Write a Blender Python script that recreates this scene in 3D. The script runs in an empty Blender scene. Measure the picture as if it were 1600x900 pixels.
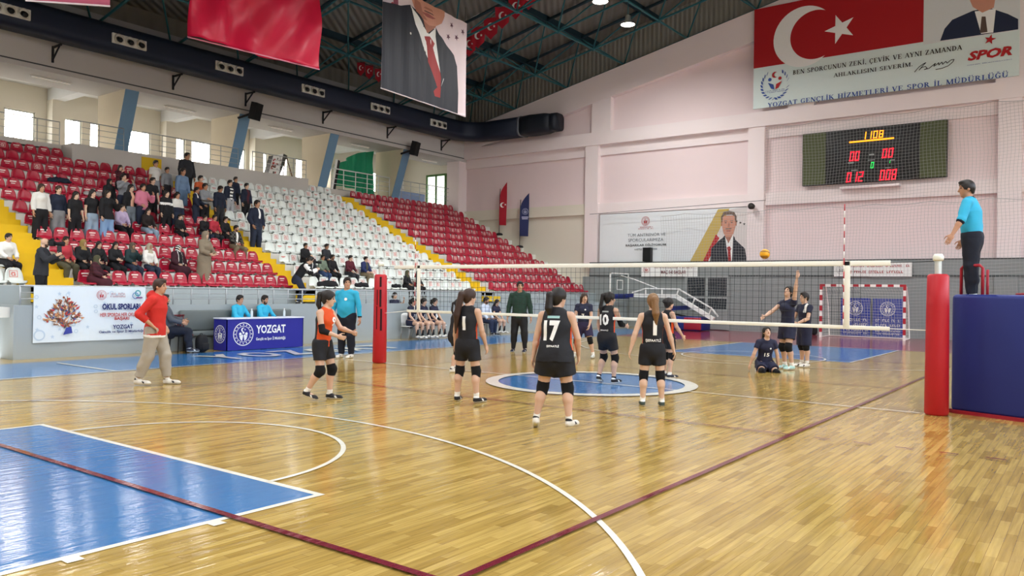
import bpy, bmesh, math, random
import numpy as np
from mathutils import Vector, Matrix
from mathutils.geometry import tessellate_polygon
random.seed(7)
scene = bpy.context.scene
COL = scene.collection
R = math.radians

# ---------------------------------------------------------------- camera
CAM = np.array([-12.328, -7.382, 1.629]); YAW, PIT, ROL, FPX = 0.640, 0.004, 0.015, 1238.6
_fw = np.array([math.cos(PIT)*math.cos(YAW), math.cos(PIT)*math.sin(YAW), math.sin(PIT)])
_r0 = np.array([math.sin(YAW), -math.cos(YAW), 0.0]); _u0 = np.cross(_r0, _fw)
_r = math.cos(ROL)*_r0 + math.sin(ROL)*_u0
_u = -math.sin(ROL)*_r0 + math.cos(ROL)*_u0
cam_data = bpy.data.cameras.new('camera'); cam = bpy.data.objects.new('camera', cam_data); COL.objects.link(cam)
cam.matrix_world = Matrix(((_r[0], _u[0], -_fw[0], CAM[0]), (_r[1], _u[1], -_fw[1], CAM[1]), (_r[2], _u[2], -_fw[2], CAM[2]), (0, 0, 0, 1)))
cam_data.sensor_width = 36; cam_data.lens = FPX/1600*36; cam_data.clip_start = 0.05; cam_data.clip_end = 300
scene.camera = cam

def P(x, y, ax, val):
    """point on the plane axis=val seen at pixel x, y of the 1600x900 photograph"""
    d = _fw + _r*((x-800)/FPX) + _u*((450-y)/FPX)
    t = (val-CAM[ax])/d[ax]
    return Vector(CAM + t*d)

# ---------------------------------------------------------------- view, world, lamps
scene.view_settings.view_transform = 'Standard'; scene.view_settings.look = 'None'
scene.view_settings.gamma = 1.0; scene.view_settings.use_curve_mapping = False
scene.view_settings.exposure = -0.5
scene.cycles.use_denoising = True
scene.cycles.max_bounces = 7; scene.cycles.diffuse_bounces = 4; scene.cycles.glossy_bounces = 3; scene.cycles.transparent_max_bounces = 24
scene.cycles.sample_clamp_indirect = 6.0; scene.cycles.caustics_reflective = False; scene.cycles.caustics_refractive = False
w = bpy.data.worlds.new('daylight'); scene.world = w; w.use_nodes = True
_nt = w.node_tree; _bg = _nt.nodes['Background']
_sky = _nt.nodes.new('ShaderNodeTexSky'); _sky.sky_type = 'NISHITA'; _sky.sun_disc = False; _sky.sun_elevation = R(40); _sky.dust_density = 6.0
_mixw = _nt.nodes.new('ShaderNodeMixRGB'); _mixw.inputs[0].default_value = 0.8; _mixw.inputs[2].default_value = (1.0, 0.985, 0.97, 1)
_nt.links.new(_sky.outputs[0], _mixw.inputs[1]); _nt.links.new(_mixw.outputs[0], _bg.inputs[0])
_bg.inputs[1].default_value = 12.0
LAMP_W = 600.0

# ---------------------------------------------------------------- materials
def lin(c):
    if isinstance(c, str):
        c = tuple(int(c[i:i+2], 16)/255 for i in (0, 2, 4))
        return tuple(((v+0.055)/1.055)**2.4 if v > 0.04045 else v/12.92 for v in c)
    return c
_M = {}
def mat(name, col, rough=0.6, metal=0.0, noise=0.06, nscale=8.0, bump=0.0, bscale=40.0, emit=0.0, spec=0.4, coat=0.0):
    if name in _M: return _M[name]
    m = bpy.data.materials.new(name); m.use_nodes = True; nt = m.node_tree; b = nt.nodes['Principled BSDF']
    c = lin(col)
    b.inputs['Roughness'].default_value = rough; b.inputs['Metallic'].default_value = metal
    b.inputs['Specular IOR Level'].default_value = spec; b.inputs['Coat Weight'].default_value = coat
    tc = nt.nodes.new('ShaderNodeTexCoord')
    n = nt.nodes.new('ShaderNodeTexNoise'); n.inputs['Scale'].default_value = nscale; n.inputs['Detail'].default_value = 3
    mx = nt.nodes.new('ShaderNodeMixRGB')
    mx.inputs[1].default_value = (*[max(0, v*(1-noise)) for v in c], 1); mx.inputs[2].default_value = (*[min(1, v*(1+noise)) for v in c], 1)
    nt.links.new(tc.outputs['Object'], n.inputs['Vector']); nt.links.new(n.outputs[0], mx.inputs[0]); nt.links.new(mx.outputs[0], b.inputs['Base Color'])
    if emit:
        b.inputs['Emission Color'].default_value = (*c, 1); b.inputs['Emission Strength'].default_value = emit
    if bump:
        n2 = nt.nodes.new('ShaderNodeTexNoise'); n2.inputs['Scale'].default_value = bscale; n2.inputs['Detail'].default_value = 2
        bp = nt.nodes.new('ShaderNodeBump'); bp.inputs['Strength'].default_value = bump; bp.inputs['Distance'].default_value = 0.02
        nt.links.new(tc.outputs['Object'], n2.inputs['Vector']); nt.links.new(n2.outputs[0], bp.inputs['Height']); nt.links.new(bp.outputs[0], b.inputs['Normal'])
    _M[name] = m
    return m

def gloss_bump(nt, b, tc, strength=0.09):
    """slow waviness along the planks, so that reflections streak"""
    mp = nt.nodes.new('ShaderNodeMapping'); mp.inputs['Scale'].default_value = (1.2, 9.0, 1.0)
    n = nt.nodes.new('ShaderNodeTexNoise'); n.inputs['Scale'].default_value = 1.6; n.inputs['Detail'].default_value = 4
    bp = nt.nodes.new('ShaderNodeBump'); bp.inputs['Strength'].default_value = strength; bp.inputs['Distance'].default_value = 0.05
    nt.links.new(tc.outputs['Object'], mp.inputs[0]); nt.links.new(mp.outputs[0], n.inputs['Vector']); nt.links.new(n.outputs[0], bp.inputs['Height']); nt.links.new(bp.outputs[0], b.inputs['Normal'])

def wood_floor():
    m = bpy.data.materials.new('lacquered_parquet'); m.use_nodes = True; nt = m.node_tree; b = nt.nodes['Principled BSDF']
    tc = nt.nodes.new('ShaderNodeTexCoord')
    br = nt.nodes.new('ShaderNodeTexBrick'); br.inputs['Scale'].default_value = 1.0
    br.inputs['Brick Width'].default_value = 0.5; br.inputs['Row Height'].default_value = 0.068; br.inputs['Mortar Size'].default_value = 0.0012
    br.inputs['Color1'].default_value = (*lin('ccb066'), 1); br.inputs['Color2'].default_value = (*lin('aa8d48'), 1); br.inputs['Mortar'].default_value = (*lin('86683a'), 1)
    br.offset = 0.37; br.offset_frequency = 2; br.squash = 1.4; br.squash_frequency = 3
    mp = nt.nodes.new('ShaderNodeMapping'); mp.inputs['Scale'].default_value = (1.5, 26, 1)
    n = nt.nodes.new('ShaderNodeTexNoise'); n.inputs['Scale'].default_value = 1.3; n.inputs['Detail'].default_value = 5
    rp = nt.nodes.new('ShaderNodeValToRGB'); rp.color_ramp.elements[0].position = .3; rp.color_ramp.elements[1].position = .75
    rp.color_ramp.elements[0].color = (.72, .70, .66, 1); rp.color_ramp.elements[1].color = (1.1, 1.09, 1.06, 1)
    n3 = nt.nodes.new('ShaderNodeTexNoise'); n3.inputs['Scale'].default_value = 0.9; n3.inputs['Detail'].default_value = 3
    rp3 = nt.nodes.new('ShaderNodeValToRGB'); rp3.color_ramp.elements[0].color = (.84, .84, .86, 1); rp3.color_ramp.elements[1].color = (1.08, 1.07, 1.04, 1)
    m1 = nt.nodes.new('ShaderNodeMixRGB'); m1.blend_type = 'MULTIPLY'; m1.inputs[0].default_value = 1
    m2 = nt.nodes.new('ShaderNodeMixRGB'); m2.blend_type = 'MULTIPLY'; m2.inputs[0].default_value = 1
    L = nt.links.new
    L(tc.outputs['Object'], br.inputs['Vector']); L(tc.outputs['Object'], mp.inputs[0]); L(mp.outputs[0], n.inputs['Vector']); L(n.outputs[0], rp.inputs[0])
    L(tc.outputs['Object'], n3.inputs['Vector']); L(n3.outputs[0], rp3.inputs[0])
    L(br.outputs[0], m1.inputs[1]); L(rp.outputs[0], m1.inputs[2]); L(m1.outputs[0], m2.inputs[1]); L(rp3.outputs[0], m2.inputs[2]); L(m2.outputs[0], b.inputs['Base Color'])
    b.inputs['Roughness'].default_value = 0.11; b.inputs['Specular IOR Level'].default_value = 0.5
    gloss_bump(nt, b, tc)
    return m

def floor_paint(name, col):
    m = mat(name, col, rough=0.11, noise=0.07, nscale=1.5, spec=0.5)
    nt = m.node_tree; b = nt.nodes['Principled BSDF']; tc = [n for n in nt.nodes if n.type == 'TEX_COORD'][0]
    gloss_bump(nt, b, tc)
    return m

def glass(name, tint=(1, 1, 1), fac=0.08):
    m = bpy.data.materials.new(name); m.use_nodes = True; nt = m.node_tree; nt.nodes.clear()
    o = nt.nodes.new('ShaderNodeOutputMaterial'); t = nt.nodes.new('ShaderNodeBsdfTransparent'); g = nt.nodes.new('ShaderNodeBsdfGlossy'); mx = nt.nodes.new('ShaderNodeMixShader')
    t.inputs[0].default_value = (*tint, 1); g.inputs['Roughness'].default_value = 0.05; mx.inputs[0].default_value = fac
    nt.links.new(t.outputs[0], mx.inputs[1]); nt.links.new(g.outputs[0], mx.inputs[2]); nt.links.new(mx.outputs[0], o.inputs[0])
    return m

# ---------------------------------------------------------------- mesh builder
class MB:
    def __init__(s): s.v = []; s.f = []; s.m = []; s.mi = 0; s.sm = []
    def add(s, vs, fs, mi=None, smooth=False):
        o = len(s.v); s.v += [tuple(v) for v in vs]
        s.f += [tuple(i+o for i in f) for f in fs]; s.m += [s.mi if mi is None else mi]*len(fs); s.sm += [smooth]*len(fs)
        return s
    def box(s, a, b, mi=None, M=None):
        (x0, y0, z0), (x1, y1, z1) = a, b
        x0, x1 = min(x0, x1), max(x0, x1); y0, y1 = min(y0, y1), max(y0, y1); z0, z1 = min(z0, z1), max(z0, z1)
        vs = [(x, y, z) for x in (x0, x1) for y in (y0, y1) for z in (z0, z1)]
        if M is not None: vs = [M @ Vector(v) for v in vs]
        return s.add(vs, [(0, 1, 3, 2), (4, 6, 7, 5), (0, 4, 5, 1), (2, 3, 7, 6), (0, 2, 6, 4), (1, 5, 7, 3)], mi)
    def bevbox(s, a, b, r, mi=None, M=None, seg=2):
        bm = bmesh.new(); bmesh.ops.create_cube(bm, size=1)
        c = [(a[i]+b[i])/2 for i in range(3)]; d = [abs(b[i]-a[i]) for i in range(3)]
        for v in bm.verts: v.co = Vector((c[0]+v.co.x*d[0], c[1]+v.co.y*d[1], c[2]+v.co.z*d[2]))
        bmesh.ops.bevel(bm, geom=bm.edges[:], offset=min(r, min(d)*.49), segments=seg, affect='EDGES', profile=.5)
        return s.bm(bm, mi, M, True)
    def bm(s, bm, mi=None, M=None, smooth=False):
        bm.verts.index_update(); vs = [(M @ v.co) if M is not None else v.co.copy() for v in bm.verts]
        s.add(vs, [[v.index for v in f.verts] for f in bm.faces], mi, smooth); bm.free(); return s
    def tube(s, pts, r, n=8, mi=None, cap=True, smooth=True):
        pts = [Vector(p) for p in pts]; rs = r if isinstance(r, (list, tuple)) else [r]*len(pts)
        vs = []; fs = []; prev = None
        for i, p in enumerate(pts):
            t = (pts[min(i+1, len(pts)-1)]-pts[max(i-1, 0)]).normalized()
            a = prev if prev is not None else (Vector((0, 0, 1)) if abs(t.z) < .9 else Vector((1, 0, 0)))
            u = (a - t*a.dot(t)).normalized(); v = t.cross(u); prev = u
            for k in range(n):
                an = 2*math.pi*k/n + (math.pi/4 if n == 4 else 0); vs.append(p + (u*math.cos(an)+v*math.sin(an))*rs[i])
        for i in range(len(pts)-1):
            for k in range(n): fs.append((i*n+k, i*n+(k+1) % n, (i+1)*n+(k+1) % n, (i+1)*n+k))
        if cap: fs += [tuple(range(n))[::-1], tuple(range((len(pts)-1)*n, len(pts)*n))]
        return s.add(vs, fs, mi, smooth and n > 4)
    def prism(s, poly, O, U, V, N, depth, mi=None):
        """extrude a 2D outline (u,v) by depth along N"""
        O, U, V, N = Vector(O), Vector(U), Vector(V), Vector(N); n = len(poly)
        a = [O+U*p[0]+V*p[1] for p in poly]; b = [p+N*depth for p in a]
        return s.add(a+b, [tuple(range(n))[::-1], tuple(range(n, 2*n))]+[(i, (i+1) % n, n+(i+1) % n, n+i) for i in range(n)], mi)
    def lathe(s, prof, c=(0, 0, 0), n=24, mi=None, M=None):
        vs = []; fs = []
        for r, z in prof:
            for k in range(n):
                v = Vector((c[0]+r*math.cos(2*math.pi*k/n), c[1]+r*math.sin(2*math.pi*k/n), c[2]+z)); vs.append(M @ v if M is not None else v)
        for i in range(len(prof)-1):
            for k in range(n): fs.append((i*n+k, i*n+(k+1) % n, (i+1)*n+(k+1) % n, (i+1)*n+k))
        fs += [tuple(range(n))[::-1], tuple(range((len(prof)-1)*n, len(prof)*n))]
        return s.add(vs, fs, mi, True)
    def sphere(s, c, r, mi=None, seg=16, scale=(1, 1, 1)):
        bm = bmesh.new(); bmesh.ops.create_uvsphere(bm, u_segments=seg, v_segments=seg//2+2, radius=1)
        for v in bm.verts: v.co = Vector((c[0]+v.co.x*r*scale[0], c[1]+v.co.y*r*scale[1], c[2]+v.co.z*r*scale[2]))
        return s.bm(bm, mi, None, True)
    def build(s, name, mats, parent=None, loc=None):
        me = bpy.data.meshes.new(name); me.from_pydata([tuple(v) for v in s.v], [], s.f)
        for m in (mats if isinstance(mats, (list, tuple)) else [mats]): me.materials.append(m)
        if s.f:
            me.polygons.foreach_set('material_index', s.m); me.polygons.foreach_set('use_smooth', s.sm)
        me.update()
        o = bpy.data.objects.new(name, me); COL.objects.link(o)
        if parent is not None: o.parent = parent
        if loc is not None: o.location = loc
        return o

def tag(o, label=None, cat=None, group=None, kind=None):
    if label: o['label'] = label
    if cat: o['category'] = cat
    if group: o['group'] = group
    if kind: o['kind'] = kind
    return o
def thing(name, label, cat, loc=(0, 0, 0), rz=0.0, group=None):
    o = bpy.data.objects.new(name, None); COL.objects.link(o); o.location = loc; o.rotation_euler = (0, 0, rz)
    o.empty_display_size = .2
    return tag(o, label, cat, group)
def struct(o): o['kind'] = 'structure'; return o
def copy_tree(o, parent=None):
    c = o.copy(); COL.objects.link(c)
    if parent is not None: c.parent = parent
    for ch in list(o.children): copy_tree(ch, c)
    return c

# ---- flat graphics: text and filled outlines as small meshes in (u, v)
def text2d(s, w=None, h=None, bold=0.0, align='L', spacing=1.0, shear=0.0):
    cu = bpy.data.curves.new('t', 'FONT'); cu.body = s; cu.size = 1.0; cu.offset = bold; cu.resolution_u = 2; cu.space_character = spacing; cu.shear = shear
    ob = bpy.data.objects.new('t', cu); COL.objects.link(ob)
    dg = bpy.context.evaluated_depsgraph_get(); me = ob.evaluated_get(dg).to_mesh()
    v = np.array([(p.co.x, p.co.y) for p in me.vertices]); f = [tuple(p.vertices) for p in me.polygons]
    ob.evaluated_get(dg).to_mesh_clear(); bpy.data.objects.remove(ob); bpy.data.curves.remove(cu)
    if len(v) == 0: return np.zeros((0, 2)), []
    lo, hi = v.min(0), v.max(0); v = v-lo; sz = hi-lo
    sc = [w/sz[0] if w else None, h/sz[1] if h else None]
    if sc[0] is None: sc[0] = sc[1]
    if sc[1] is None: sc[1] = sc[0]
    v = v*np.array(sc)
    if align == 'C': v = v-np.array([v[:, 0].max()/2, v[:, 1].max()/2])
    return v, f
def poly2d(loops):
    """fill outlines; later loops cut holes"""
    L3 = [[Vector((p[0], p[1], 0)) for p in l] for l in loops]
    fs = tessellate_polygon(L3); v = np.array([(p.x, p.y) for l in L3 for p in l])
    out = []
    for f in fs:
        a, b, c = v[f[0]], v[f[1]], v[f[2]]
        ar = (b[0]-a[0])*(c[1]-a[1])-(b[1]-a[1])*(c[0]-a[0])
        out.append(tuple(f) if ar > 0 else tuple(f[::-1]))
    return v, out
def disc(cx, cy, r, n=32, a0=0, a1=360): return [(cx+r*math.cos(R(a0+(a1-a0)*i/n)), cy+r*math.sin(R(a0+(a1-a0)*i/n))) for i in range(n if a1-a0 == 360 else n+1)]
def ring2d(cx, cy, r0, r1, n=40): return poly2d([disc(cx, cy, r1, n), disc(cx, cy, r0, n)])
def star(cx, cy, r, rot=90, k=.4, n=5): return [(cx+(r if i % 2 == 0 else r*k)*math.cos(R(rot+180/n*i)), cy+(r if i % 2 == 0 else r*k)*math.sin(R(rot+180/n*i))) for i in range(2*n)]
def crescent(cx, cy, r, rin, off, n=40):
    """outline of a crescent opening to +u"""
    d = off; x = (d*d+r*r-rin*rin)/(2*d); y = math.sqrt(max(r*r-x*x, 1e-6))
    a = math.degrees(math.atan2(y, x)); b = math.degrees(math.atan2(y, x-d))
    out = [(cx+r*math.cos(R(t)), cy+r*math.sin(R(t))) for t in np.linspace(a, 360-a, n)]
    out += [(cx+d+rin*math.cos(R(t)), cy+rin*math.sin(R(t))) for t in np.linspace(360-b, b, n)]
    return out
class Graphic:
    """a stack of flat prints on one plane; each layer a little further out"""
    def __init__(s, O, U, V, fn=None, grid=0):
        s.O, s.U, s.V = Vector(O), Vector(U).normalized(), Vector(V).normalized(); s.N = s.U.cross(s.V).normalized()
        s.mb = MB(); s.mats = []; s.k = 0; s.fn = fn; s.grid = grid
    def mi(s, m):
        if m not in s.mats: s.mats.append(m)
        return s.mats.index(m)
    def put(s, vf, m, at=(0, 0), lift=None, step=True):
        v, f = vf
        if len(v) == 0: return s
        if step: s.k += 1
        d = (0.004+0.0016*s.k) if lift is None else lift
        v = np.asarray(v)+np.array(at)
        if s.grid:
            bm = bmesh.new(); bv = [bm.verts.new((p[0], p[1], 0)) for p in v]
            for q in f:
                try: bm.faces.new([bv[i] for i in q])
                except ValueError: pass
            for ax in (0, 1):
                lo, hi = v[:, ax].min(), v[:, ax].max(); t = math.ceil(lo/s.grid)*s.grid
                while t < hi:
                    n = Vector((1, 0, 0)) if ax == 0 else Vector((0, 1, 0))
                    bmesh.ops.bisect_plane(bm, geom=bm.verts[:]+bm.edges[:]+bm.faces[:], plane_co=n*t, plane_no=n); t += s.grid
            bm.verts.index_update(); v = np.array([(p.co.x, p.co.y) for p in bm.verts]); f = [[q.index for q in fa.verts] for fa in bm.faces]; bm.free()
        pts = []
        for p in v:
            z = s.fn(p[0], p[1]) if s.fn else 0
            pts.append(s.O+s.U*float(p[0])+s.V*float(p[1])+s.N*(d+z))
        s.mb.add(pts, f, s.mi(m)); return s
    def build(s, name, parent=None):
        o = s.mb.build(name, s.mats, parent); s.mb = MB(); s.mats = []; return o

ORD = 'first second third fourth fifth sixth seventh eighth ninth tenth eleventh twelfth thirteenth fourteenth fifteenth sixteenth seventeenth eighteenth nineteenth twentieth'.split()

# ================================================================ colours and surfaces
WOOD = wood_floor()
BLUE = floor_paint('blue_court_paint', '3c76b0'); REDZ = floor_paint('maroon_court_paint', '8e3a48')
WLINE = floor_paint('white_line_paint', 'e8e6da'); RLINE = floor_paint('dark_red_line_paint', '6e2230')
PINK = mat('pale_pink_wall_paint', 'e9d8d9', .85, noise=.03, nscale=.6, bump=.08, bscale=30)
PINK2 = mat('pale_pink_beam_paint', 'ebe0e0', .8, noise=.03, nscale=.6, bump=.06, bscale=30)
CREAM = mat('cream_wall_paint', 'dfdacb', .85, noise=.03, nscale=.5, bump=.06, bscale=30)
CREAMP = mat('cream_pillar_paint', 'e6dcc4', .8, noise=.04, nscale=1.5)
PBLUE = mat('slate_blue_pillar_paint', '6d92b0', .6, noise=.05, nscale=2)
GREYW = mat('grey_wall_paint', '8b9292', .75, noise=.06, nscale=.9, bump=.08, bscale=25)
GREYF = mat('grey_front_wall_paint', '9aa4a8', .7, noise=.04, nscale=.8, bump=.05, bscale=25)
BEAMG = mat('grey_white_beam_paint', 'c4c2bf', .8, noise=.04, nscale=.7)
CONC = mat('white_terrace_paint', 'dcdcd6', .75, noise=.06, nscale=1.2, bump=.08, bscale=20)
YELL = mat('yellow_stair_paint', 'dcb60a', .65, noise=.08, nscale=2.5)
CEILW = mat('white_gallery_ceiling', 'e2e4e4', .85, noise=.03)
STEELG = mat('grey_railing_steel', 'aab0b4', .45, .3, noise=.03)
STEELW = mat('white_railing_steel', 'dfe3e3', .45, noise=.03)
DKLINE = mat('dark_groove', '4a4f50', .8)
GREENF = mat('green_window_frame', '4f7a3c', .6); GREYFR = mat('grey_window_frame', 'a9aca4', .6)
TEAL = mat('teal_steel', '1f5a62', .45, .2, noise=.1); SHADETEAL = mat('shaded_roof_steel', '14313c', .6, .2)  # second steel is darkened to paint in the shade on purlins and rafters
GLASS = glass('clear_window_glass', (1, 1, 1), .05)

def deck_mat():
    m = mat('corrugated_roof_deck', '6f6f6a', .75, .0, noise=.12, nscale=.8); nt = m.node_tree; b = nt.nodes['Principled BSDF']
    tc = [n for n in nt.nodes if n.type == 'TEX_COORD'][0]
    mp = nt.nodes.new('ShaderNodeMapping'); mp.inputs['Rotation'].default_value = (0, 0, R(-32.6))
    wv = nt.nodes.new('ShaderNodeTexWave'); wv.bands_direction = 'Y'; wv.inputs['Scale'].default_value = 1.1; wv.inputs['Distortion'].default_value = 0
    bp = nt.nodes.new('ShaderNodeBump'); bp.inputs['Strength'].default_value = .9; bp.inputs['Distance'].default_value = .06
    nt.links.new(tc.outputs['Object'], mp.inputs[0]); nt.links.new(mp.outputs[0], wv.inputs['Vector']); nt.links.new(wv.outputs[0], bp.inputs['Height']); nt.links.new(bp.outputs[0], b.inputs['Normal'])
    return m
DECK = deck_mat()

XW = 22.5          # far wall recess plane
XF = 22.2          # face of its pilasters and beams
XB = -26.0         # wall behind the camera
YS = 27.0          # back wall of the gallery above the stand
YN = -18.0         # wall on the near side
def roof_z(y): return 15.33-.2095*abs(y)

# ================================================================ floor and its markings
struct(MB().box((XB, YN, -.2), (XW+.3, 11.9, 0)).build('floor', WOOD))
ZM = [0.0]
def marking(name, verts2, faces, m):
    ZM[0] += .0004
    mb = MB(); mb.add([(v[0], v[1], .001+ZM[0]) for v in verts2], faces); return struct(mb.build('floor_marking_'+name, m))
def rect(name, x0, x1, y0, y1, m): return marking(name, [(x0, y0), (x1, y0), (x1, y1), (x0, y1)], [(0, 1, 2, 3)], m)
def arc(name, cx, cy, r, a0, a1, wd, m, n=64):
    vs = []
    for i in range(n+1):
        a = R(a0+(a1-a0)*i/n); vs += [(cx+(r-wd/2)*math.cos(a), cy+(r-wd/2)*math.sin(a)), (cx+(r+wd/2)*math.cos(a), cy+(r+wd/2)*math.sin(a))]
    return marking(name, vs, [(2*i, 2*i+1, 2*i+3, 2*i+2) for i in range(n)], m)
rect('blue_side_band', XB, 19.7, 7.55, 10.4, BLUE)
rect('red_end_zone', 14.05, XF-.1, -9.5, 7.5, REDZ)
rect('near_lane', -14, -8.2, -2.45, 2.45, BLUE); rect('far_lane', 8.2, 14, -2.45, 2.45, BLUE)
v, f = poly2d([disc(0, 0, 1.7, 72)]); marking('centre_disc', v, f, BLUE)
LW = .05
for s, nm in ((-1, 'near'), (1, 'far')):
    rect(nm+'_free_throw_line', s*8.2-.03, s*8.2+.03, -2.48, 2.48, WLINE)
    for y in (-2.45, 2.45): rect(nm+'_lane_line', min(s*8.2, s*14), max(s*8.2, s*14), y-.03, y+.03, WLINE)
    for y in (-2.45, 2.45):
        for xx in (9.15, 10.1, 11.05): rect(nm+'_lane_tick', s*xx-.05, s*xx+.05, min(y, y*1.045), max(y, y*1.045), WLINE)
    arc(nm+'_free_throw_arc', s*8.2, 0, 1.8, 90 if s > 0 else -90, 270 if s > 0 else 90, LW, WLINE)
    arc(nm+'_three_point_line', s*12.425, 0, 6.75, 100 if s > 0 else -80, 260 if s > 0 else 80, LW, WLINE, 96)
arc('far_lane_arc', 8.2, 0, 1.8, -90, 90, LW, WLINE)
rect('side_line', XB, 14, 7.49, 7.55, WLINE); rect('end_line', 14, 14.06, -7.5, 7.55, WLINE)
rect('side_band_line', P(85, 567, 2, 0).x-.03, P(85, 567, 2, 0).x+.03, 7.55, 9.9, WLINE)
arc('centre_ring', 0, 0, 1.775, 0, 360, .23, WLINE, 96)
rect('centre_line', -.025, .025, -5.35, 7.5, WLINE)
for x in (-9, 9): rect('volleyball_end_line', x-.03, x+.03, -4.53, 4.53, RLINE)
for y in (-4.5, 4.5): rect('volleyball_side_line', -9, 9, y-(.028 if y < 0 else .02), y+(.028 if y < 0 else .02), RLINE)
for x in (-3, 3): rect('volleyball_attack_line', x-.022, x+.022, -4.5, 4.5, RLINE)
for i in range(5): rect('attack_line_dash', -3.02, -2.98, -4.5-.45-i*.42, -4.5-.27-i*.42, RLINE)
for i, ch in enumerate('YOZGAT'):
    v, f = text2d(ch, w=.86, h=1.3, bold=.03)
    marking('painted_letter', v+np.array([P(325, 557, 2, 0).x-.35+i*.98, 8.2]), f, WLINE)

# ================================================================ far wall with the scoreboard
g = MB()
ys = [YN, 0, 22.9]
DK = 1.75            # depth of the space frame between wall head and deck
def gable(mb, x0, x1, y0, y1, z0, top=lambda y: roof_z(y)+.02):
    pts = [(y0, z0), (y1, z0), (y1, top(y1))] + ([(0, top(0))] if y0 < 0 < y1 else []) + [(y0, top(y0))]
    mb.prism(pts, (x0, 0, 0), (0, 1, 0), (0, 0, 1), (1, 0, 0), x1-x0)
gable(g, XW, XW+.35, YN, 22.9, 3.0)
struct(g.build('wall_far', PINK))
struct(MB().box((XW-.02, 13.45, 0), (XW+.02, 22.9, 6.15)).build('wall_far_lower_panel', CREAM))
g = MB()
g.box((XF-.08, YN, 0), (XW+.35, 13.4, 3.1)); g.box((XF-.1, YN, 2.42), (XF-.07, 13.4, 2.5), 1); g.box((XF-.1, YN, 3.1), (XF+.1, 13.4, 3.14), 1)
for y in (13.0, 4.6, -4.9): g.box((XF-.16, y, 0), (XF, y+.75, 2.42), 0)
struct(g.build('wall_far_grey_wainscot', [GREYW, DKLINE]))
struct(MB().box((XF-.05, YN, 9.06), (XW+.1, 22.6, 9.7)).build('wall_far_main_beam', PINK2))
g = MB().prism([(YN, roof_z(YN)-1.4), (0, roof_z(0)-1.4), (22.6, roof_z(22.6)-1.3), (22.6, roof_z(22.6)), (0, roof_z(0)), (YN, roof_z(YN))], (XF, 0, 0), (0, 1, 0), (0, 0, 1), (1, 0, 0), .5)
for i_, v_ in enumerate(g.v): g.v[i_] = (v_[0]-.03, v_[1], v_[2])
struct(g.build('wall_far_raking_beam', PINK2))
for y in (13.05, 4.6, -4.95, -13.5):
    struct(MB().box((XF, y, 3.1), (XW+.1, y+.74, 9.1)).build('wall_far_pilaster', PINK2))
for y in (12.35, 2.5, -5.2): struct(MB().box((XF, y, 9.7), (XW+.1, y+1.1, roof_z(y)-.2)).build('wall_far_upper_pilaster', PINK2))
struct(MB().box((XF-.4, 21.9, 5.9), (XW+.1, 22.8, 9.1)).build('wall_far_corner_post', PINK2))
for y0, y1, m in ((13.79, 22.4, CREAM), (5.34, 13.05, PINK2), (-4.21, 4.6, PINK2), (-12.8, -4.95, PINK2)):
    struct(MB().box((XF+.12, y0, 5.58), (XW+.1, y1, 6.12)).build('wall_far_spandrel_band', m))
    struct(MB().box((XF+.2, y0, 8.55), (XW+.1, y1, 9.1)).build('wall_far_lintel', PINK2))
# double door in the grey wall
d = MB()
a, b = P(1072, 432, 0, XF-.17), P(1137, 502, 0, XF-.17); zt, zb = a.z, 0.02
yl, yr = a.y, b.y; xd = XF-.12
for y in (yl, (yl+yr)/2, yr): d.box((xd-.06, y-.06, zb), (xd, y+.06, zt))
for z in (zt, zt-.95, .9, zb+.06): d.box((xd-.055, yr, z-.05), (xd, yl, z+.05))
d.box((xd-.02, yr, zb), (xd, yl, .9), 0); dd = struct(d.build('door_1', mat('grey_door_frame', '979c9c', .6)))
struct(MB().box((xd-.03, yr, .9), (xd-.022, yl, zt)).build('door_pane', mat('dark_door_glass', '30363c', .15), dd))

# ================================================================ walls out of the picture, roof
g = MB(); gable(g, XB-.3, XB, YN, 22.9, 0, lambda y: roof_z(y)+DK+.1); struct(g.build('wall_back', PINK))
g = MB()
g.box((XB, YN-.3, 0), (XW+.3, YN, 5.6)); g.box((XB, YN-.3, 9.6), (XW+.3, YN, roof_z(YN)+DK+.1))
x = XB
while x < XW: g.box((x, YN-.3, 5.6), (x+.6, YN, 9.6)); x += 4.85
struct(g.build('wall_near', CREAM))
x = XB+.6; i = 20
while x < XW-4:
    wn = MB(); 
    for xx in (x, x+1.4, x+2.82, x+4.25-.06): wn.box((xx, YN-.2, 5.6), (xx+.06, YN-.1, 9.6))
    for zz in (5.6, 7.6, 9.54): wn.box((x, YN-.2, zz), (x+4.25, YN-.1, zz+.06))
    wo = struct(wn.build('window_%d' % i, GREYFR)); struct(MB().box((x, YN-.16, 5.6), (x+4.25, YN-.15, 9.6)).build('window_pane', GLASS, wo)); x += 4.85; i += 1
rf = MB()
for s in (1, -1):
    ye = 22.9 if s > 0 else -YN+.3
    rf.add([(XB-.3, 0, roof_z(0)+DK+.06), (XW+.35, 0, roof_z(0)+DK+.06), (XW+.35, s*ye, roof_z(ye)+DK+.06), (XB-.3, s*ye, roof_z(ye)+DK+.06),
            (XB-.3, 0, roof_z(0)+DK+.25), (XW+.35, 0, roof_z(0)+DK+.25), (XW+.35, s*ye, roof_z(ye)+DK+.25), (XB-.3, s*ye, roof_z(ye)+DK+.25)],
           [(0, 1, 2, 3) if s < 0 else (3, 2, 1, 0), (4, 5, 6, 7) if s > 0 else (7, 6, 5, 4), (0, 1, 5, 4), (2, 3, 7, 6), (0, 3, 7, 4), (1, 2, 6, 5)])
struct(rf.build('roof_deck', DECK))
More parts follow.
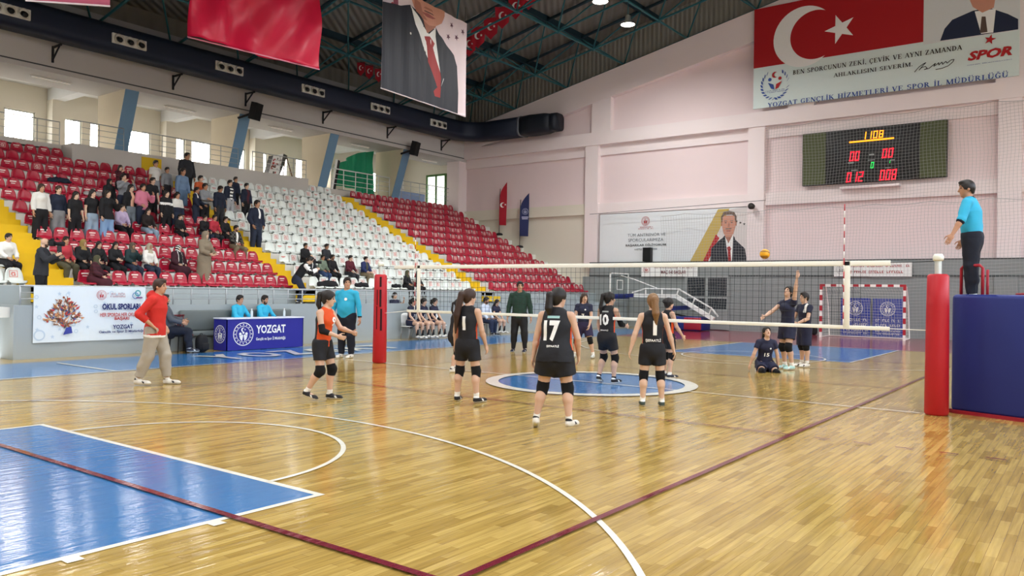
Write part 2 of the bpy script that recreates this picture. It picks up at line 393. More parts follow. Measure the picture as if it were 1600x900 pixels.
# double-layer space frame under the deck, purlins between
def clad_mat():
    m = mat('corrugated_gable_cladding', '8b8a84', .7, .0, noise=.1, nscale=.6); nt = m.node_tree; b = nt.nodes['Principled BSDF']
    tc = [n for n in nt.nodes if n.type == 'TEX_COORD'][0]
    wv = nt.nodes.new('ShaderNodeTexWave'); wv.bands_direction = 'Y'; wv.inputs['Scale'].default_value = 1.3
    bp = nt.nodes.new('ShaderNodeBump'); bp.inputs['Strength'].default_value = .8; bp.inputs['Distance'].default_value = .05
    nt.links.new(tc.outputs['Object'], wv.inputs['Vector']); nt.links.new(wv.outputs[0], bp.inputs['Height']); nt.links.new(bp.outputs[0], b.inputs['Normal'])
    return m
CLAD = clad_mat()
g = MB().prism([(YN, roof_z(YN)-.1), (0, roof_z(0)-.1), (22.9, roof_z(22.9)-.1), (22.9, roof_z(22.9)+DK+.1), (0, roof_z(0)+DK+.1), (YN, roof_z(YN)+DK+.1)], (XW+.1, 0, 0), (0, 1, 0), (0, 0, 1), (1, 0, 0), .2)
struct(g.build('wall_far_gable_cladding', CLAD))
struct(MB().box((XB, 22.7, 10.8), (XW+.3, 22.9, roof_z(22.8)+DK+.1)).build('wall_eaves_cladding', DECK))
DX, DY = 3.0, 3.32
xs = [22.35-DX*k for k in range(11)]; yt = sorted([8.39+DY*j for j in range(-3, 5)])
def bn(i, j): return Vector((xs[i], yt[j], roof_z(yt[j])+.06))
def tn(i, j): y = yt[j]+DY/2; return Vector((xs[i]-DX/2, y, roof_z(y)+DK-.14))
nj = len(yt)
for j in range(nj-1):
    y = yt[j]+DY/2; struct(MB().box((xs[-1], y-.11, roof_z(y)+DK-.2), (22.5, y+.11, roof_z(y)+DK+.08)).build('roof_purlin', SHADETEAL))
for i in range(len(xs)-1):
    fr = MB()
    for j in range(nj-2): fr.tube([tn(i, j), tn(i, j+1)], .08, 6)
    struct(fr.build('roof_rafter', SHADETEAL))
for i in range(len(xs)):
    fr = MB()
    for j in range(nj):
        if j+1 < nj: fr.tube([bn(i, j), bn(i, j+1)], .05, 6, cap=False)
        if i+1 < len(xs): fr.tube([bn(i, j), bn(i+1, j)], .05, 6, cap=False)
        for di in (-1, 0):
            for dj in (-1, 0):
                if 0 <= i+di < len(xs)-1 and 0 <= j+dj < nj-1: fr.tube([bn(i, j), tn(i+di, j+dj)], .036, 6, cap=False)
        fr.sphere(bn(i, j), .1, None, 8)
    struct(fr.build('roof_truss', TEAL))

# ================================================================ stand: front wall, terrace, stairs
YW = 11.25
def Yk(k): return 13.1+.79*k
def Tk(k): return 1.60+.40*k                # top of the step that carries seat row k
NR = 12
AISLES = ((-4.05, -2.87), (3.66, 4.44), (13.0, 13.86))
struct(MB().box((-5.1, YW, 0), (XF-.1, YW+.18, 1.17)).box((-5.1, YW+.18, 0), (-4.92, 12.6, 1.17)).build('wall_stand_front', GREYF))
struct(MB().box((XB, 12.45, 0), (-5.1, 12.6, 1.17)).build('wall_stand_passage', GREYF))
g = MB(); g.box((XB, YW+.18, .9), (XW, Yk(0)-.06, 1.12))
g.box((XB, 12.6, 0), (XW, Yk(0)-.06, .95))
for k in range(NR):
    y1 = Yk(k+1)-.06 if k < NR-1 else 22.6
    g.box((XB, Yk(k)-.06, 0), (XW, y1, Tk(k)))
struct(g.build('stand_terrace', CONC))
for n, (x0, x1) in enumerate(AISLES):
    g = MB(); top = NR if n != 1 else NR-1
    for k in range(top):
        y1 = Yk(k+1)-.06 if k < top-1 else Yk(k)+.73
        g.box((x0, Yk(k)-.075, Tk(k)-.42), (x1, y1-.012, Tk(k)+.012))
        g.box((x0, Yk(k)-.40, Tk(k-1)), (x1, Yk(k)-.07, Tk(k)-.2))
    struct(g.build('aisle_stairs', YELL))
a_, b_ = P(221, 264, 1, 21.74), P(252, 264, 1, 21.74)
struct(MB().box((a_.x, 21.73, 6.0), (b_.x, 21.76, 6.5)).build('aisle_stairs_head', YELL))
struct(MB().box((XB, Yk(0)-.075, 1.12), (XW-.4, Yk(0)-.055, Tk(0)-.01)).box((XB, Yk(0)-.08, 1.33), (XW-.4, Yk(0)-.07, 1.35)).build('stand_front_riser', GREYF))
# gallery behind the top row
GX0, GX1 = .75, 11.1
g = MB(); g.box((XB, 22.55, 6.0), (XW, YS, 6.45)); g.box((GX0, 21.75, 6.0), (GX1, 22.6, 6.62)); g.box((XB, 22.55, 6.4), (GX0, 22.7, 6.62))
struct(g.build('gallery_floor', mat('grey_gallery_edge', 'c4c1bc', .8, noise=.06, nscale=1)))

# gallery windows, back wall built round them
wins = [(-4.5, -3.3), (-2.1, -1.15), (-.85, -.05), (.54, 1.67), (2.58, 3.48), (3.81, 4.6), (5.45, 6.48), (7.39, 8.16), (8.47, 9.5), (10.3, 11.4), (12.06, 12.72), (13.3, 14.0), (14.48, 15.1), (16.0, 17.0), (18.2, 19.0), (19.6, 20.6)]
ZW0, ZW1 = 7.34, 8.5
g = MB(); g.box((XB, YS, 6.0), (XW+3, YS+.3, ZW0)); g.box((XB, YS, ZW1), (XW+3, YS+.3, 10))
x = XB
for a, b in wins: g.box((x, YS, ZW0), (a, YS+.3, ZW1)); x = b
g.box((x, YS, ZW0), (XW+3, YS+.3, ZW1))
struct(g.build('wall_gallery_back', CREAM))
for i, (a, b) in enumerate(wins):
    wn = MB()
    for xx in (a, b-.05): wn.box((xx, YS+.05, ZW0), (xx+.05, YS+.13, ZW1))
    for zz in (ZW0, ZW1-.05): wn.box((a, YS+.05, zz), (b, YS+.13, zz+.05))
    wo = struct(wn.build('window_%d' % (i+1), GREYFR)); struct(MB().box((a, YS+.08, ZW0), (b, YS+.09, ZW1)).build('window_pane', GLASS, wo))
struct(MB().box((XB, YS-.02, 6.45), (XW, YS-.005, 7.2)).build('wall_gallery_grey_dado', mat('grey_dado', '8d95a0', .7)))
# end of the gallery: cream wall with the green framed glass door
gx = XW+.05
struct(MB().box((gx, 22.6, 6.0), (gx+.2, YS+.1, 10)).build('wall_gallery_end', CREAM))
a, b = P(668, 274, 0, gx-.02), P(696, 324, 0, gx-.02)
d = MB()
for y in (a.y, (a.y+b.y)/2, b.y): d.box((gx-.08, y-.06, 6.45), (gx, y+.06, a.z))
d.box((gx-.08, b.y, a.z-.12), (gx, a.y, a.z))
wo = struct(d.build('window_18', GREENF)); struct(MB().box((gx-.045, b.y, 6.5), (gx-.04, a.y, a.z)).build('window_pane', mat('glowing_daylight_pane', 'f4fbf4', .3, emit=1.6), wo))  # pane emits by itself in place of daylight; the wall behind is solid
# gallery ceiling, front beam with wide soffit, cross beams, columns
struct(MB().box((XB, 23.9, 9.55), (XW+.2, YS, 9.75)).build('ceiling_gallery', CEILW))
g = MB(); g.box((XB, 21.85, 8.95), (XW, 23.95, 10.9)); g.box((XB, 21.82, 9.12), (XW, 21.86, 9.16), 1); g.box((XB, 21.83, 8.95), (XW, 21.86, 9.06), 0)
struct(g.build('gallery_front_beam', [BEAMG, DKLINE]))
PX = [2.67-4.88, 2.67, 7.55, 12.45, 17.34]
for i, x in enumerate(PX):
    prof = [(23.95, 6.4), (22.77, 6.4), (21.87, 8.96), (23.95, 8.96)]
    pl = struct(MB().prism(prof, (x, 0, 0), (0, 1, 0), (0, 0, 1), (1, 0, 0), .52).build('gallery_pillar', CREAMP))
    e = .012
    MB().add([(x, 22.77-e, 6.4), (x+.52, 22.77-e, 6.4), (x+.52, 21.87-e, 8.96), (x, 21.87-e, 8.96), (x, 22.77, 6.4), (x+.52, 22.77, 6.4), (x+.52, 21.87, 8.96), (x, 21.87, 8.96)],
             [(0, 1, 2, 3), (4, 7, 6, 5), (0, 4, 5, 1), (1, 5, 6, 2), (2, 6, 7, 3), (3, 7, 4, 0)]).build('pillar_front_face', PBLUE, pl)
for x in (-2.7, 2.08, 6.9, 11.57, 16.4):
    struct(MB().box((x, 26.45, 6.45), (x+.5, YS-.01, 9.06)).build('gallery_column', CREAM))
    struct(MB().box((x+.03, 23.94, 9.05), (x+.47, YS-.02, 9.56)).build('gallery_cross_beam', CEILW))

# ================================================================ lamps
def lamp_fixture(loc, label):
    t = thing('high_bay_lamp', label, 'lamp', loc, 0, 'high bay lamps under the roof frame')
    mb = MB(); mb.lathe([(.06, .42), (.11, .38), (.13, .2), (.3, .02), (.32, 0), (.3, .005), (.12, .18)], n=20); mb.build('reflector', mat('grey_lamp_housing', 'b9bcb8', .35, .6), t)
    MB().lathe([(.0, .06), (.27, .03), (.285, .012), (0, .012)], n=20).build('lens', mat('lit_lamp_lens', 'fffaf0', .4, emit=22), t)
    MB().tube([(0, 0, .42), (0, 0, 1.0)], .02, 6).build('hanger', TEAL, t)
    li = bpy.data.lights.new('lamp_light', 'AREA'); li.shape = 'DISK'; li.size = .5; li.energy = LAMP_W; li.color = (1, .99, .97); li.spread = R(165)
    lo = bpy.data.objects.new('lamp_light', li); COL.objects.link(lo); lo.parent = t; lo.location = (0, 0, -.02)
lp = P(981, 39, 0, 17.0); lamp_fixture(lp, 'lit high bay lamp hanging below the roof frame near the far wall')
lp2 = P(938, 3, 0, 13.6); lamp_fixture(lp2, 'lit high bay lamp higher up, cut by the top of the photo')
for (x, y) in ((12, 1), (5, 7), (5, -4), (-2, 3), (-9, 7), (-9, -4), (-15, 2), (14, -8), (-2, -9), (-9, 13), (-18, -8), (-18, 9)):
    lamp_fixture((x, y, roof_z(y)-2.6), 'lit high bay lamp over the court')

# ================================================================ stadium seats
SRED = mat('red_seat_plastic', 'a51632', .3, noise=.05, nscale=3, spec=.5); SWHT = mat('white_seat_plastic', 'dfe6e2', .35, noise=.03, nscale=3, spec=.5)
PRINT_R = mat('red_seat_print', 'd46a62', .5); PRINT_W = mat('white_seat_print', 'e9d9d4', .5); SBR = mat('grey_seat_bracket', 'b8bcbb', .6)
def seat_mesh(shell, pr, kind):
    bm = bmesh.new()
    prof = [(.0, .035, .165), (.012, .062, .188), (.07, .075, .207), (.16, .066, .21), (.25, .07, .21), (.305, .1, .208), (.338, .18, .203), (.36, .27, .188), (.378, .35, .162), (.386, .395, .125), (.39, .415, .075)]
    nu = 8; grid = []
    for j, (y, z, hw) in enumerate(prof):
        row = []
        for i in range(nu+1):
            u = -1+2*i/nu; back = min(1, max(0, (z-.08)/.12)) if y > .25 else 0
            row.append(bm.verts.new((hw*u, y-.05*back*u*u, z+(.028*u*u if not back else 0)*(1 if y > .03 else .3))))
        grid.append(row)
    for j in range(len(prof)-1):
        for i in range(nu): bm.faces.new((grid[j][i], grid[j][i+1], grid[j+1][i+1], grid[j+1][i]))
    bmesh.ops.recalc_face_normals(bm, faces=bm.faces[:])
    bmesh.ops.solidify(bm, geom=bm.faces[:], thickness=.014)
    mb = MB(); mb.bm(bm, 0, None, True)
    mb.box((-.15, .03, -.01), (-.11, .30, .062), 2); mb.box((.11, .03, -.01), (.15, .30, .062), 2)
    def back_pt(u, z, off=.022):
        ys, zs, hs = zip(*[(p[0], p[1], p[2]) for p in prof[5:]])
        y = np.interp(z, zs, ys); hw = np.interp(z, zs, hs); uu = u/hw
        return (u, y-.05*uu*uu-off, z)
    def patch(u0, u1, z0, z1, n=3):
        vs = []
        for j in range(2):
            for i in range(n+1): vs.append(back_pt(u0+(u1-u0)*i/n, z0+(z1-z0)*j))
        mb.add(vs, [(i, i+1, n+2+i, n+1+i) for i in range(n)], 1)
    if kind == 'emblem':
        for a in ((-.09, .09, .333, .345), (-.09, .09, .185, .197), (-.09, -.078, .185, .345), (.078, .09, .185, .345), (-.03, .045, .285, .307), (-.045, -.02, .24, .295), (-.04, .05, .22, .235), (.02, .045, .235, .28)): patch(*a)
    elif kind == 'text':
        for a in ((-.09, .09, .30, .335), (-.06, .06, .245, .265)): patch(*a)
    elif kind == 'line':
        for a in ((-.085, .085, .28, .305), (-.05, .05, .25, .262)): patch(*a)
    me_o = mb.build('seat', [shell, pr, SBR]); me = me_o.data; bpy.data.objects.remove(me_o)
    return me
MS = {('red', 'text'): seat_mesh(SRED, PRINT_W, 'text'), ('red', 'emblem'): seat_mesh(SRED, PRINT_W, 'emblem'), ('red', ''): seat_mesh(SRED, PRINT_W, ''),
      ('white', 'emblem'): seat_mesh(SWHT, PRINT_R, 'emblem'), ('white', 'line'): seat_mesh(SWHT, PRINT_R, 'line'), ('white', ''): seat_mesh(SWHT, PRINT_R, '')}
def seat(color, pr, x, k, label, group):
    me = MS[(color, pr)]
    o = bpy.data.objects.new('%s_stadium_seat' % color, me); COL.objects.link(o)
    o.location = (x, Yk(k), Tk(k)); o.rotation_euler = (0, 0, R(random.uniform(-1, 1)))
    return tag(o, label, 'seat', group)
rng = random.Random(3)
def rowname(k): return 'row '+ORD[k] if False else ORD[k]+' row up'
for k in range(NR):
    for i in range(15):
        x = -2.62+.4325*i
        if k == 11 and x > .7: continue
        pr = 'text' if k < 5 else rng.choice(['text', 'text', 'text', '', 'emblem'] if rng.random() < .5 else ['text', ''])
        seat('red', pr, x, k, 'red seat %s, %s from the stairs with the bald cameraman' % (rowname(k), ORD[i]), 'red seats of the block with the standing crowd')
    for i in range(19):
        x = 4.67+.436*i
        if k == 11 and x < 11.1: continue
        pr = ['', 'emblem', 'emblem'][(i+k*2) % 3]
        if pr == 'emblem' and rng.random() < .22: pr = 'line'
        seat('white', pr, x, k, 'white seat%s %s, %s from the far yellow stairs' % (' with red print' if pr else '', rowname(k), ORD[18-i]), 'white seats of the middle block')
    if k < 4:
        for i in range(3):
            seat('white', 'emblem' if i % 2 == 0 else '', -4.28-.4325*i, k, 'white seat %s, %s left of the stairs with the bald cameraman' % (rowname(k), ORD[i]), 'white seats beside the lower stairs')
RIGHT = [(k, i) for k in range(NR) for i in range(18)]
def rx(i): return 14.11+.4268*i
for k, i in RIGHT[:126]:
    pr = ['', 'emblem', 'emblem'][(i+k) % 3]
    seat('red', pr, rx(i), k, 'red seat %s, %s from the stairs in the far red block' % (rowname(k), ORD[i]), 'red seats of the block by the far wall')
mb = MB()
for k, i in RIGHT[126:]:
    me = MS[('red', ['', 'emblem', 'emblem'][(i+k) % 3])]
    mb.add([(v.co.x+rx(i), v.co.y+Yk(k), v.co.z+Tk(k)) for v in me.vertices], [tuple(p.vertices) for p in me.polygons])
    n = len(me.polygons); mb.m[-n:] = [p.material_index for p in me.polygons]; mb.sm[-n:] = [p.use_smooth for p in me.polygons]
tag(mb.build('red_seat_mass', [SRED, PRINT_W, SBR]), 'red plastic seats filling the five top rows of the block by the far wall', 'seats', kind='stuff')

# ================================================================ railings
def railing(name, label, x0, x1, y, z0, z1, step, m, bars=(.5,), skip=None, r=.02):
    t = thing(name, label, 'railing', ((x0+x1)/2, y, z0)); cx = (x0+x1)/2
    MB().tube([(x0-cx, 0, z1-z0), (x1-cx, 0, z1-z0)], r*1.25, 8).build('top_rail', m, t)
    for b in bars: MB().tube([(x0-cx, 0, (z1-z0)*b), (x1-cx, 0, (z1-z0)*b)], r*.6, 6).build('rail_bar', m, t)
    n = max(1, round((x1-x0)/step)); me = None
    for i in range(n+1):
        o = MB().tube([(0, 0, 0), (0, 0, z1-z0)], r, 6).build('post', m, t) if me is None else None
        if o is None:
            o = bpy.data.objects.new('post', me); COL.objects.link(o); o.parent = t
        me = o.data; o.location = (x0-cx+(x1-x0)*i/n, 0, 0)
    return t
railing('stand_railing', 'low grey steel railing along the front edge of the stand', -4.95, 18.6, 11.33, 1.17, 1.585, .5, STEELG, (.33, .66))
railing('stand_railing', 'short grey railing in front of the white seats by the passage', -9.0, -5.0, 12.5, 1.17, 1.585, .5, STEELG, (.33, .66))
zz = 6.62
for a, b, y, lab in ((-3.0, .7, 22.62, 'steel gallery railing above the red seats, before the first blue pillar'), (.8, 2.6, 21.8, 'short steel gallery railing beside the first blue pillar'),
                     (3.3, 4.9, 21.8, 'steel gallery railing between the first and second blue pillars, left piece'), (5.0, 7.45, 21.8, 'steel gallery railing just before the second blue pillar'),
                     (8.15, 11.0, 21.8, 'steel gallery railing before the leaning poster board'),
                     (18.0, 22.2, 22.65, 'steel gallery railing before the green framed window')):
    railing('gallery_railing', lab, a, b, y, zz-.02 if y < 22 else 6.5, zz+.82, .75, STEELG, (.25, .5, .75), r=.015)
railing('gallery_railing', 'white gallery railing in front of the green tarpaulin', 13.2, 17.1, 22.65, 6.5, zz+.85, .72, STEELW, (.25, .5, .75), r=.024)

# ================================================================ duct with its nozzles and brackets
NAVY = mat('navy_duct_sheet', '1d2638', .5, .3, noise=.08, nscale=1.2); DUCTE = mat('grey_duct_edge', '77808a', .5, .2)
dt = thing('ventilation_duct', 'long navy ventilation duct with nozzles under the roof edge', 'duct', (9.5, 21.0, 9.85))
def oval(cy, cz, w, h, r=.28, n=5):
    out = []
    for sx, sz, a0 in ((1, 1, 0), (-1, 1, 90), (-1, -1, 180), (1, -1, 270)):
        for i in range(n+1):
            a = R(a0+90*i/n); out.append((cy+sx*(w/2-r)+r*math.cos(a), cz+sz*(h/2-r)+r*math.sin(a)))
    return out
def loft(mb, secs, mi=None, cap=True):
    n = len(secs[0]); vs = [p for s in secs for p in s]; fs = []
    for i in range(len(secs)-1):
        for k in range(n): fs.append((i*n+k, i*n+(k+1) % n, (i+1)*n+(k+1) % n, (i+1)*n+k))
    if cap: fs += [tuple(range(n))[::-1], tuple(range((len(secs)-1)*n, len(secs)*n))]
    return mb.add(vs, fs, mi, True)
ov = oval(0, .5, 1.0, 1.0)
secs = [[(x, u, z) for u, z in ov] for x in (-20, -10, 0, 10.6)]
cx, rr = 10.6, 1.55                                                     # elbow towards the near side
for i in range(1, 9):
    a = R(90*i/8); c, s = math.cos(a), math.sin(a)
    secs.append([(cx+(rr+u)*s, -rr+(rr+u)*c, z) for u, z in ov])
secs.append([(cx+rr+u, -3.7, z) for u, z in ov])
mb = MB(); loft(mb, secs); mb.build('duct_body', NAVY, dt)
mb = MB(); loft(mb, [[(cx+rr+u*k, y, .5+(z-.5)*k) for u, z in ov] for y, k in ((-3.6, 1.04), (-3.72, 1.06))]); mb.build('flange', DUCTE, dt)
mb = MB(); loft(mb, [[(cx+rr+u*k, y, .5+(z-.5)*k) for u, z in ov] for y, k in ((-3.72, 1.0), (-4.3, 1.05), (-5.2, 1.0), (-5.6, .86))]); loft(mb, [[(cx+rr+u*k, y, .5+(z-.5)*k) for u, z in ov] for y, k in ((-5.6, .9), (-5.95, .88))])
mb.build('fan_housing', mat('dark_fan_housing', '1b222c', .55, .2), dt)
NOZW = mat('white_nozzle_panel', 'd8d8d0', .5); NOZD = mat('dark_nozzle_throat', '0c0e12', .7); NOZG = mat('pale_nozzle_cup', 'bdbbb2', .5)
for x in (-1.8, 2.07, 6.1, 10.27, 14.3, 18.45):
    bx = x-9.5
    n = MB(); n.bevbox((bx-.62, -.56, .27), (bx+.62, -.47, .62), .015); nz = n.build('nozzle_panel', NOZW, dt)
    for q in (-.4, 0, .4):
        Mx = Matrix.Translation((bx+q, -.56, .445)) @ Matrix.Rotation(R(90), 4, 'X')
        c = MB(); c.lathe([(.165, 0), (.175, .03), (.15, .05), (.11, .01), (.06, -.01)], n=20, M=Mx); c.mi = 1
        c.lathe([(.0, .04), (.085, .035), (.09, .0)], c=(.035, -.035, .03), n=16, mi=1, M=Mx); c.build('nozzle', [NOZG, NOZD], nz)
for x in (.09, 4.52, 7.79, 11.95, 16.1, 20.2):
    bx = x-9.5; b = MB()
    b.box((bx-.03, .79, -.55), (bx+.03, .85, .02)); b.box((bx-.03, .2, -.06), (bx+.03, .85, 0)); b.tube([(bx, .82, -.45), (bx, .3, -.03)], .03, 4)
    b.build('bracket', mat('black_bracket_steel', '22262c', .6, .3), dt)
tag(MB().box((XB, 21.52, 10.9), (XW-1.5, 21.9, 11.32)).build('roof_edge_ledge', mat('grey_edge_ledge', '8c8e90', .8)), kind='structure')

# fluorescent fittings under the soffit and the gallery ceiling
FLUO = mat('pale_fluorescent_tube', 'f6f2ea', .4, emit=.15)
def fluo(x0, y, x1, y1, z, label):
    a, b = Vector((x0, y, z)), Vector((x1, y1, z)); c = (a+b)/2; L = (b-a).length
    t = thing('fluorescent_light', label, 'light', c, math.atan2(y1-y, x1-x0))
    MB().bevbox((-L/2, -.07, -.03), (L/2, .07, .0), .01).build('fitting', mat('white_light_fitting', 'd9d8d2', .5), t)
    MB().tube([(-L/2+.04, 0, -.055), (L/2-.04, 0, -.055)], .022, 8).build('tube', FLUO, t)
for i, (xa, ya, xb, yb) in enumerate(((50, 116, 109, 131), (258, 164, 304, 175), (419, 196, 457, 204), (548, 224, 577, 230), (659, 248, 683, 253))):
    a, b = P(xa, ya, 2, 8.945), P(xb, yb, 2, 8.945); y = (a.y+b.y)/2
    fluo(a.x, y, b.x, y, 8.95, 'long fluorescent light under the soffit in the %s bay from the near end' % ORD[i])
for i, x in enumerate((-.6, 4.6, 9.4)):
    fluo(x, 24.6, x, 26.1, 9.55, 'crosswise fluorescent light on the gallery ceiling, %s of three' % ORD[i])

# loudspeakers on the pillars, one on the far ledge
SPK = mat('black_speaker_cabinet', '15161a', .6, noise=.1); SPG = mat('black_speaker_grille', '0d0e10', .85, noise=.2, nscale=60)
def speaker(loc, rz, tilt, label, s=1.0):
    t = thing('loudspeaker', label, 'loudspeaker', loc, rz)
    Mx = Matrix.Rotation(tilt, 4, 'X')
    mb = MB(); mb.prism([(-.26*s, -.2*s), (.26*s, -.2*s), (.2*s, .2*s), (-.2*s, .2*s)], Mx @ Vector((0, 0, -.42*s)), Mx.to_3x3() @ Vector((1, 0, 0)), Mx.to_3x3() @ Vector((0, 1, 0)), Mx.to_3x3() @ Vector((0, 0, 1)), .84*s); mb.build('cabinet', SPK, t)
    MB().box((-.235*s, -.215*s, -.39*s), (.235*s, -.2*s, .39*s), None, Mx).build('grille', SPG, t)
    return t
for x, y, lab in ((399, 174, 'black loudspeaker on the second blue gallery pillar'), (648, 232, 'black loudspeaker on the fourth blue gallery pillar')):
    q = P(x, y, 1, 21.35); t = speaker(q, R(20), R(14), lab, .85)
    MB().tube([(-.08, .2, -.12), (-.25, .68, -.3)], .05, 8).build('mount', SPK, t)
q = P(1014, 402, 0, XF-.05); speaker((XF-.15, q.y, 3.14+.34), R(-90), 0, 'black loudspeaker standing on the ledge below the white banner', .8)

# ================================================================ volleyball net and posts
PADR = mat('red_vinyl_padding', 'b01522', .45, noise=.06, nscale=2, bump=.1, bscale=6); PADB = mat('navy_vinyl_padding', '1b2a74', .5, noise=.06, nscale=1.5, bump=.15, bscale=4)
POLE = mat('pale_steel_post', 'c9cfca', .4, .3); ROPE = mat('black_net_cord', '23282a', .8); TAPE = mat('white_net_tape', 'eeefe6', .7, noise=.02)
net = thing('volleyball_net', 'white taped volleyball net stretched between the red padded posts', 'net', (0, 0, 0))
YL, YR, ZT, ZB = 5.0, -4.95, 2.15, 1.19
mb = MB()
y = -4.55
while y < 4.56: mb.tube([(0, y, ZB), (0, y, ZT)], .0032, 3, cap=False); y += .1
z = ZB+.1
while z < ZT: mb.tube([(0, -4.55, z), (0, 4.55, z)], .0032, 3, cap=False); z += .1
mb.build('net_mesh', ROPE, net)
MB().bevbox((-.012, YR, ZT-.075), (.012, YL, ZT), .008).build('top_tape', TAPE, net)
MB().bevbox((-.01, YR, ZB-.045), (.01, 4.6, ZB+.01), .006).build('bottom_tape', TAPE, net)
for y in (4.27, -4.36): MB().bevbox((-.012, y-.045, ZB-.03), (.012, y+.045, ZT), .006).build('side_band', TAPE, net)
ANTR = mat('red_antenna_band', 'b8303a', .5)
for y in (4.36, -4.32):
    a = MB()
    for i in range(18): a.mi = i % 2; a.tube([(-.02, y, ZB+i*.1), (-.02, y, ZB+(i+1)*.1)], .008, 6)
    a.build('antenna', [mat('white_antenna_band', 'f0ece8', .5), ANTR], net)
MB().tube([(0, YL, ZT-.03), (0, 5.4, ZT-.02)], .006, 5).build('cord', ROPE, net); MB().tube([(0, YR, ZT-.03), (0, -5.5, ZT-.02)], .006, 5).build('cord', ROPE, net)
MB().tube([(0, 4.6, ZB-.02), (0, 5.4, ZB-.1)], .006, 5).build('cord', TAPE, net); MB().tube([(0, YR, ZB-.02), (0, -5.5, ZB-.02)], .006, 5).build('cord', TAPE, net)
def post(loc, label, lean, slit):
    t = thing('net_post', label, 'post', loc)
    MB().lathe([(.045, 0), (.045, 2.2), (.04, 2.22)], n=16).build('pole', POLE, t)
    MB().lathe([(.062, 2.14), (.07, 2.16), (.07, 2.2), (.05, 2.235)], n=16).build('pulley_cap', mat('white_post_cap', 'e2e6dc', .5), t)
    m = MB(); n = 20; prof = [(.135, 0), (.155, .03), (.15, .8), (.145, 1.5), (.138, 1.93), (.11, 1.955)]
    m.lathe(prof, n=n); p = m.build('padding', PADR, t)
    if slit:
        ang = math.atan2(CAM[1]-loc[1], CAM[0]-loc[0])
        Mx = Matrix.Rotation(ang, 4, 'Z'); s = MB()
        for yy, z0, z1, w in ((.02, .72, 1.2, .022), (-.075, .75, 1.25, .009), (.0, 1.24, 1.62, .022), (-.07, 1.28, 1.62, .008), (0, 1.68, 1.9, .022)): s.box((.1, yy-w, z0), (.158 if abs(yy) < .05 else .138, yy+w, z1), None, Mx)
        s.build('lacing_slit', mat('dark_padding_slit', '2a0a10', .9), t)
    return t
post((0, 5.42, 0), 'red padded net post on the far side of the court by the table', 0, True)
post((0.05, -5.55, 0), 'red padded net post beside the navy padded referee stand', 0, False)

# referee stand
RFR = mat('red_tube_steel', '9c1f30', .45, .2)
a, b = Vector((.46, -5.72, 0)), Vector((.15, -6.62, 0)); ang = math.atan2(b.y-a.y, b.x-a.x); W = (b-a).length+.14
st = thing('referee_stand', 'referee stand wrapped in navy padding with red tube rails', 'stand', a, ang)
# local +x runs along the padded face away from the net, local +y towards the far wall
MB().bevbox((-.05, -.04, .03), (W, .12, 1.68), .06, seg=4).build('front_pad', PADB, st)
MB().bevbox((-.06, .1, .05), (.06, .9, 1.66), .05, seg=3).build('side_pad', PADB, st)
MB().bevbox((W-.1, .1, .05), (W, .9, 1.66), .05, seg=3).build('side_pad', PADB, st)
MB().bevbox((.04, .1, 1.56), (W-.08, .95, 1.6), .01).build('platform', mat('grey_platform', '70757a', .7), st)
MB().box((-.08, -.06, 0), (W+.05, -.0, .05)).box((-.08, -.06, 0), (-.0, .95, .05)).box((W-.02, -.06, 0), (W+.05, .95, .05)).build('base_frame', RFR, st)
MB().tube([(.0, .14, 1.5), (.0, .14, 2.05), (.04, .14, 2.09), (.25, .14, 2.09), (.29, .14, 2.05), (.29, .14, 1.5)], .022, 8).build('hand_rail', RFR, st)
MB().tube([(.05, .8, 1.5), (.05, .8, 2.05)], .02, 8).build('rail_post', RFR, st)
MB().tube([(.42, .85, 1.68), (.85, .85, 1.7)], .03, 8).build('rail_bar', RFR, st); MB().tube([(.86, .8, 1.5), (.86, .8, 2.02)], .025, 8).build('rail_post', RFR, st)
MB().tube([(W-.1, .2, 1.68), (.86, .8, 1.7)], .025, 8).build('rail_bar', RFR, st)

# volleyball in flight
q = P(1195, 397, 1, -1.6); bt = MB(); bt.sphere((0, 0, 0), .105, 0, 28)
mb = MB(); bm = bmesh.new(); bmesh.ops.create_uvsphere(bm, u_segments=32, v_segments=18, radius=.105)
mb.bm(bm, 0, None, True)
for i, f in enumerate(mb.f):
    c = sum((Vector(mb.v[k]) for k in f), Vector())/len(f); mb.m[i] = 1 if (math.sin(c.z*55+c.x*20) > .35) else 0
tag(mb.build('volleyball', [mat('yellow_ball_leather', 'e8a818', .5), mat('dark_blue_ball_panel', '9a6a20', .5)], None, q), 'yellow volleyball in the air above the net', 'ball')

# ================================================================ handball goal
gt = thing('handball_goal', 'red and white handball goal with net before the far wall', 'goal', (20, 0, 0))
GR, GWH = mat('red_goal_band', 'a8202e', .5), mat('white_goal_band', 'ece8e4', .5)
for y in (1.5, -1.5):
    g = MB()
    for i in range(10): g.mi = (i+1) % 2; g.box((-.04, y-.045, i*.208), (.04, y+.045, (i+1)*.208))
    g.build('goal_post', [GR, GWH], gt)
g = MB(); n = 15
for i in range(n): g.mi = i % 2; g.box((-.045, -1.54+3.08*i/n, 2.0), (.045, -1.54+3.08*(i+1)/n, 2.09))
g.build('crossbar', [GR, GWH], gt)
for y in (1.5, -1.5): MB().tube([(0, y, 2.04), (.55, y*.98, 2.0), (.9, y*.98, 1.3), (1.15, y*.98, .03), (0, y, .03)], .022, 8).build('back_stay', GWH, gt)
MB().tube([(1.15, -1.47, .03), (1.15, 1.47, .03)], .022, 8).build('ground_bar', GWH, gt)
g = MB(); NETW = mat('white_goal_net_cord', 'd8dad2', .8)
def back(z, y): return (np.interp(z, [0, 1.25, 1.95, 2.04], [1.12, .88, .5, .02])+.06*math.sin(y*3+z*2), y, z)
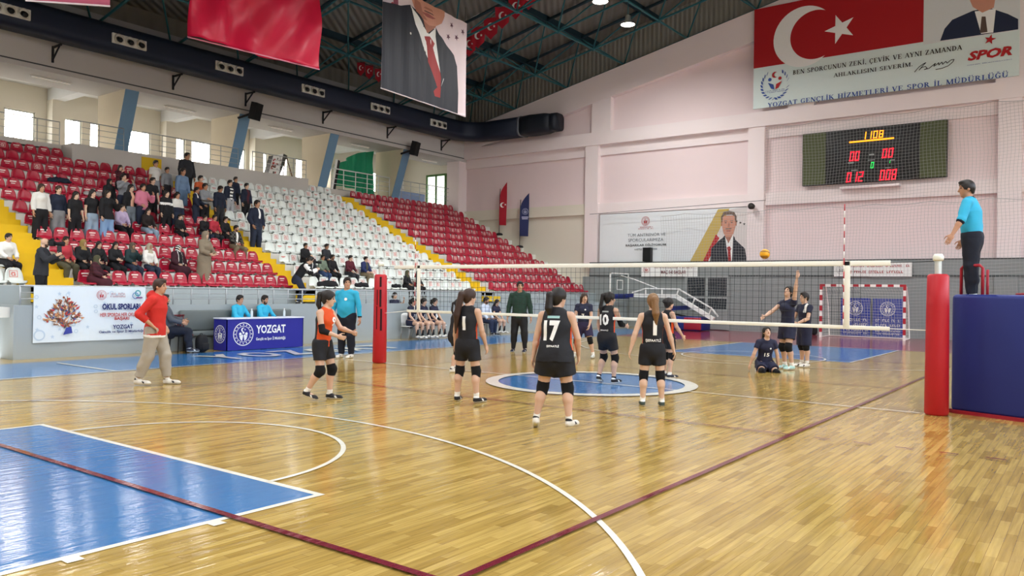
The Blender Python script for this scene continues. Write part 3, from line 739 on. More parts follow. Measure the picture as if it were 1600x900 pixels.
for i in range(31): g.tube([back(z, -1.48+2.96*i/30) for z in np.linspace(.03, 2.04, 9)], .003, 3, cap=False)
for z in np.linspace(.1, 2.0, 19): g.tube([back(z, y) for y in np.linspace(-1.48, 1.48, 9)], .003, 3, cap=False)
for y in (-1.48, 1.48):
    for z in np.linspace(.1, 2.0, 16): g.tube([(0, y, z), (back(z, y)[0], y, z)], .003, 3, cap=False)
    for q in np.linspace(.1, .9, 8): g.tube([(back(z, y)[0]*q, y, z) for z in np.linspace(.03, 2.0, 5)], .003, 3, cap=False)
g.build('goal_net', NETW, gt)

# ================================================================ parked basketball hoop
hp = thing('basketball_hoop', 'folded portable basketball hoop with white truss arm and navy pads', 'basketball hoop', (20.7, 8.0, 0))
HW = mat('white_hoop_steel', 'e4e6e2', .5)
def hq(x, y, dx=0): q = P(x, y, 0, 20.7+dx); return (q.x-20.7, q.y-8.0, q.z)
def C2(x, y): return 900+x/5.697, 420+y/5.697
for dx in (-.28, .28):
    mb = MB()
    top = [C2(620, 175), C2(915, 180), C2(1205, 350), C2(1265, 425)]; bot = [C2(520, 235), C2(590, 238), C2(890, 243), C2(1225, 450)]
    mb.tube([hq(*C2(500, 212), dx), hq(*top[0], dx), hq(*top[1], dx), hq(*top[2], dx), hq(*top[3], dx)], .04, 4); mb.build('truss_rail', HW, hp)
    mb = MB(); mb.tube([hq(*q, dx) for q in bot], .12, 4); mb.build('main_arm', HW, hp)
    for p0, p1 in (((620, 175), (620, 240)), ((765, 178), (765, 240)), ((915, 180), (890, 243)), ((1055, 265), (1035, 325)), ((1205, 350), (1180, 420))):
        MB().tube([hq(*C2(*p0), dx), hq(*C2(*p1), dx)], .035, 4).build('truss_strut', HW, hp)
    MB().tube([hq(*C2(400, 60), dx), hq(*C2(520, 95), dx), hq(*C2(720, 172), dx)], .025, 6).build('stay', HW, hp)
MB().tube([hq(*C2(840, 352)), hq(*C2(1005, 345))], .13, 4).build('navy_strut_pad', PADB, hp)
MB().tube([hq(*C2(870, 400)), hq(*C2(1000, 430)), hq(*C2(1200, 460))], .05, 4).build('lower_strut', mat('black_hoop_steel', '1b1d22', .5, .3), hp)
q0, q1 = hq(*C2(860, 545)), hq(*C2(1150, 480))
bs = MB(); bs.bevbox((-.6, q1[1], 0.02), (.6, q0[1], .62), .05); bs.build('base_box', PADB, hp)
MB().bevbox((-.62, q1[1]-.05, .05), (-.5, q1[1]+.75, .6), .05).build('red_base_pad', mat('red_base_pad', '9a2436', .5), hp)
# backboard facing the camera side, seen at a slant
q = Vector(hq(*C2(385, 235))); bbw = Matrix.Translation(q)
bd = MB(); L, H = 1.8, 1.05
for z in (0, H-.05): bd.box((-L/2, -.03, z), (L/2, .03, z+.05), None, bbw)
for x in (-L/2, L/2-.05): bd.box((x, -.03, 0), (x+.05, .03, H), None, bbw)
for z in (.25, .68): bd.box((-.3, -.035, z), (.3, -.02, z+.045), None, bbw)
for x in (-.3, .255): bd.box((x, -.035, .25), (x+.045, -.02, .72), None, bbw)
bb = bd.build('backboard_frame', HW, hp)
MB().box((-L/2, -.01, 0), (L/2, .01, H), None, bbw).build('backboard_glass', glass('hoop_glass', (.92, .95, .95), .08), bb)
MB().bevbox((-L/2-.04, -.05, -.17), (L/2+.04, .05, .06), .02, None, bbw).build('backboard_pad', PADB, bb)
MB().tube([hq(*C2(450, 238)), hq(*C2(590, 238))], .12, 4).build('arm_pad', PADB, hp)

# ================================================================ protective nets before the far wall
def hall_net(label, y0, y1, z0, z1, x, step, amp, r=.0042):
    mb = MB(); n = int((y1-y0)/step)
    f = lambda y, z: x-.06-amp*(.5+.5*math.sin(y*2.3+z*.9)+.3*math.sin(y*5.1))
    zt = lambda y: z1-.1*abs(math.sin(y*1.55))
    for i in range(n+1):
        y = y0+(y1-y0)*i/n; mb.tube([(f(y, z), y+.04*math.sin(z*2.1+y), z) for z in np.linspace(z0, zt(y), 7)], r, 3, cap=False)
    for j in range(int((z1-z0-.12)/step)+1):
        z = z0+j*step; mb.tube([(f(y, z), y, z+.03*math.sin(y*2.1)) for y in np.linspace(y0, y1, 22)], r, 3, cap=False)
    mb.tube([(f(y, zt(y)), y, zt(y)) for y in np.linspace(y0, y1, 60)], .012, 4)
    return tag(mb.build('protective_net', mat('dark_net_twine', 'a2a3a3', .85)), label, 'net')
hall_net('dark protective net hanging over the scoreboard bay of the far wall', -7.5, 4.5, 5.2, 8.98, XF-.12, .125, .05)
hall_net('dark protective net along the lower far wall behind the goal', -7.5, 9.3, 0.05, 5.35, XF-.3, .125, .07)
b = MB(); b.tube([(XF-.3, 13.3, 5.55), (XF-.32, 4.4, 5.75)], .012, 5)
tag(b.build('net_cable', mat('dark_cable', '3a3a3c', .6)), 'thin steel cable stretched above the white banner', 'cable')

# ================================================================ printed colours
def ink(name, c, rough=.6): return mat('print_'+name, c, rough, noise=.02)
IW, IOFF, INAVY, IRED, IBLUE, IBLACK = ink('white', 'eef0ee'), ink('pale_aqua', 'd6e6e4'), ink('navy', '1c2a6a'), ink('red', 'b01c22'), ink('blue', '2c4f9e'), ink('black', '1a1a1e')
ISUIT, ISKIN, ISKIN2, IHAIR, IGREY, IGOLD, IPINK, ITIE = ink('dark_suit', '20242e'), ink('skin', 'c99079'), ink('skin_tone_dark', 'a8705c'), ink('grey_hair', '6a5a50'), ink('grey', '9aa0a0'), ink('gold', 'c2aa5c'), ink('pale_pink', 'e0d0d4'), ink('tie_red', '9c2a2a')
def R2(u0, v0, u1, v1): return poly2d([[(u0, v0), (u1, v0), (u1, v1), (u0, v1)]])
def emblem(g, cx, cy, r, m, m2=None, dots=16):
    g.put(ring2d(cx, cy, r*.93, r, 40), m); g.put(ring2d(cx, cy, r*.66, r*.7, 36), m, step=False)
    for i in range(dots):
        a = 2*math.pi*i/dots; g.put(poly2d([star(cx+r*.81*math.cos(a), cy+r*.81*math.sin(a), r*.085)]), m, step=False)
    g.put(poly2d([crescent(cx-r*.02, cy+r*.36, r*.2, r*.16, r*.09)]), m, step=False); g.put(poly2d([star(cx+r*.16, cy+r*.38, r*.09)]), m, step=False)
    for s in (-1, 1):
        g.put(poly2d([disc(cx+s*r*.3, cy+r*.02, r*.13, 14)]), m2 or m, step=False)
        g.put(poly2d([[(cx+s*r*.42, cy-r*.1), (cx+s*r*.28, cy-r*.14), (cx+s*r*.1, cy-r*.02), (cx+s*r*.02, cy-r*.12), (cx+s*r*.12, cy-r*.6), (cx+s*r*.3, cy-r*.45)][::s]]), m, step=False)
    g.put(poly2d([disc(cx, cy+r*.12, r*.1, 14)]), m, step=False)
def plane_uv(ax, val, O, U, V):
    O, U, V = Vector(O), Vector(U).normalized(), Vector(V).normalized()
    def uv(x, y):
        p = P(x, y, ax, val)-O; return (p.dot(U), p.dot(V))
    return uv
def txt(g, uv, s, p0, p1, m, bold=.012, **k):
    """text whose lower left corner is seen at pixel p0 and upper right corner at p1"""
    a, b = uv(*p0), uv(*p1)
    g.put(text2d(s, w=b[0]-a[0], h=b[1]-a[1], bold=bold, **k), m, at=a)
def small_print(g, uv, p0, p1, m, n=1, seed=1, lh=.62):
    """lines of print too small to read in the photo: rows of short strokes"""
    a, b = uv(*p0), uv(*p1); rg = random.Random(seed); H = (b[1]-a[1])/n
    g.k += 1
    for j in range(n):
        u = a[0]; z0 = b[1]-(j+1)*H+H*(1-lh)/2
        while u < b[0]:
            w_ = H*lh*rg.uniform(.45, .8); k = rg.choice((0, 1, 2))
            if rg.random() > .14:
                t = H*lh*.24
                g.put(R2(u, z0, u+t, z0+H*lh), m, step=False)
                if k != 0: g.put(R2(u, z0+H*lh-t, min(u+w_, b[0]), z0+H*lh), m, step=False)
                if k != 1: g.put(R2(u, z0, min(u+w_, b[0]), z0+t), m, step=False)
            u += w_+H*lh*.22
# ---- slab lettering with thick and thin strokes, drawn from outlines
def _glyph(ch):
    base = {'Ç': 'C', 'Ğ': 'G', 'İ': 'I', 'Ö': 'O', 'Ü': 'U'}.get(ch, ch); P_ = []; TH, TN, SF = .2, .09, .07
    def box(x0, y0, x1, y1): P_.append([(x0, y0), (x1, y0), (x1, y1), (x0, y1)])
    def ser(x, y, l=.14): box(x-l, min(y, y+SF if y < .5 else y-SF), x+l, max(y, y+SF if y < .5 else y-SF))
    def vert(x, t=TH, b=True, u=True, y0=0, y1=1):
        box(x-t/2, y0, x+t/2, y1)
        if b: ser(x, y0, t/2+.09)
        if u: ser(x, y1, t/2+.09)
    def line(x0, y0, x1, y1, t):
        n = math.hypot(x1-x0, y1-y0); d = t/2/max(abs(y1-y0)/n, .3); P_.append([(x0-d, y0), (x0+d, y0), (x1+d, y1), (x1-d, y1)][::1 if y1 > y0 else -1])
    def arc(cx, cy, rx, ry, a0, a1, n=14):
        for i in range(n):
            q = []
            for a, k in ((a0+(a1-a0)*i/n, 1), (a0+(a1-a0)*(i+1)/n, 1), (a0+(a1-a0)*(i+1)/n, 0), (a0+(a1-a0)*i/n, 0)):
                c, s = math.cos(R(a)), math.sin(R(a)); q.append((cx+(rx if k else rx-TH*.95)*c, cy+(ry if k else ry-TN)*s))
            P_.append(q)
    W_ = .9
    if base == 'A': line(.08, 0, .43, 1, TN); line(.8, 0, .43, 1, TH); box(.22, .3, .62, .37); ser(.08, 0); ser(.8, 0)
    elif base == 'B': vert(.2); arc(.3, .76, .34, .24, -90, 90); arc(.3, .27, .42, .27, -90, 90); box(.2, .93, .32, 1); box(.2, .48, .34, .55); box(.2, 0, .32, .07); W_ = .78
    elif base in 'CG':
        arc(.46, .5, .44, .52, 42, 318); box(.72, .66, .79, 1.0)
        if base == 'G': box(.62, .05, .8, .42); box(.52, .38, .9, .45)
        else: W_ = .86
    elif base == 'D': vert(.2); arc(.32, .5, .54, .5, -90, 90); box(.2, .93, .34, 1); box(.2, 0, .34, .07); W_ = .92
    elif base == 'E': vert(.2); box(.2, .93, .72, 1); box(.2, .47, .55, .54); box(.2, 0, .75, .07); box(.66, .74, .73, 1); box(.69, 0, .76, .28); box(.5, .36, .56, .65); W_ = .82
    elif base == 'H': vert(.2); vert(.78); box(.2, .46, .78, .53); W_ = 1.0
    elif base == 'I': vert(.2); W_ = .42
    elif base == 'K': vert(.2); line(.26, .4, .74, 1, TN); line(.84, 0, .44, .58, TH); ser(.74, 1); ser(.84, 0); W_ = 1.0
    elif base == 'L': vert(.2); box(.2, 0, .72, .07); box(.66, 0, .73, .3); W_ = .78
    elif base == 'M': vert(.14, TN); vert(.98); line(.54, .02, .16, 1, TH); line(.54, .02, .94, 1, TN); W_ = 1.16
    elif base == 'N': vert(.14, TN, True, True); vert(.8, TN, False, True); line(.8, 0, .14, 1, TH); W_ = .94
    elif base == 'O': arc(.47, .5, .46, .52, 0, 360, 26); W_ = .96
    elif base in 'PR':
        vert(.2); arc(.32, .74, .4, .26, -90, 90); box(.2, .93, .34, 1); box(.2, .48, .36, .55); W_ = .78
        if base == 'R': line(.8, 0, .46, .5, TH); ser(.82, 0, .1); W_ = .94
    elif base == 'S': arc(.38, .74, .33, .28, 35, 270); arc(.38, .26, .35, .28, -148, 90); box(.58, .74, .65, 1); box(.06, 0, .13, .28); W_ = .76
    elif base == 'T': vert(.42, TH, True, False); box(.02, .93, .82, 1); box(.02, .7, .09, 1); box(.75, .7, .82, 1); W_ = .86
    elif base == 'U': vert(.2, TH, False, True, .33); vert(.8, TN, False, True, .33); arc(.47, .33, .37, .35, 180, 360); W_ = .98
    elif base == 'V': line(.42, 0, .1, 1, TH); line(.42, 0, .76, 1, TN); ser(.1, 1); ser(.76, 1); W_ = .88
    elif base == 'Y': line(.42, .42, .1, 1, TH); line(.42, .42, .76, 1, TN); vert(.42, TH, True, False, 0, .46); ser(.1, 1); ser(.76, 1); W_ = .88
    elif base == 'Z': box(.06, .93, .74, 1); box(.04, 0, .76, .07); line(.14, .03, .64, .97, TH); box(.05, .72, .12, 1); box(.69, 0, .76, .28); W_ = .82
    elif base == '.': box(.06, 0, .24, .17); W_ = .3
    elif base == ',': box(.06, 0, .24, .17); box(.15, -.16, .24, .02); W_ = .3
    else: W_ = .45
    if ch == 'Ç': box(.4, -.2, .54, 0); box(.32, -.26, .5, -.17)
    if ch == 'İ': box(.11, 1.1, .29, 1.26)
    if ch in 'ÖÜ': box(.22, 1.1, .38, 1.26); box(.58, 1.1, .74, 1.26)
    if ch == 'Ğ': arc(.46, 1.3, .22, .2, 200, 340, 8)
    return P_, W_
def serif2d(s, w, h):
    v, f, x = [], [], 0.0
    for ch in s:
        ps, cw = _glyph(ch)
        for p in ps: o = len(v); v += [(q[0]+x, q[1]) for q in p]; f.append(tuple(range(o, o+len(p))))
        x += cw+.1
    v = np.array(v)*np.array([w/x, h]); return v, f
def stxt(g, uv, s, p0, p1, m):
    a, b = uv(*p0), uv(*p1); g.put(serif2d(s, b[0]-a[0], b[1]-a[1]), m, at=a)
MY, MZ, MX = (0, -1, 0), (0, 0, 1), (1, 0, 0)

def clip0(pts, v0):
    out = []
    for i in range(len(pts)):
        a, b = pts[i-1], pts[i]
        if (a[1] >= v0) != (b[1] >= v0):
            t = (v0-a[1])/(b[1]-a[1]); out.append((a[0]+(b[0]-a[0])*t, v0))
        if b[1] >= v0: out.append(b)
    return out
def suit_portrait(g, cx, base, s, head=True, tie=ITIE, flip=1, top_cut=None):
    """a generic man in a dark suit and tie, drawn flat; s = shoulder half width"""
    f = lambda pts: poly2d([clip0([(cx+p[0]*s, base+p[1]*s) for p in pts], .01)])
    g.put(f([(-1, 0), (1.02, 0), (1.04, .9), (.92, 1.55), (.45, 1.98), (.2, 2.2), (-.28, 2.2), (-.55, 2.02), (-.98, 1.6), (-1.04, .9)]), ISUIT)
    g.put(f([(-.3, 2.25), (.02, .5), (.2, .5), (.3, 1.7), (.26, 2.25), (0, 2.35)]), IW)
    g.put(f([(-.1, 1.62), (.06, 1.7), (.17, 1.55), (.12, 1.45), (.24, .3), (.08, 0), (-.02, .35), (-.03, 1.45)]), tie)
    g.put(f([(-.3, 2.22), (-.2, 2.3), (.06, .45), (-.06, .3), (-.5, 1.35), (-.36, 1.5)]), ISUIT)
    g.put(f([(.26, 2.25), (.34, 2.2), (.5, 1.5), (.42, 1.4), (.3, .4), (.2, .45)]), ISUIT)
    if not head: return
    g.put(f([(-.2, 2.25), (.0, 1.85), (.2, 2.25), (.22, 2.6), (-.22, 2.6)]), ISKIN2)
    g.put(f([(-.16, 2.22), (.1, 2.2), (.28, 2.38), (.37, 2.72), (.4, 3.05), (.34, 3.36), (-.36, 3.36), (-.4, 3.05), (-.36, 2.7), (-.28, 2.4)]), ISKIN)
    g.put(f([(-.42, 2.98), (-.36, 3.02), (-.34, 3.3), (-.2, 3.42), (.18, 3.42), (.33, 3.3), (.36, 3.02), (.42, 2.98), (.44, 3.3), (.3, 3.56), (0, 3.64), (-.3, 3.58), (-.44, 3.3)]), IHAIR)
    for q in (-.17, .17):
        g.put(f([(q-.09, 3.06), (q+.09, 3.06), (q+.08, 3.1), (q-.08, 3.1)]), IHAIR, step=False); g.put(f([(q-.06, 2.96), (q+.06, 2.96), (q+.05, 3.0), (q-.05, 3.0)]), IBLACK, step=False)
    g.put(f([(-.05, 2.74), (.06, 2.74), (.04, 2.98), (-.02, 2.98)]), ISKIN2); g.put(f([(-.18, 2.68), (.18, 2.68), (.16, 2.62), (-.16, 2.62)]), IHAIR, step=False); g.put(f([(-.13, 2.55), (.13, 2.55), (.1, 2.5), (-.1, 2.5)]), ink('lip', '9a5650'), step=False)
    for q in (-.42, .39): g.put(f([(q, 2.8), (q+.05, 2.8), (q+.06, 3.02), (q-.02, 3.02)]), ISKIN2, step=False)

# ================================================================ big banner over the scoreboard
xb = XF-.16
O = Vector((xb, 5.07, 9.83)); uv = plane_uv(0, xb, O, MY, MZ)
bt = thing('wall_banner', 'big banner with red flag and blue lettering on the far wall over the scoreboard', 'banner', O)
mb = MB(); mb.box((0, 0, 0), (.05, -9.93, 4.4)); mb.build('board', IOFF, bt)
def gr(O, **k): return Graphic((0, 0, 0), MY, MZ, **k)
g = gr(O)
fb = uv(1180, 107)[1]; fr = uv(1443, 40)[0]
g.put(R2(0, fb, fr, 4.4), ink('flag_red', 'a8141c')); 
c0 = uv(1256, 57); rad = 1.29
g.put(poly2d([crescent(c0[0], c0[1], rad, rad*.8, rad*.36)]), IW); g.put(poly2d([star(uv(1313, 44)[0], uv(1313, 44)[1]-.02, .63, 180, .39)]), IW)
g.put(R2(fr, uv(1443, 70)[1]+.0, 9.93, 4.4), ink('portrait_ground', 'd5dadb'))
sh = [uv(*q) for q in ((1469, 64), (1476, 45), (1488, 31), (1520, 17), (1545, 12), (1575, 22), (1591, 30), (1591, 46))]
g.put(poly2d([sh]), ink('portrait_suit_navy', '1d2740')); g.put(poly2d([[uv(*q) for q in ((1523, 18), (1533, 53), (1552, 51), (1556, 14))]]), IW)
g.put(poly2d([[uv(*q) for q in ((1534, 26), (1540, 26), (1543, 50), (1531, 52))]]), ink('brown_tie', '5a4a42'))
g.put(poly2d([[uv(*q) for q in ((1516, 2), (1520, 11), (1535, 20), (1553, 12), (1557, -14), (1513, -12))]]), ISKIN)
g.build('flag_and_portrait_print', bt)
stxt(g, uv, 'BEN SPORCUNUN ZEKİ, ÇEVİK VE AYNI ZAMANDA', (1239, 117), (1504, 70), IBLACK)
stxt(g, uv, 'AHLAKLISINI SEVERİM.', (1303, 121), (1427, 97), IBLACK)
stxt(g, uv, 'YOZGAT GENÇLİK HİZMETLERİ VE SPOR İL MÜDÜRLÜĞÜ', (1200, 168), (1577, 112), IBLUE)
txt(g, uv, 'SPOR', (1512, 96), (1582, 71), IRED, .045, shear=.25); g.put(poly2d([star(*uv(1547, 62), .2, 75)]), IRED)
txt(g, uv, 'GENEL MÜDÜRLÜĞÜ', (1511, 103), (1581, 92), IBLUE, .012)
sg = [uv(*q) for q in ((1429, 113), (1436, 105), (1443, 100), (1447, 98), (1442, 103), (1436, 110), (1440, 106), (1446, 104), (1449, 107), (1444, 109), (1452, 107), (1458, 102), (1462, 99), (1459, 104), (1464, 101), (1467, 98), (1467, 102), (1472, 97), (1473, 101), (1478, 96), (1480, 99), (1486, 94), (1491, 93), (1489, 97), (1482, 103), (1472, 107), (1462, 109))]
for a, b in zip(sg, sg[1:]):
    a, b = Vector((a[0], a[1], 0)), Vector((b[0], b[1], 0)); n = (b-a).orthogonal() if False else Vector((-(b-a).y, (b-a).x, 0)).normalized()*.013
    g.put(poly2d([[(a-n)[:2], (b-n)[:2], (b+n)[:2], (a+n)[:2]]]), IBLACK, step=False)
ec = uv(1211, 130)
for s in (-1, 1):
    for i in range(11):
        a = R(-85+i*14) if s > 0 else R(265-i*14); cx, cy = ec[0]+.58*math.cos(a), ec[1]-.06+.62*math.sin(a)
        g.put(poly2d([[(cx+.1*math.cos(a+s*.9), cy+.1*math.sin(a+s*.9)), (cx+.03, cy+.04), (cx-.1*math.cos(a+s*.9), cy-.1*math.sin(a+s*.9)), (cx-.03, cy-.04)]]), IBLUE, step=False)
g.put(poly2d([crescent(ec[0], ec[1]+.36, .13, .1, .06)]), IRED)
for s, m in ((-1, IBLUE), (1, IRED)):
    g.put(poly2d([disc(ec[0]+s*.22, ec[1]+.18, .075, 14)]), m); g.put(poly2d([[(ec[0]+s*.3, ec[1]+.05), (ec[0]+s*.06, ec[1]-.05), (ec[0]+s*.02, ec[1]-.28), (ec[0]+s*.16, ec[1]-.22)][::s]]), m, step=False)
small_print(g, uv, (1196, 147), (1226, 138), IBLUE, 2, 4)
g.build('lettering', bt)

# ================================================================ scoreboard
xs_ = XF-.02
O = Vector((xs_, 2.95, 6.3)); uv = plane_uv(0, xs_, O, MY, MZ)
sb = thing('scoreboard', 'electronic scoreboard with red and amber digits on the far wall', 'scoreboard', O)
mb = MB(); mb.bevbox((0, 0, 0), (.2, -5.48, 2.22), .02); mb.build('cabinet', mat('black_scoreboard', '121316', .45), sb)
g = gr(O); OL = ink('olive_panel', '4a5230')
g.put(R2(0.02, .02, uv(1290, 250)[0], 2.2), OL); g.build('side_panel', sb); g.put(R2(uv(1437, 250)[0], .02, 5.46, 2.2), OL, step=False); g.build('side_panel', sb)
LEDR, LEDA, LEDG = mat('red_led', 'ff1830', .5, emit=3.0), mat('amber_led', 'ff9a10', .5, emit=3.0), mat('green_led', '20e060', .5, emit=2.0)
SEG = {'0': 'abcdef', '1': 'bc', '2': 'abged', '8': 'abcdefg', '3': 'abgcd'}
def seg7(g, ch, u, v, w, h, m):
    t = min(h*.15, w*.24); sl = lambda x, y: (u+x+y*.12, v+y)
    S = {'a': [(0, h-t), (w, h-t), (w, h), (0, h)], 'd': [(0, 0), (w, 0), (w, t), (0, t)], 'g': [(0, h/2-t/2), (w, h/2-t/2), (w, h/2+t/2), (0, h/2+t/2)],
         'f': [(0, h/2), (t, h/2), (t, h), (0, h)], 'b': [(w-t, h/2), (w, h/2), (w, h), (w-t, h)], 'e': [(0, 0), (t, 0), (t, h/2), (0, h/2)], 'c': [(w-t, 0), (w, 0), (w, h/2), (w-t, h/2)]}
    for s in SEG[ch]: g.put(poly2d([[sl(*q) for q in S[s]]]), m, step=False)
g = gr(O); g.k = 3
for s, p0, p1, m in (('1108', (1346, 218), (1382, 203), LEDA), ('00', (1327, 252), (1344, 236), LEDR), ('00', (1378, 247), (1397, 231), LEDR), ('012', (1322, 285), (1350, 268), LEDR), ('008', (1374, 282), (1402, 264), LEDR), ('0', (1360, 263), (1366, 253), LEDG), ('1', (1387, 255), (1392, 250), LEDG)):
    a, b = uv(*p0), uv(*p1); n = len(s); wd = (b[0]-a[0])/n
    for i, ch in enumerate(s): seg7(g, ch, a[0]+i*wd, a[1], wd*.74, b[1]-a[1], m)
    g.build('lit_number', sb)
a, b = uv(1327, 226), uv(1397, 214.5); g.put(R2(a[0], a[1]+.06, b[0], b[1]), LEDA); g.build('lit_bar', sb)
for p0, p1 in (((1358, 243), (1366, 240)), ((1356, 251), (1367, 249)), ((1325, 256), (1334, 253)), ((1390, 251), (1398, 249)), ((1330, 267), (1340, 265)), ((1383, 263), (1392, 261))): a, b = uv(*p0), uv(*p1); g.put(R2(a[0], a[1], b[0], b[1]), IGREY, step=False)
g.build('caption_marks', sb)
a, b = P(1312, 296, 0, XF-.15), P(1406, 288, 0, XF-.15)
tag(MB().bevbox((XF-.2, b.y, a.z), (XF+.15, a.y, a.z+.1), .02).build('wall_shelf', PINK2), 'pale shelf under the electronic scoreboard', 'shelf')

# ================================================================ wishes banner between the pilasters
xb = XF+.06; O = Vector((xb, 12.92, 3.12)); uv = plane_uv(0, xb, O, MY, MZ); Wd, Ht = 7.56, 2.42
bt = thing('wall_banner', 'pale banner with grey lettering and a suited man on the far wall', 'banner', O)
MB().box((0, 0, 0), (.03, -Wd, Ht)).build('board', ink('pale_banner', 'dfe5e8'), bt)
g = gr(O)
d0, d1 = uv(1078, 410), uv(1128, 325)
g.put(poly2d([[uv(1078, 409), uv(1100, 409), uv(1140, 326), uv(1122, 327)]]), IGOLD)
g.put(poly2d([[uv(1100, 409), (Wd, uv(1168, 408)[1]), (Wd, Ht), uv(1140, 327)]]), ink('pale_flag_ground', 'd9d4d2'))
g.put(poly2d([[uv(1098, 409), uv(1106, 409), uv(1124, 372), uv(1119, 366)]]), IRED)
for i in range(5): g.put(poly2d([star(*uv(1145+i*6, 344+i*2), .07)]), IBLACK, step=False)
g.build('background_print', bt); ct = uv(1137, 408); suit_portrait(g, uv(1138, 408)[0], -.72, .83)
g.build('portrait_print', bt)
txt(g, uv, 'TÜM ANTRENÖR VE', (981, 370), (1040, 362.5), ink('lettering_grey', '5a646c'), .0); txt(g, uv, 'SPORCULARIMIZA', (982, 378), (1037, 371.5), ink('lettering_grey', '5a646c'), .0)
txt(g, uv, 'BAŞARILAR DİLİYORUM', (978, 386), (1041, 379.3), ink('lettering_dark', '24282e'), .02)
small_print(g, uv, (992, 391.5), (1027, 387), ink('lettering_dark', '24282e'), 1, 6)
emblem(g, *uv(1009, 345.5), .22, IRED); small_print(g, uv, (998, 359), (1021, 353), IRED, 2, 8)
g.build('print', bt)
tag(MB().lathe([(.02, 0), (.12, .1), (.14, .3), (.02, .32)], n=14, M=Matrix.Translation(P(1177, 323, 0, XF-.05)) @ Matrix.Rotation(R(-90), 4, 'Y')).build('siren_horn', mat('dark_horn', '2c2826', .5)), 'small dark horn fixed to the pilaster by the wishes banner', 'horn')

# white and blue banners on the grey wall
def wall_cloth(label, p0, p1, x, base, draw, name='wall_banner'):
    a, b = P(*p0, 0, x), P(*p1, 0, x); O = Vector((x, a.y, a.z)); t = thing(name, label, 'banner', O)
    W_, H_ = a.y-b.y, b.z-a.z
    MB().box((0, 0, 0), (.015, -W_, H_)).build('cloth', base, t); g = gr(O); draw(g, plane_uv(0, x, O, MY, MZ), W_, H_); g.build('print', t)
def draw_start(g, uv, W_, H_):
    emblem(g, uv(1010, 421)[0], H_*.55, .17, IRED); small_print(g, uv, (1021, 420), (1084, 416), ink('dark_red', '7a2a30'), 1, 3)
    txt(g, uv, 'MAÇ 0-0 BAŞLAR', (1033, 429), (1072, 422), ink('dark_red', '7a2a30'), .02)
wall_cloth('white banner with a short dark slogan on the grey wall above the basketball hoop', (1002, 432), (1090, 411), XF-.2, IW, draw_start)
def draw_lines(g, uv, W_, H_):
    emblem(g, .28, H_*.5, .2, IGREY); small_print(g, uv, (1328, 418), (1421, 413), IRED, 1, 11, .75); small_print(g, uv, (1328, 427.5), (1421, 422), IRED, 1, 12, .75)
wall_cloth('white banner with two rows of red print on the grey wall above the goal', (1303, 432), (1425, 409), XF-.2, IW, draw_lines)
def draw_blue(seed):
    def f(g, uv, W_, H_):
        emblem(g, W_*.5, H_*.74, H_*.18, IW)
        for z0, z1, n in ((.4, .5, 1), (.28, .38, 1), (.08, .22, 2)): small_print(g, lambda x, y: (x, y), (W_*.1, H_*z0), (W_*.9, H_*z1), IW, n, seed+int(z0*100))
    return f
IBL = ink('banner_blue', '2a3f9c')
wall_cloth('blue banner with white emblem behind the goal, half hidden by the net band', (1313, 526), (1360, 466), XF-.2, IBL, draw_blue(20))
wall_cloth('blue banner with white emblem behind the goal, beside the right goal post', (1363, 528), (1411, 467), XF-.2, IBL, draw_blue(40))

# ================================================================ cloth banners hanging from the roof frame
def hung(name, label, y, bl, br, H_, base, draw, amp=.05, freq=5.0, cat='banner', hem=None, sag=None):
    a = P(*bl, 1, y); b = P(*br, 2, a.z); U = (b-a); W_ = U.length; U.normalize()
    fn = lambda u, v: amp*(math.sin(u*freq+.5*math.sin(v*.9))*.6+.4*math.sin(u*freq*2.3+v*.5)) + (sag(u/W_, v) if sag else 0)
    t = thing(name, label, cat, a)
    g = Graphic((0, 0, 0), U, MZ, fn, .09); g.k = 0; g.put(poly2d([[(0, 0), (W_, 0), (W_, H_), (0, H_)]]), base, lift=0); o = g.build('cloth', t)
    for p in o.data.polygons: p.use_smooth = True
    if draw:
        g = Graphic((0, 0, 0), U, MZ, fn, .13); draw(g, plane_uv(1, y, a, U, MZ), W_, H_); g.build('print', t)
    MB().tube([(0, 0, -.01), tuple(U*W_ + Vector((0, 0, -.01)))], .022, 6).build('bottom_rod', hem or mat('pale_hem', 'd8ccd0', .6), t)
    for q in (.02, .98): MB().tube([tuple(U*W_*q+Vector((0, 0, H_-.02))), tuple(U*W_*q+Vector((0, 0, H_+.6)))], .01, 5).build('hanging_cord', ROPE, t)
    return W_
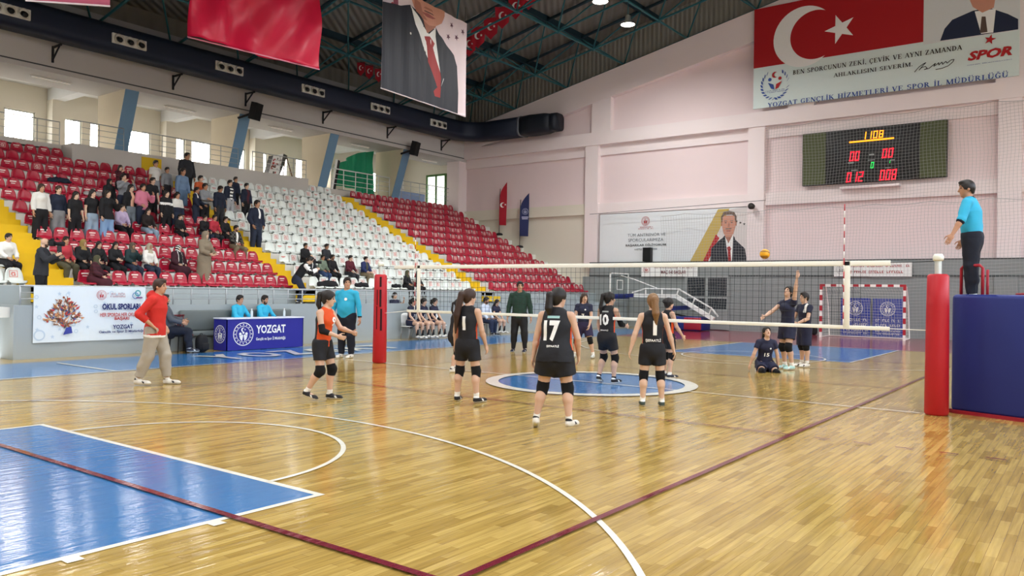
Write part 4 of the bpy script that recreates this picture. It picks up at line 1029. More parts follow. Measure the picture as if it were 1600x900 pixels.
def draw_portrait(g, uv, W_, H_):
    g.put(R2(.0, 0, W_*.17, H_), ink('flag_fold_pink', 'cfc4d4')); g.put(poly2d([[(0, H_*.66), (W_*.14, H_*.74), (W_*.17, H_*.82), (W_*.1, H_*.84), (0, H_*.72)]]), ink('flag_fold_red', 'a83a42')); g.put(R2(W_*.11, H_*.8, W_*.17, H_), ink('flag_fold_dark', '8a4a5c'))
    for su, sv in ((.76, .765), (.87, .8), (.94, .885), (.8, .9)): g.put(poly2d([star(W_*su, H_*sv, .13, 70)]), ink('star_plum', '5a3244'), step=False)
    s = W_*.46; k = H_/3.15
    f = lambda pts: poly2d([[(W_*p[0], H_*p[1]) for p in pts]])
    g.put(f([(0, 0), (.9, 0), (.9, .22), (.88, .5), (.84, .6), (.58, .78), (.3, .9), (.2, .85), (.0, .8)]), ISUIT)
    g.put(f([(.3, .9), (.34, .76), (.66, .2), (.7, .3), (.63, .76), (.6, .79), (.52, .7)]), IW)
    g.put(f([(.47, .66), (.53, .68), (.59, .63), (.57, .58), (.67, .32), (.66, .1), (.6, .1), (.53, .3), (.5, .58)]), ITIE)
    g.put(f([(.31, .88), (.36, .72), (.63, .2), (.56, .12), (.4, .4), (.28, .68)]), ISUIT); g.put(f([(.6, .8), (.66, .7), (.74, .45), (.66, .2), (.665, .3), (.6, .7)]), ISUIT)
    g.put(f([(.45, .82), (.5, .7), (.6, .8), (.6, .9), (.42, .9)]), ISKIN2)
    g.put(f([(.44, .82), (.52, .785), (.6, .81), (.66, .86), (.7, .95), (.7, 1), (.31, 1), (.31, .96), (.34, .89)]), ISKIN)
    g.put(f([(.36, .86), (.44, .82), (.5, .83), (.44, .88), (.4, .96), (.34, .98), (.34, .9)]), ISKIN2)
    g.put(f([(.42, .885), (.5, .9), (.6, .885), (.56, .865), (.5, .86)]), ink('lip', '9a5650')); g.put(f([(.45, .935), (.57, .935), (.55, .955), (.47, .955)]), ISKIN2)
    g.put(f([(.45, .905), (.58, .905), (.56, .918), (.47, .918)]), ink('moustache', '6a4a42')); g.put(poly2d([disc(W_*.3, H_*.62, .045, 10)]), IW)
hung('hanging_banner', 'tall hanging banner of a man in a dark suit and red tie', 12.0, (595, 137), (727, 182), 3.6, IPINK, draw_portrait, .035, 4.2)
FLAGC = mat('red_flag_cloth', 'c0163c', .42, noise=.05, nscale=2)
hung('hanging_flag', 'large draped red flag hanging from the roof frame', 13.0, (293, 57), (499, 108), 3.4, FLAGC, None, .05, 3.2, 'flag', mat('pink_hem', 'd88aa0', .6), sag=lambda q, v: .2*math.sin(q*8+v*1.5)*math.exp(-((q-.45)/.4)**2)+.09*math.sin((q*2.6-v*.42)*7)+.06*math.sin(q*34+v*1.1)*(1-q))
hung('hanging_flag', 'dusty pink red cloth banner with pale hem hanging left of the large red flag', 12.5, (40, 0), (172, 9), 2.6, mat('dusty_pink_cloth', 'a85068', .7), None, .03, 3.5, 'flag')

# pennant strings
PEN = mat('red_pennant_cloth', 'b01c30', .6)
def pennants(pts, x, size, label, grp):
    prev = None
    for i, (px_, py_) in enumerate(pts):
        q = P(px_, py_, 0, x); t = thing('pennant_flag', label, 'flag', q, 0, grp)
        g = Graphic((0, 0, 0), (.25, -1, -.1), MZ, lambda u, v: .03*math.sin(u*9), .1); s = size
        g.put(poly2d([[(-s*.42, s*.5), (-s*.36, -s*.3), (0, -s*.62), (s*.36, -s*.3), (s*.42, s*.5)]]), PEN, lift=0); g.put(poly2d([crescent(-.02*s, .05*s, .2*s, .16*s, .08*s)]), IW); g.put(poly2d([star(.2*s, .05*s, .08*s)]), IW)
        g.build('cloth', t)
    a, b = P(*pts[0], 0, x), P(*pts[-1], 0, x)
    up = Vector((0, 0, size*.52))
    tag(MB().tube([a+(a-b)*.06+up]+[P(*q, 0, x)+up for q in pts]+[b+(b-a)*.25+up], .012, 5).build('pennant_string', ROPE), 'string carrying the '+grp, 'string')
pennants([(733, 70), (747, 57), (767, 43), (785, 26), (806, 11), (826, -4)], 14.5, .85, 'small red pennant with crescent on the string right of the hanging suit banner', 'red pennants right of the hanging suit banner')
pennants([(564, 107), (577, 112), (592, 117)], 12.0, .55, 'dim red pennant with crescent under the roof left of the hanging suit banner', 'dim pennants left of the hanging suit banner')

# ================================================================ school sports banner on the rail
yb = YW-.03
a = P(51, 536, 1, yb); b = P(228, 449, 1, yb)
O = Vector((a.x, yb, a.z)); W_, H_ = b.x-a.x, 1.585-a.z; uv = plane_uv(1, yb, O, MX, MZ)
bt = thing('rail_banner', 'white school sports banner hung over the stand wall beside the coach in red', 'banner', O)
fnb = lambda u, v: .012*math.sin(u*4+v)
g = Graphic((0, 0, 0), MX, MZ, fnb, .15); g.put(R2(0, 0, W_, H_), ink('banner_ice', 'dbe6ee'), lift=0); g.build('cloth', bt)
g = Graphic((0, 0, 0), MX, MZ, fnb, .2)
rg = random.Random(5); PALE = ink('banner_pale_blue', 'bccfe0')
for i in range(26):
    q = (rg.uniform(.05, W_-.1), rg.uniform(.05, H_-.1)); g.put(ring2d(*q, .03, .045, 10) if i % 2 else poly2d([star(*q, .05)]), PALE, step=False)
g.put(ring2d(*uv(61, 524), .09, .12, 20), PALE); 
cols = [ink('figure_%d' % i, c) for i, c in enumerate(('c88a5e', 'b23a3a', 'd8b08a', '5a3a2c', 'e6e0d8', '4a4a78', '8a6a5a', '6a4a3a', 'a8683a', '8a4a30'))]
ctr = uv(100, 512)
for i in range(230):
    ang = R(rg.uniform(15, 165)); rr_ = rg.random()**.6; u = ctr[0]+math.cos(ang)*rr_*.42*(1.2-.45*math.sin(ang)); v = ctr[1]+math.sin(ang)*rr_*.66
    l, w2, t2 = rg.uniform(.04, .1), rg.uniform(.012, .03), ang+rg.uniform(-.6, .6); c, s = math.cos(t2), math.sin(t2)
    g.put(poly2d([[(u-s*w2, v+c*w2), (u-c*l*.4, v-s*l*.4), (u+s*w2, v-c*w2), (u+c*l, v+s*l)]]), rg.choice(cols), step=(i % 12 == 0))
for i in range(22):
    ang = R(rg.uniform(10, 170)); rr_ = rg.uniform(.55, 1); g.put(poly2d([disc(ctr[0]+math.cos(ang)*rr_*.42, ctr[1]+math.sin(ang)*rr_*.68, .026, 10)]), rg.choice(cols), step=(i % 8 == 0))
g.put(poly2d([[(uv(97, 523)[0], uv(97, 523)[1]), (uv(112, 520)[0], uv(112, 520)[1]), (uv(110, 510)[0], uv(110, 510)[1]), (uv(102, 512)[0], uv(102, 512)[1])]]), ink('figure_blue', '34409a'))
g.build('athletes_print', bt)
txt(g, uv, 'OKUL SPORLARI', (158, 484), (218, 474), INAVY, .05)
txt(g, uv, 'HER SPORDA HER OKULDA', (155, 495), (219, 488), IRED, .02); txt(g, uv, 'BAŞARI', (177, 501), (200, 494.5), IRED, .03)
txt(g, uv, 'YOZGAT', (174, 514), (206, 506.5), INAVY, .035); txt(g, uv, 'Gençlik ve Spor İl Müdürlüğü', (153, 521.5), (224, 513.5), INAVY, .03)
emblem(g, *uv(157, 461), .11, IRED); small_print(g, uv, (166, 465), (194, 457), ink('rose', 'b06a70'), 2, 9)
g.put(ring2d(*uv(214, 458), .05, .075, 16), ink('logo_teal', '2e9aa0')); g.put(ring2d(*uv(210, 462), .06, .08, 16), ink('logo_blue2', '5a8ac0')); g.put(R2(*uv(211, 466), *uv(221, 464)), ink('logo_purple', '7a4a80'))
g.build('print', bt)

# ================================================================ score table, sofa, chairs
TB = mat('royal_blue_table_cloth', '24248c', .6, noise=.04, nscale=2)
tx0, tx1, ty0, ty1, tz = -.55, 1.84, 10.35, 10.92, .80
tb = thing('score_table', 'long score table under a royal blue printed cover', 'table', ((tx0+tx1)/2, (ty0+ty1)/2, 0)); cx, cy = (tx0+tx1)/2, (ty0+ty1)/2
MB().box((tx0-cx, ty0-cy, .01), (tx1-cx, ty0-cy+.02, tz)).box((tx0-cx, ty0-cy, .01), (tx0-cx+.02, ty1-cy, tz)).box((tx1-cx-.02, ty0-cy, .01), (tx1-cx, ty1-cy, tz)).build('cover', TB, tb)
MB().bevbox((tx0-cx-.02, ty0-cy-.02, tz), (tx1-cx+.02, ty1-cy+.02, tz+.035), .012).build('tabletop', mat('pale_table_top', 'd8dcec', .5), tb)
g = Graphic((tx0-cx, ty0-cy, 0), MX, MZ); emblem(g, .48, .42, .3, IW); g.put(text2d('YOZGAT', w=.93, h=.22, bold=.03), IW, at=(.86, .42)); g.put(text2d('Gençlik ve Spor İl Müdürlüğü', w=.93, h=.12, bold=.02), IW, at=(.86, .22)); g.build('print', tb)
g = Graphic((tx0-cx, ty1-cy, 0), (0, -1, 0), MZ); emblem(g, .285, .42, .23, IW); g.build('side_print', tb)
def bottle(x, y, z, label, s=1.0):
    t = thing('water_bottle', label, 'bottle', (x, y, z))
    MB().lathe([(.03, 0), (.033, .02), (.033, .13), (.028, .16), (.013, .19), (.013, .205)], n=14).build('bottle_body', mat('clear_bottle', 'cfdce2', .2), t); MB().lathe([(.015, .2), (.015, .225)], n=12).build('cap', IW, t)
bottle(1.5, 10.75, tz+.035, 'tall water bottle on the right end of the blue score table'); bottle(.42, 10.7, tz+.035, 'water bottle on the score table between the two seated men')
SOFA = mat('grey_sofa_leather', '5c6464', .55, noise=.06, nscale=3)
sf = thing('bench_sofa', 'grey upholstered bench against the wall behind the score table', 'bench', (.4, 11.1, 0))
MB().bevbox((-1.75, -.14, .36), (1.65, .14, .5), .04).build('seat', SOFA, sf); MB().bevbox((-1.75, .03, .5), (1.65, .145, 1.02), .04).build('backrest', SOFA, sf)
for x in (-1.6, -.4, .7, 1.5): MB().box((x-.03, -.1, 0), (x+.03, .1, .37)).build('leg', mat('black_leg', '16181a', .5), sf)

PLW = mat('white_plastic_chair', 'e4e8e8', .4); CHR = mat('chrome_leg', 'a8adb0', .3, .8)
def chair(name, label, loc, rz, shell, leg, group=None, slats=False):
    t = thing(name, label, 'chair', loc, rz, group)          # faces local -y
    MB().bevbox((-.21, -.21, .41), (.21, .2, .445), .03, seg=3).build('seat', shell, t)
    bm = MB()
    if slats:
        for q in np.linspace(-.19, .19, 6): bm.tube([(q, .2, .44), (q, .25, .9)], .016, 6)
        bm.tube([(-.22, .25, .9), (.22, .25, .9)], .02, 6)
    else:
        vs = []; n = 8
        for j in range(5):
            for i in range(n+1):
                u = -1+2*i/n; z = .46+.4*j/4; vs.append((u*.21*(1-.12*(j/4)**3), .2-.05*u*u*0-.03*(u*u)+.05*j/4, z-.05*(u*u)*(j == 4)))
        b2 = bmesh.new(); bv = [b2.verts.new(v) for v in vs]
        for j in range(4):
            for i in range(n): b2.faces.new((bv[j*(n+1)+i], bv[j*(n+1)+i+1], bv[(j+1)*(n+1)+i+1], bv[(j+1)*(n+1)+i]))
        bmesh.ops.recalc_face_normals(b2, faces=b2.faces[:]); bmesh.ops.solidify(b2, geom=b2.faces[:], thickness=.015); bm.bm(b2, None, None, True)
    bm.build('backrest', shell, t)
    for sx in (-1, 1):
        for sy in (-1, 1): MB().tube([(sx*.17, sy*.17, .41), (sx*.2, sy*.2, 0)], .013, 6).build('leg', leg, t)
    return t
q = P(264, 551, 2, 0); seated_chair_xy = (q.x, 10.6)
chair('metal_chair', 'dark chair under the seated man in the grey sweater', (q.x+.05, 10.62, 0), R(60), mat('black_chair_seat', '1c1c22', .6), mat('black_leg', '16181a', .5))
q = P(288, 545, 2, 0); chair('slatted_chair', 'empty dark red slatted chair beside the seated man in grey', (P(284, 545, 1, 10.85).x, 10.88, 0), R(0), mat('dark_red_chair', '5c1420', .5), mat('black_leg', '16181a', .5), slats=True)
BX = [P(px_, 530, 1, 10.7).x for px_ in (645, 661, 678, 690)]
for i, x in enumerate(BX): chair('plastic_chair', ['white plastic chair under the bench player nearest the net post', 'white plastic chair under the middle bench player behind the net', 'white plastic chair under the third bench player behind the net', 'white plastic chair with a dark bag beside the bench players'][i], (x, 10.85, 0), R(random.uniform(-6, 6)), PLW, CHR, 'white chairs of the players bench')
BX2 = [P(px_, 522, 1, 10.75).x for px_ in (757, 774)]
for i, x in enumerate(BX2): chair('plastic_chair', ['white plastic chair under the man in the white shirt', 'white plastic chair under the girl beside the man in white'][i], (x, 10.85, 0), R(0), PLW, CHR, 'white chairs of the players bench')
def bag(loc, rz, m, label, s=1.0, group=None):
    t = thing('backpack', label, 'bag', loc, rz)
    bm = bmesh.new(); bmesh.ops.create_uvsphere(bm, u_segments=18, v_segments=12, radius=1)
    for v in bm.verts:
        x, y, z = v.co; v.co = Vector((.17*s*math.copysign(abs(x)**.6, x), .11*s*math.copysign(abs(y)**.7, y), .22*s+.22*s*math.copysign(abs(z)**.7, z)))
    MB().bm(bm, None, None, True).build('bag_body', m, t); MB().bevbox((-.12*s, -.14*s, .06*s), (.12*s, -.08*s, .24*s), .03).build('front_pocket', m, t)
    MB().tube([(-.04*s, .02, .43*s), (-.03*s, .02, .47*s), (.03*s, .02, .47*s), (.04*s, .02, .43*s)], .01, 6).build('handle', m, t)
BK = mat('black_bag_fabric', '15161a', .8)
q = P(308, 550, 2, 0); bag((q.x, 10.45, 0), R(20), BK, 'black backpack on the floor left of the blue score table')
bag((BX[3], 10.83, .45), R(30), BK, 'dark bag lying on the last white bench chair', .6)
q = P(1165, 520, 2, 0); bag((XF-.55, q.y-2.6, 0), R(80), BK, 'dark bag on the red floor by the grey far wall', .8)

# ================================================================ feather flags by the end of the stand
def feather(label, base, H_, W_, m, zb, draw):
    t = thing('feather_flag', label, 'flag', base)
    MB().lathe([(.2, 0), (.21, .03), (.17, .1), (.05, .13)], n=18).build('base', SPK, t); MB().tube([(0, 0, .1), (0, 0, zb+H_*.6), (.02, -.02, zb+H_*.85)], .018, 6).build('pole', mat('dark_flag_pole', '2a2c30', .5), t)
    U = Vector((.35, -1, 0)).normalized()
    g = Graphic((0, 0, zb), U, MZ, lambda u, v: .03*math.sin(v*2.4+u*3), .15)
    top = [(W_*q, H_*(.66+.34*q**.55)) for q in np.linspace(0, 1, 9)]
    out = [(0, 0), (W_*.96, -.02)]+top[::-1]
    g.put(poly2d([out]), m, lift=0); g.build('cloth', t)
    g = Graphic((0, 0, zb), U, MZ, lambda u, v: .03*math.sin(v*2.4+u*3), .15); draw(g); g.build('print', t)
q = P(779, 366, 0, 21.95)
feather('red feather flag with crescent at the top end of the far seats', (22.0, q.y, q.z-.05), 2.35, .42, mat('feather_red', 'a8182c', .6), .55, lambda g: (g.put(poly2d([crescent(.18, 1.1, .14, .11, .06)]), IW), g.put(poly2d([star(.33, 1.12, .06)]), IW)))
q = P(811, 384, 0, 21.95)
feather('navy feather flag with pale emblem beside the far seats', (22.0, q.y, q.z-.1), 2.3, .5, mat('feather_navy', '26305e', .6), .62, lambda g: (emblem(g, .28, 1.32, .17, ink('pale_lilac', 'b8bcd8')), g.put(R2(.1, .98, .46, 1.04), ink('pale_lilac', 'b8bcd8')), g.put(R2(.12, .9, .44, .95), ink('pale_lilac', 'b8bcd8'))))

# ================================================================ gallery contents
# green tarpaulin slung over a frame
ytp = 23.6
mb = MB(); n, m_ = 26, 14
outl = [(522, 257, 288), (540, 251, 292), (554, 240, 297), (566, 238, 301), (578, 237, 304), (586, 236, 306)]
xs_px = np.linspace(522, 586, n); vs = []
for i, x in enumerate(xs_px):
    tp = np.interp(x, [o[0] for o in outl], [o[1] for o in outl]); bt_ = np.interp(x, [o[0] for o in outl], [o[2] for o in outl])
    for j in range(m_):
        q = P(x, tp+(bt_-tp)*j/(m_-1), 1, ytp); vs.append((q.x, ytp-.15*math.sin(i*1.15+j*.12)-.1*math.sin(i*.5-j*.3), max(q.z, 6.47)))
mb.add(vs, [(i*m_+j, i*m_+j+1, (i+1)*m_+j+1, (i+1)*m_+j) for i in range(n-1) for j in range(m_-1)], 0, True)
tag(mb.build('green_tarpaulin', mat('green_tarpaulin_cloth', '0f8a62', .6, noise=.08, nscale=3)), 'large green tarpaulin draped over something in the gallery', 'tarpaulin')
# leaning poster board with dark side and trestle
pb = thing('poster_board', 'leaning printed poster board on a trestle in the gallery', 'poster board', P(432, 276, 1, 24.0)); o0 = P(432, 276, 1, 24.0); o0.z = 6.46; pb.location = o0
def pl(x, y, dy=0): return P(x, y, 1, 24.0+dy)-o0+Vector((0, dy*0, 0))
A_, B_, C_, D_ = pl(419, 272), pl(435, 275), pl(443, 240), pl(427, 243)
for q in (A_, B_): q.z = max(q.z, .02)
mb = MB(); nn = Vector((0, .35, 0)); mb.add([A_, B_, C_, D_, A_+nn, B_+nn+Vector((.3, 0, 0)), C_+nn+Vector((.5, 0, 0)), D_+nn], [(0, 1, 2, 3), (4, 7, 6, 5), (0, 4, 5, 1), (1, 5, 6, 2), (2, 6, 7, 3), (3, 7, 4, 0)]); mb.m = [0, 1, 1, 1, 1, 1]
mb.build('board', [IW, mat('black_board_side', '1c1c20', .6)], pb)
uax = (B_-A_); vax = (D_-A_); g = MB()
rg = random.Random(12)
for i in range(26):
    s0, t0 = rg.uniform(.05, .8), rg.uniform(.05, .85); w0, h0 = rg.uniform(.06, .22), rg.uniform(.04, .12)
    g.mi = i % 3; g.add([A_+uax*s+vax*t+Vector((0, -.01-.0005*i, 0)) for s, t in ((s0, t0), (min(.97, s0+w0), t0), (min(.97, s0+w0), t0+h0), (s0, t0+h0))], [(0, 1, 2, 3)])
g.build('print', [ink('poster_red', 'b03a34'), ink('poster_brown', '6a3a30'), ink('poster_grey', '8a8a88')], pb)
for x0, x1 in ((446, 440), (447, 462)): MB().tube([pl(x0, 243, .3), Vector((pl(x1, 283, .3).x, pl(x1, 283, .3).y, .0))], .03, 6).build('trestle_leg', mat('brown_trestle_wood', '6b4a34', .7), pb)
# white and dark panel leaning by the third pillar, low blue partition
pn = P(517, 300, 1, 23.0); pn.z = 6.46
t = thing('leaning_panel', 'white edged dark panel leaning beside the green tarpaulin', 'panel', pn)
MB().prism([(0, 0), (.12, 0), (.42, 1.55), (.3, 1.55)], (0, 0, 0), MX, MZ, (0, 1, 0), .05).build('panel_face', IW, t); MB().prism([(.12, 0), (.3, 0), (.58, 1.5), (.42, 1.55)], (0, .02, 0), MX, MZ, (0, 1, 0), .06).build('panel_side', mat('black_board_side', '1c1c20', .6), t)
a, b = P(624, 318, 1, 24.2), P(664, 304, 1, 24.2)
tag(MB().bevbox((a.x, 24.2, 6.46), (b.x, 24.3, b.z), .02).build('low_partition', mat('pale_blue_partition', '8ea4cc', .7)), 'low pale blue partition in the last gallery bay', 'partition')
a, b = P(628, 300, 1, 26.8), P(646, 287, 1, 26.8)
t = thing('poster', 'red and white poster on the gallery wall in the last bay', 'poster', (a.x, 26.97, a.z)); MB().box((0, -.02, 0), (b.x-a.x, 0, b.z-a.z+.4)).build('sheet', IW, t); MB().box((.4, -.025, .05), (1.0, -.02, b.z-a.z+.35)).build('print', IRED, t)
# dark jackets left on seats
def jacket(x, k, label, m, s=1.0):
    bm = bmesh.new(); bmesh.ops.create_uvsphere(bm, u_segments=20, v_segments=10, radius=1)
    rg = random.Random(int(x*100))
    for v in bm.verts:
        nz = .03*math.sin(v.co.x*7+v.co.y*5)+.02*math.sin(v.co.x*13)
        v.co = Vector((v.co.x*.34*s, v.co.y*.16, max(-.01, v.co.z*.1*s+.06+nz)))
    tag(MB().bm(bm, None, None, True).build('folded_jacket', m, None, (x, Yk(k)+.16, Tk(k)+.085)), label, 'jacket')
BLKC = mat('black_jacket_cloth', '17181d', .9)
jacket(P(514, 447, 1, 13.2).x, 0, 'black jacket thrown over front white seats behind the standing referee', BLKC, 1.3); jacket(P(567, 447, 1, 13.2).x, 0, 'black jacket on front white seat left of the red net post', BLKC, .9); jacket(P(621, 449, 1, 13.2).x, 0, 'dark jacket beside the two women in the front row', BLKC, .6)
jacket(P(97, 269, 1, Yk(8)).x, 8, 'dark blue jacket hung over a red upper seat', mat('dark_blue_jacket', '1e2738', .9), 1.1); jacket(P(133, 280, 1, Yk(8)).x, 7, 'pale jacket left on red upper seats', mat('pale_jacket', 'b8b4b4', .9), 1.0)

# ================================================================ people
def V3(*a): return np.array(a, float)
def nrm(v): return v/np.linalg.norm(v)
def rot(axis, deg):
    return np.array(Matrix.Rotation(R(deg), 3, Vector(axis)))
class Field:
    """a signed distance grid that smooth blobs are added to; meshed by surface nets"""
    def __init__(s, lo, hi, h):
        s.h = h; s.o = np.array(lo, float); s.n = np.ceil((np.array(hi)-s.o)/h).astype(int)+1
        s.d = np.full(s.n, .25, np.float32)
        s.ax = [(s.o[i]+h*np.arange(s.n[i])).astype(np.float32) for i in range(3)]
    def _sub(s, lo, hi):
        a = np.clip(np.floor((np.array(lo)-s.o)/s.h).astype(int), 0, s.n-1); b = np.clip(np.ceil((np.array(hi)-s.o)/s.h).astype(int)+1, 1, s.n)
        sl = tuple(slice(a[i], b[i]) for i in range(3))
        g = [s.ax[0][sl[0]][:, None, None], s.ax[1][sl[1]][None, :, None], s.ax[2][sl[2]][None, None, :]]
        return sl, g
    def merge(s, sl, f, k):
        d = s.d[sl]
        if k > 0:
            h = np.maximum(k-np.abs(d-f), 0)/k; s.d[sl] = np.minimum(d, f)-h*h*k*.25
        else: s.d[sl] = np.minimum(d, f)
    def cone(s, a, b, ra, rb, k=.02, flat=None, sq=1.0, cap=None, cap0=None):
        """tapered capsule; flat = thin axis with squash sq; cap = cut flat at b"""
        a, b = np.asarray(a, float), np.asarray(b, float); r = max(ra, rb)+max(k, .02)+.02
        sl, (X, Y, Z) = s._sub(np.minimum(a, b)-r, np.maximum(a, b)+r)
        ba = b-a; L2 = max(ba@ba, 1e-9)
        px, py, pz = X-a[0], Y-a[1], Z-a[2]
        t = np.clip((px*ba[0]+py*ba[1]+pz*ba[2])/L2, 0, 1)
        wx, wy, wz = px-t*ba[0], py-t*ba[1], pz-t*ba[2]
        rr = ra+(rb-ra)*t
        if flat is not None:
            q = (wx*flat[0]+wy*flat[1]+wz*flat[2])*(1/sq-1)
            f = (np.sqrt((wx+flat[0]*q)**2+(wy+flat[1]*q)**2+(wz+flat[2]*q)**2)-rr)*(.5+.5*sq)
        else: f = np.sqrt(wx*wx+wy*wy+wz*wz)-rr
        n = ba/math.sqrt(L2)
        if cap: f = np.maximum(f, (X-b[0])*n[0]+(Y-b[1])*n[1]+(Z-b[2])*n[2])
        if cap0: f = np.maximum(f, -((X-a[0])*n[0]+(Y-a[1])*n[1]+(Z-a[2])*n[2]))
        s.merge(sl, f.astype(np.float32), k)
    def ball(s, c, axes, rad, k=.02):
        c = np.asarray(c, float); r = max(rad)+.04+k; sl, (X, Y, Z) = s._sub(c-r, c+r)
        q = [((X-c[0])*ax[0]+(Y-c[1])*ax[1]+(Z-c[2])*ax[2])/rd for ax, rd in zip(axes, rad)]
        k0 = np.sqrt(q[0]**2+q[1]**2+q[2]**2); k1 = np.sqrt((q[0]/rad[0])**2+(q[1]/rad[1])**2+(q[2]/rad[2])**2)+1e-6
        s.merge(sl, (k0*(k0-1)/k1).astype(np.float32), k)
    def cut(s, p, n):
        X, Y, Z = s.ax[0][:, None, None], s.ax[1][None, :, None], s.ax[2][None, None, :]
        s.d = np.maximum(s.d, ((X-p[0])*n[0]+(Y-p[1])*n[1]+(Z-p[2])*n[2]).astype(np.float32))
    def sub_ball(s, c, axes, rad):
        c = np.asarray(c, float); r = max(rad)+.06; sl, (X, Y, Z) = s._sub(c-r, c+r)
        q = [((X-c[0])*ax[0]+(Y-c[1])*ax[1]+(Z-c[2])*ax[2])/rd for ax, rd in zip(axes, rad)]
        k0 = np.sqrt(q[0]**2+q[1]**2+q[2]**2); f = (k0-1)*min(rad); s.d[sl] = np.maximum(s.d[sl], -f.astype(np.float32))
    def sample(s, pts):
        q = (pts-s.o)/s.h; i = np.clip(np.floor(q).astype(int), 0, s.n-2); t = np.clip(q-i, 0, 1); out = 0
        for dx in (0, 1):
            for dy in (0, 1):
                for dz in (0, 1):
                    w = (t[:, 0] if dx else 1-t[:, 0])*(t[:, 1] if dy else 1-t[:, 1])*(t[:, 2] if dz else 1-t[:, 2])
                    out = out+w*s.d[i[:, 0]+dx, i[:, 1]+dy, i[:, 2]+dz]
        return out
    def nets(s):
        d = s.d.copy(); d[0], d[-1], d[:, 0], d[:, -1], d[:, :, 0], d[:, :, -1] = (.1,)*6
        neg = d < 0; A = neg[:-1, :-1, :-1]; cnt = np.zeros(A.shape, np.int8)
        offs = [(i, j, k) for i in (0, 1) for j in (0, 1) for k in (0, 1)]; m = [n-1 for n in d.shape]
        view = lambda arr, o: arr[o[0]:o[0]+m[0], o[1]:o[1]+m[1], o[2]:o[2]+m[2]]
        for o in offs: cnt += view(neg, o)
        mask = (cnt > 0) & (cnt < 8); idx = np.full(mask.shape, -1, np.int64); cells = np.argwhere(mask); idx[mask] = np.arange(len(cells))
        acc = np.zeros((len(cells), 3)); num = np.zeros(len(cells))
        val = {o: view(d, o)[mask] for o in offs}
        for a in offs:
            for ax in range(3):
                if a[ax]: continue
                b = tuple(1 if q == ax else a[q] for q in range(3)); va, vb = val[a], val[b]; cr = (va < 0) != (vb < 0)
                t = np.where(cr, va/np.where(cr, va-vb, 1), 0); p = np.array(a, float)[None, :].repeat(len(cells), 0); p[:, ax] += t
                acc[cr] += p[cr]; num[cr] += 1
        v = s.o+(cells+acc/num[:, None])*s.h; faces = []
        for ax in range(3):
            u, w = [(1, 2), (2, 0), (0, 1)][ax]; n0 = [slice(None)]*3; n1 = [slice(None)]*3; n0[ax] = slice(0, -1); n1[ax] = slice(1, None)
            n0[u] = n1[u] = slice(1, -1); n0[w] = n1[w] = slice(1, -1)
            sa, sb = neg[tuple(n0)], neg[tuple(n1)]; e = np.argwhere(sa != sb); fl = sa[tuple(e.T)]
            c = e.copy(); c[:, u] += 1; c[:, w] += 1
            def cid(du, dw):
                q = c.copy(); q[:, u] -= du; q[:, w] -= dw; return idx[q[:, 0], q[:, 1], q[:, 2]]
            q4 = np.stack([cid(1, 1), cid(0, 1), cid(0, 0), cid(1, 0)], 1); q4[~fl] = q4[~fl][:, ::-1]; faces.append(q4)
        return v, np.concatenate(faces)
def mesh_obj(name, v, f, mats, parent, midx=None):
    me = bpy.data.meshes.new(name); me.vertices.add(len(v)); me.vertices.foreach_set('co', v.astype(np.float32).ravel())
    me.loops.add(len(f)*4); me.loops.foreach_set('vertex_index', f.astype(np.int32).ravel()); me.polygons.add(len(f))
    me.polygons.foreach_set('loop_start', np.arange(0, len(f)*4, 4, dtype=np.int32)); me.polygons.foreach_set('use_smooth', np.ones(len(f), bool))
    for m in mats: me.materials.append(m)
    if midx is not None: me.polygons.foreach_set('material_index', midx.astype(np.int32))
    me.update(calc_edges=True); me.validate()
    o = bpy.data.objects.new(name, me); COL.objects.link(o); o.parent = parent; return o
def cloth(name, c, rough=.85): return mat('cloth_'+name, c, rough, noise=.09, nscale=5, bump=.25, bscale=14)
SKINS = [mat('skin_%d' % i, c, .55, noise=.04, nscale=6) for i, c in enumerate(('cba68e', 'bc9074', 'ab7e62', 'd2b098'))]
HAIRS = {'black': mat('hair_black', '1a1513', .5, noise=.3, nscale=40, bump=.12, bscale=45), 'brown': mat('hair_brown', '38251c', .5, noise=.3, nscale=40, bump=.12, bscale=45), 'light': mat('hair_light_brown', '80603f', .5, noise=.35, nscale=40, bump=.12, bscale=45), 'grey': mat('hair_grey', '5a544e', .6, noise=.2, nscale=30)}
EYE = mat('eye_dark', '1a1412', .3); LIP = mat('lip_colour', 'a8665a', .5); BEARD = mat('beard_dark', '4a342a', .8, noise=.2, nscale=40); BROW = mat('brow_dark', '251a16', .7); SOLE = mat('white_rubber_sole', 'cfcdc4', .6); EYEW = mat('eye_white', 'd8d2cc', .4)

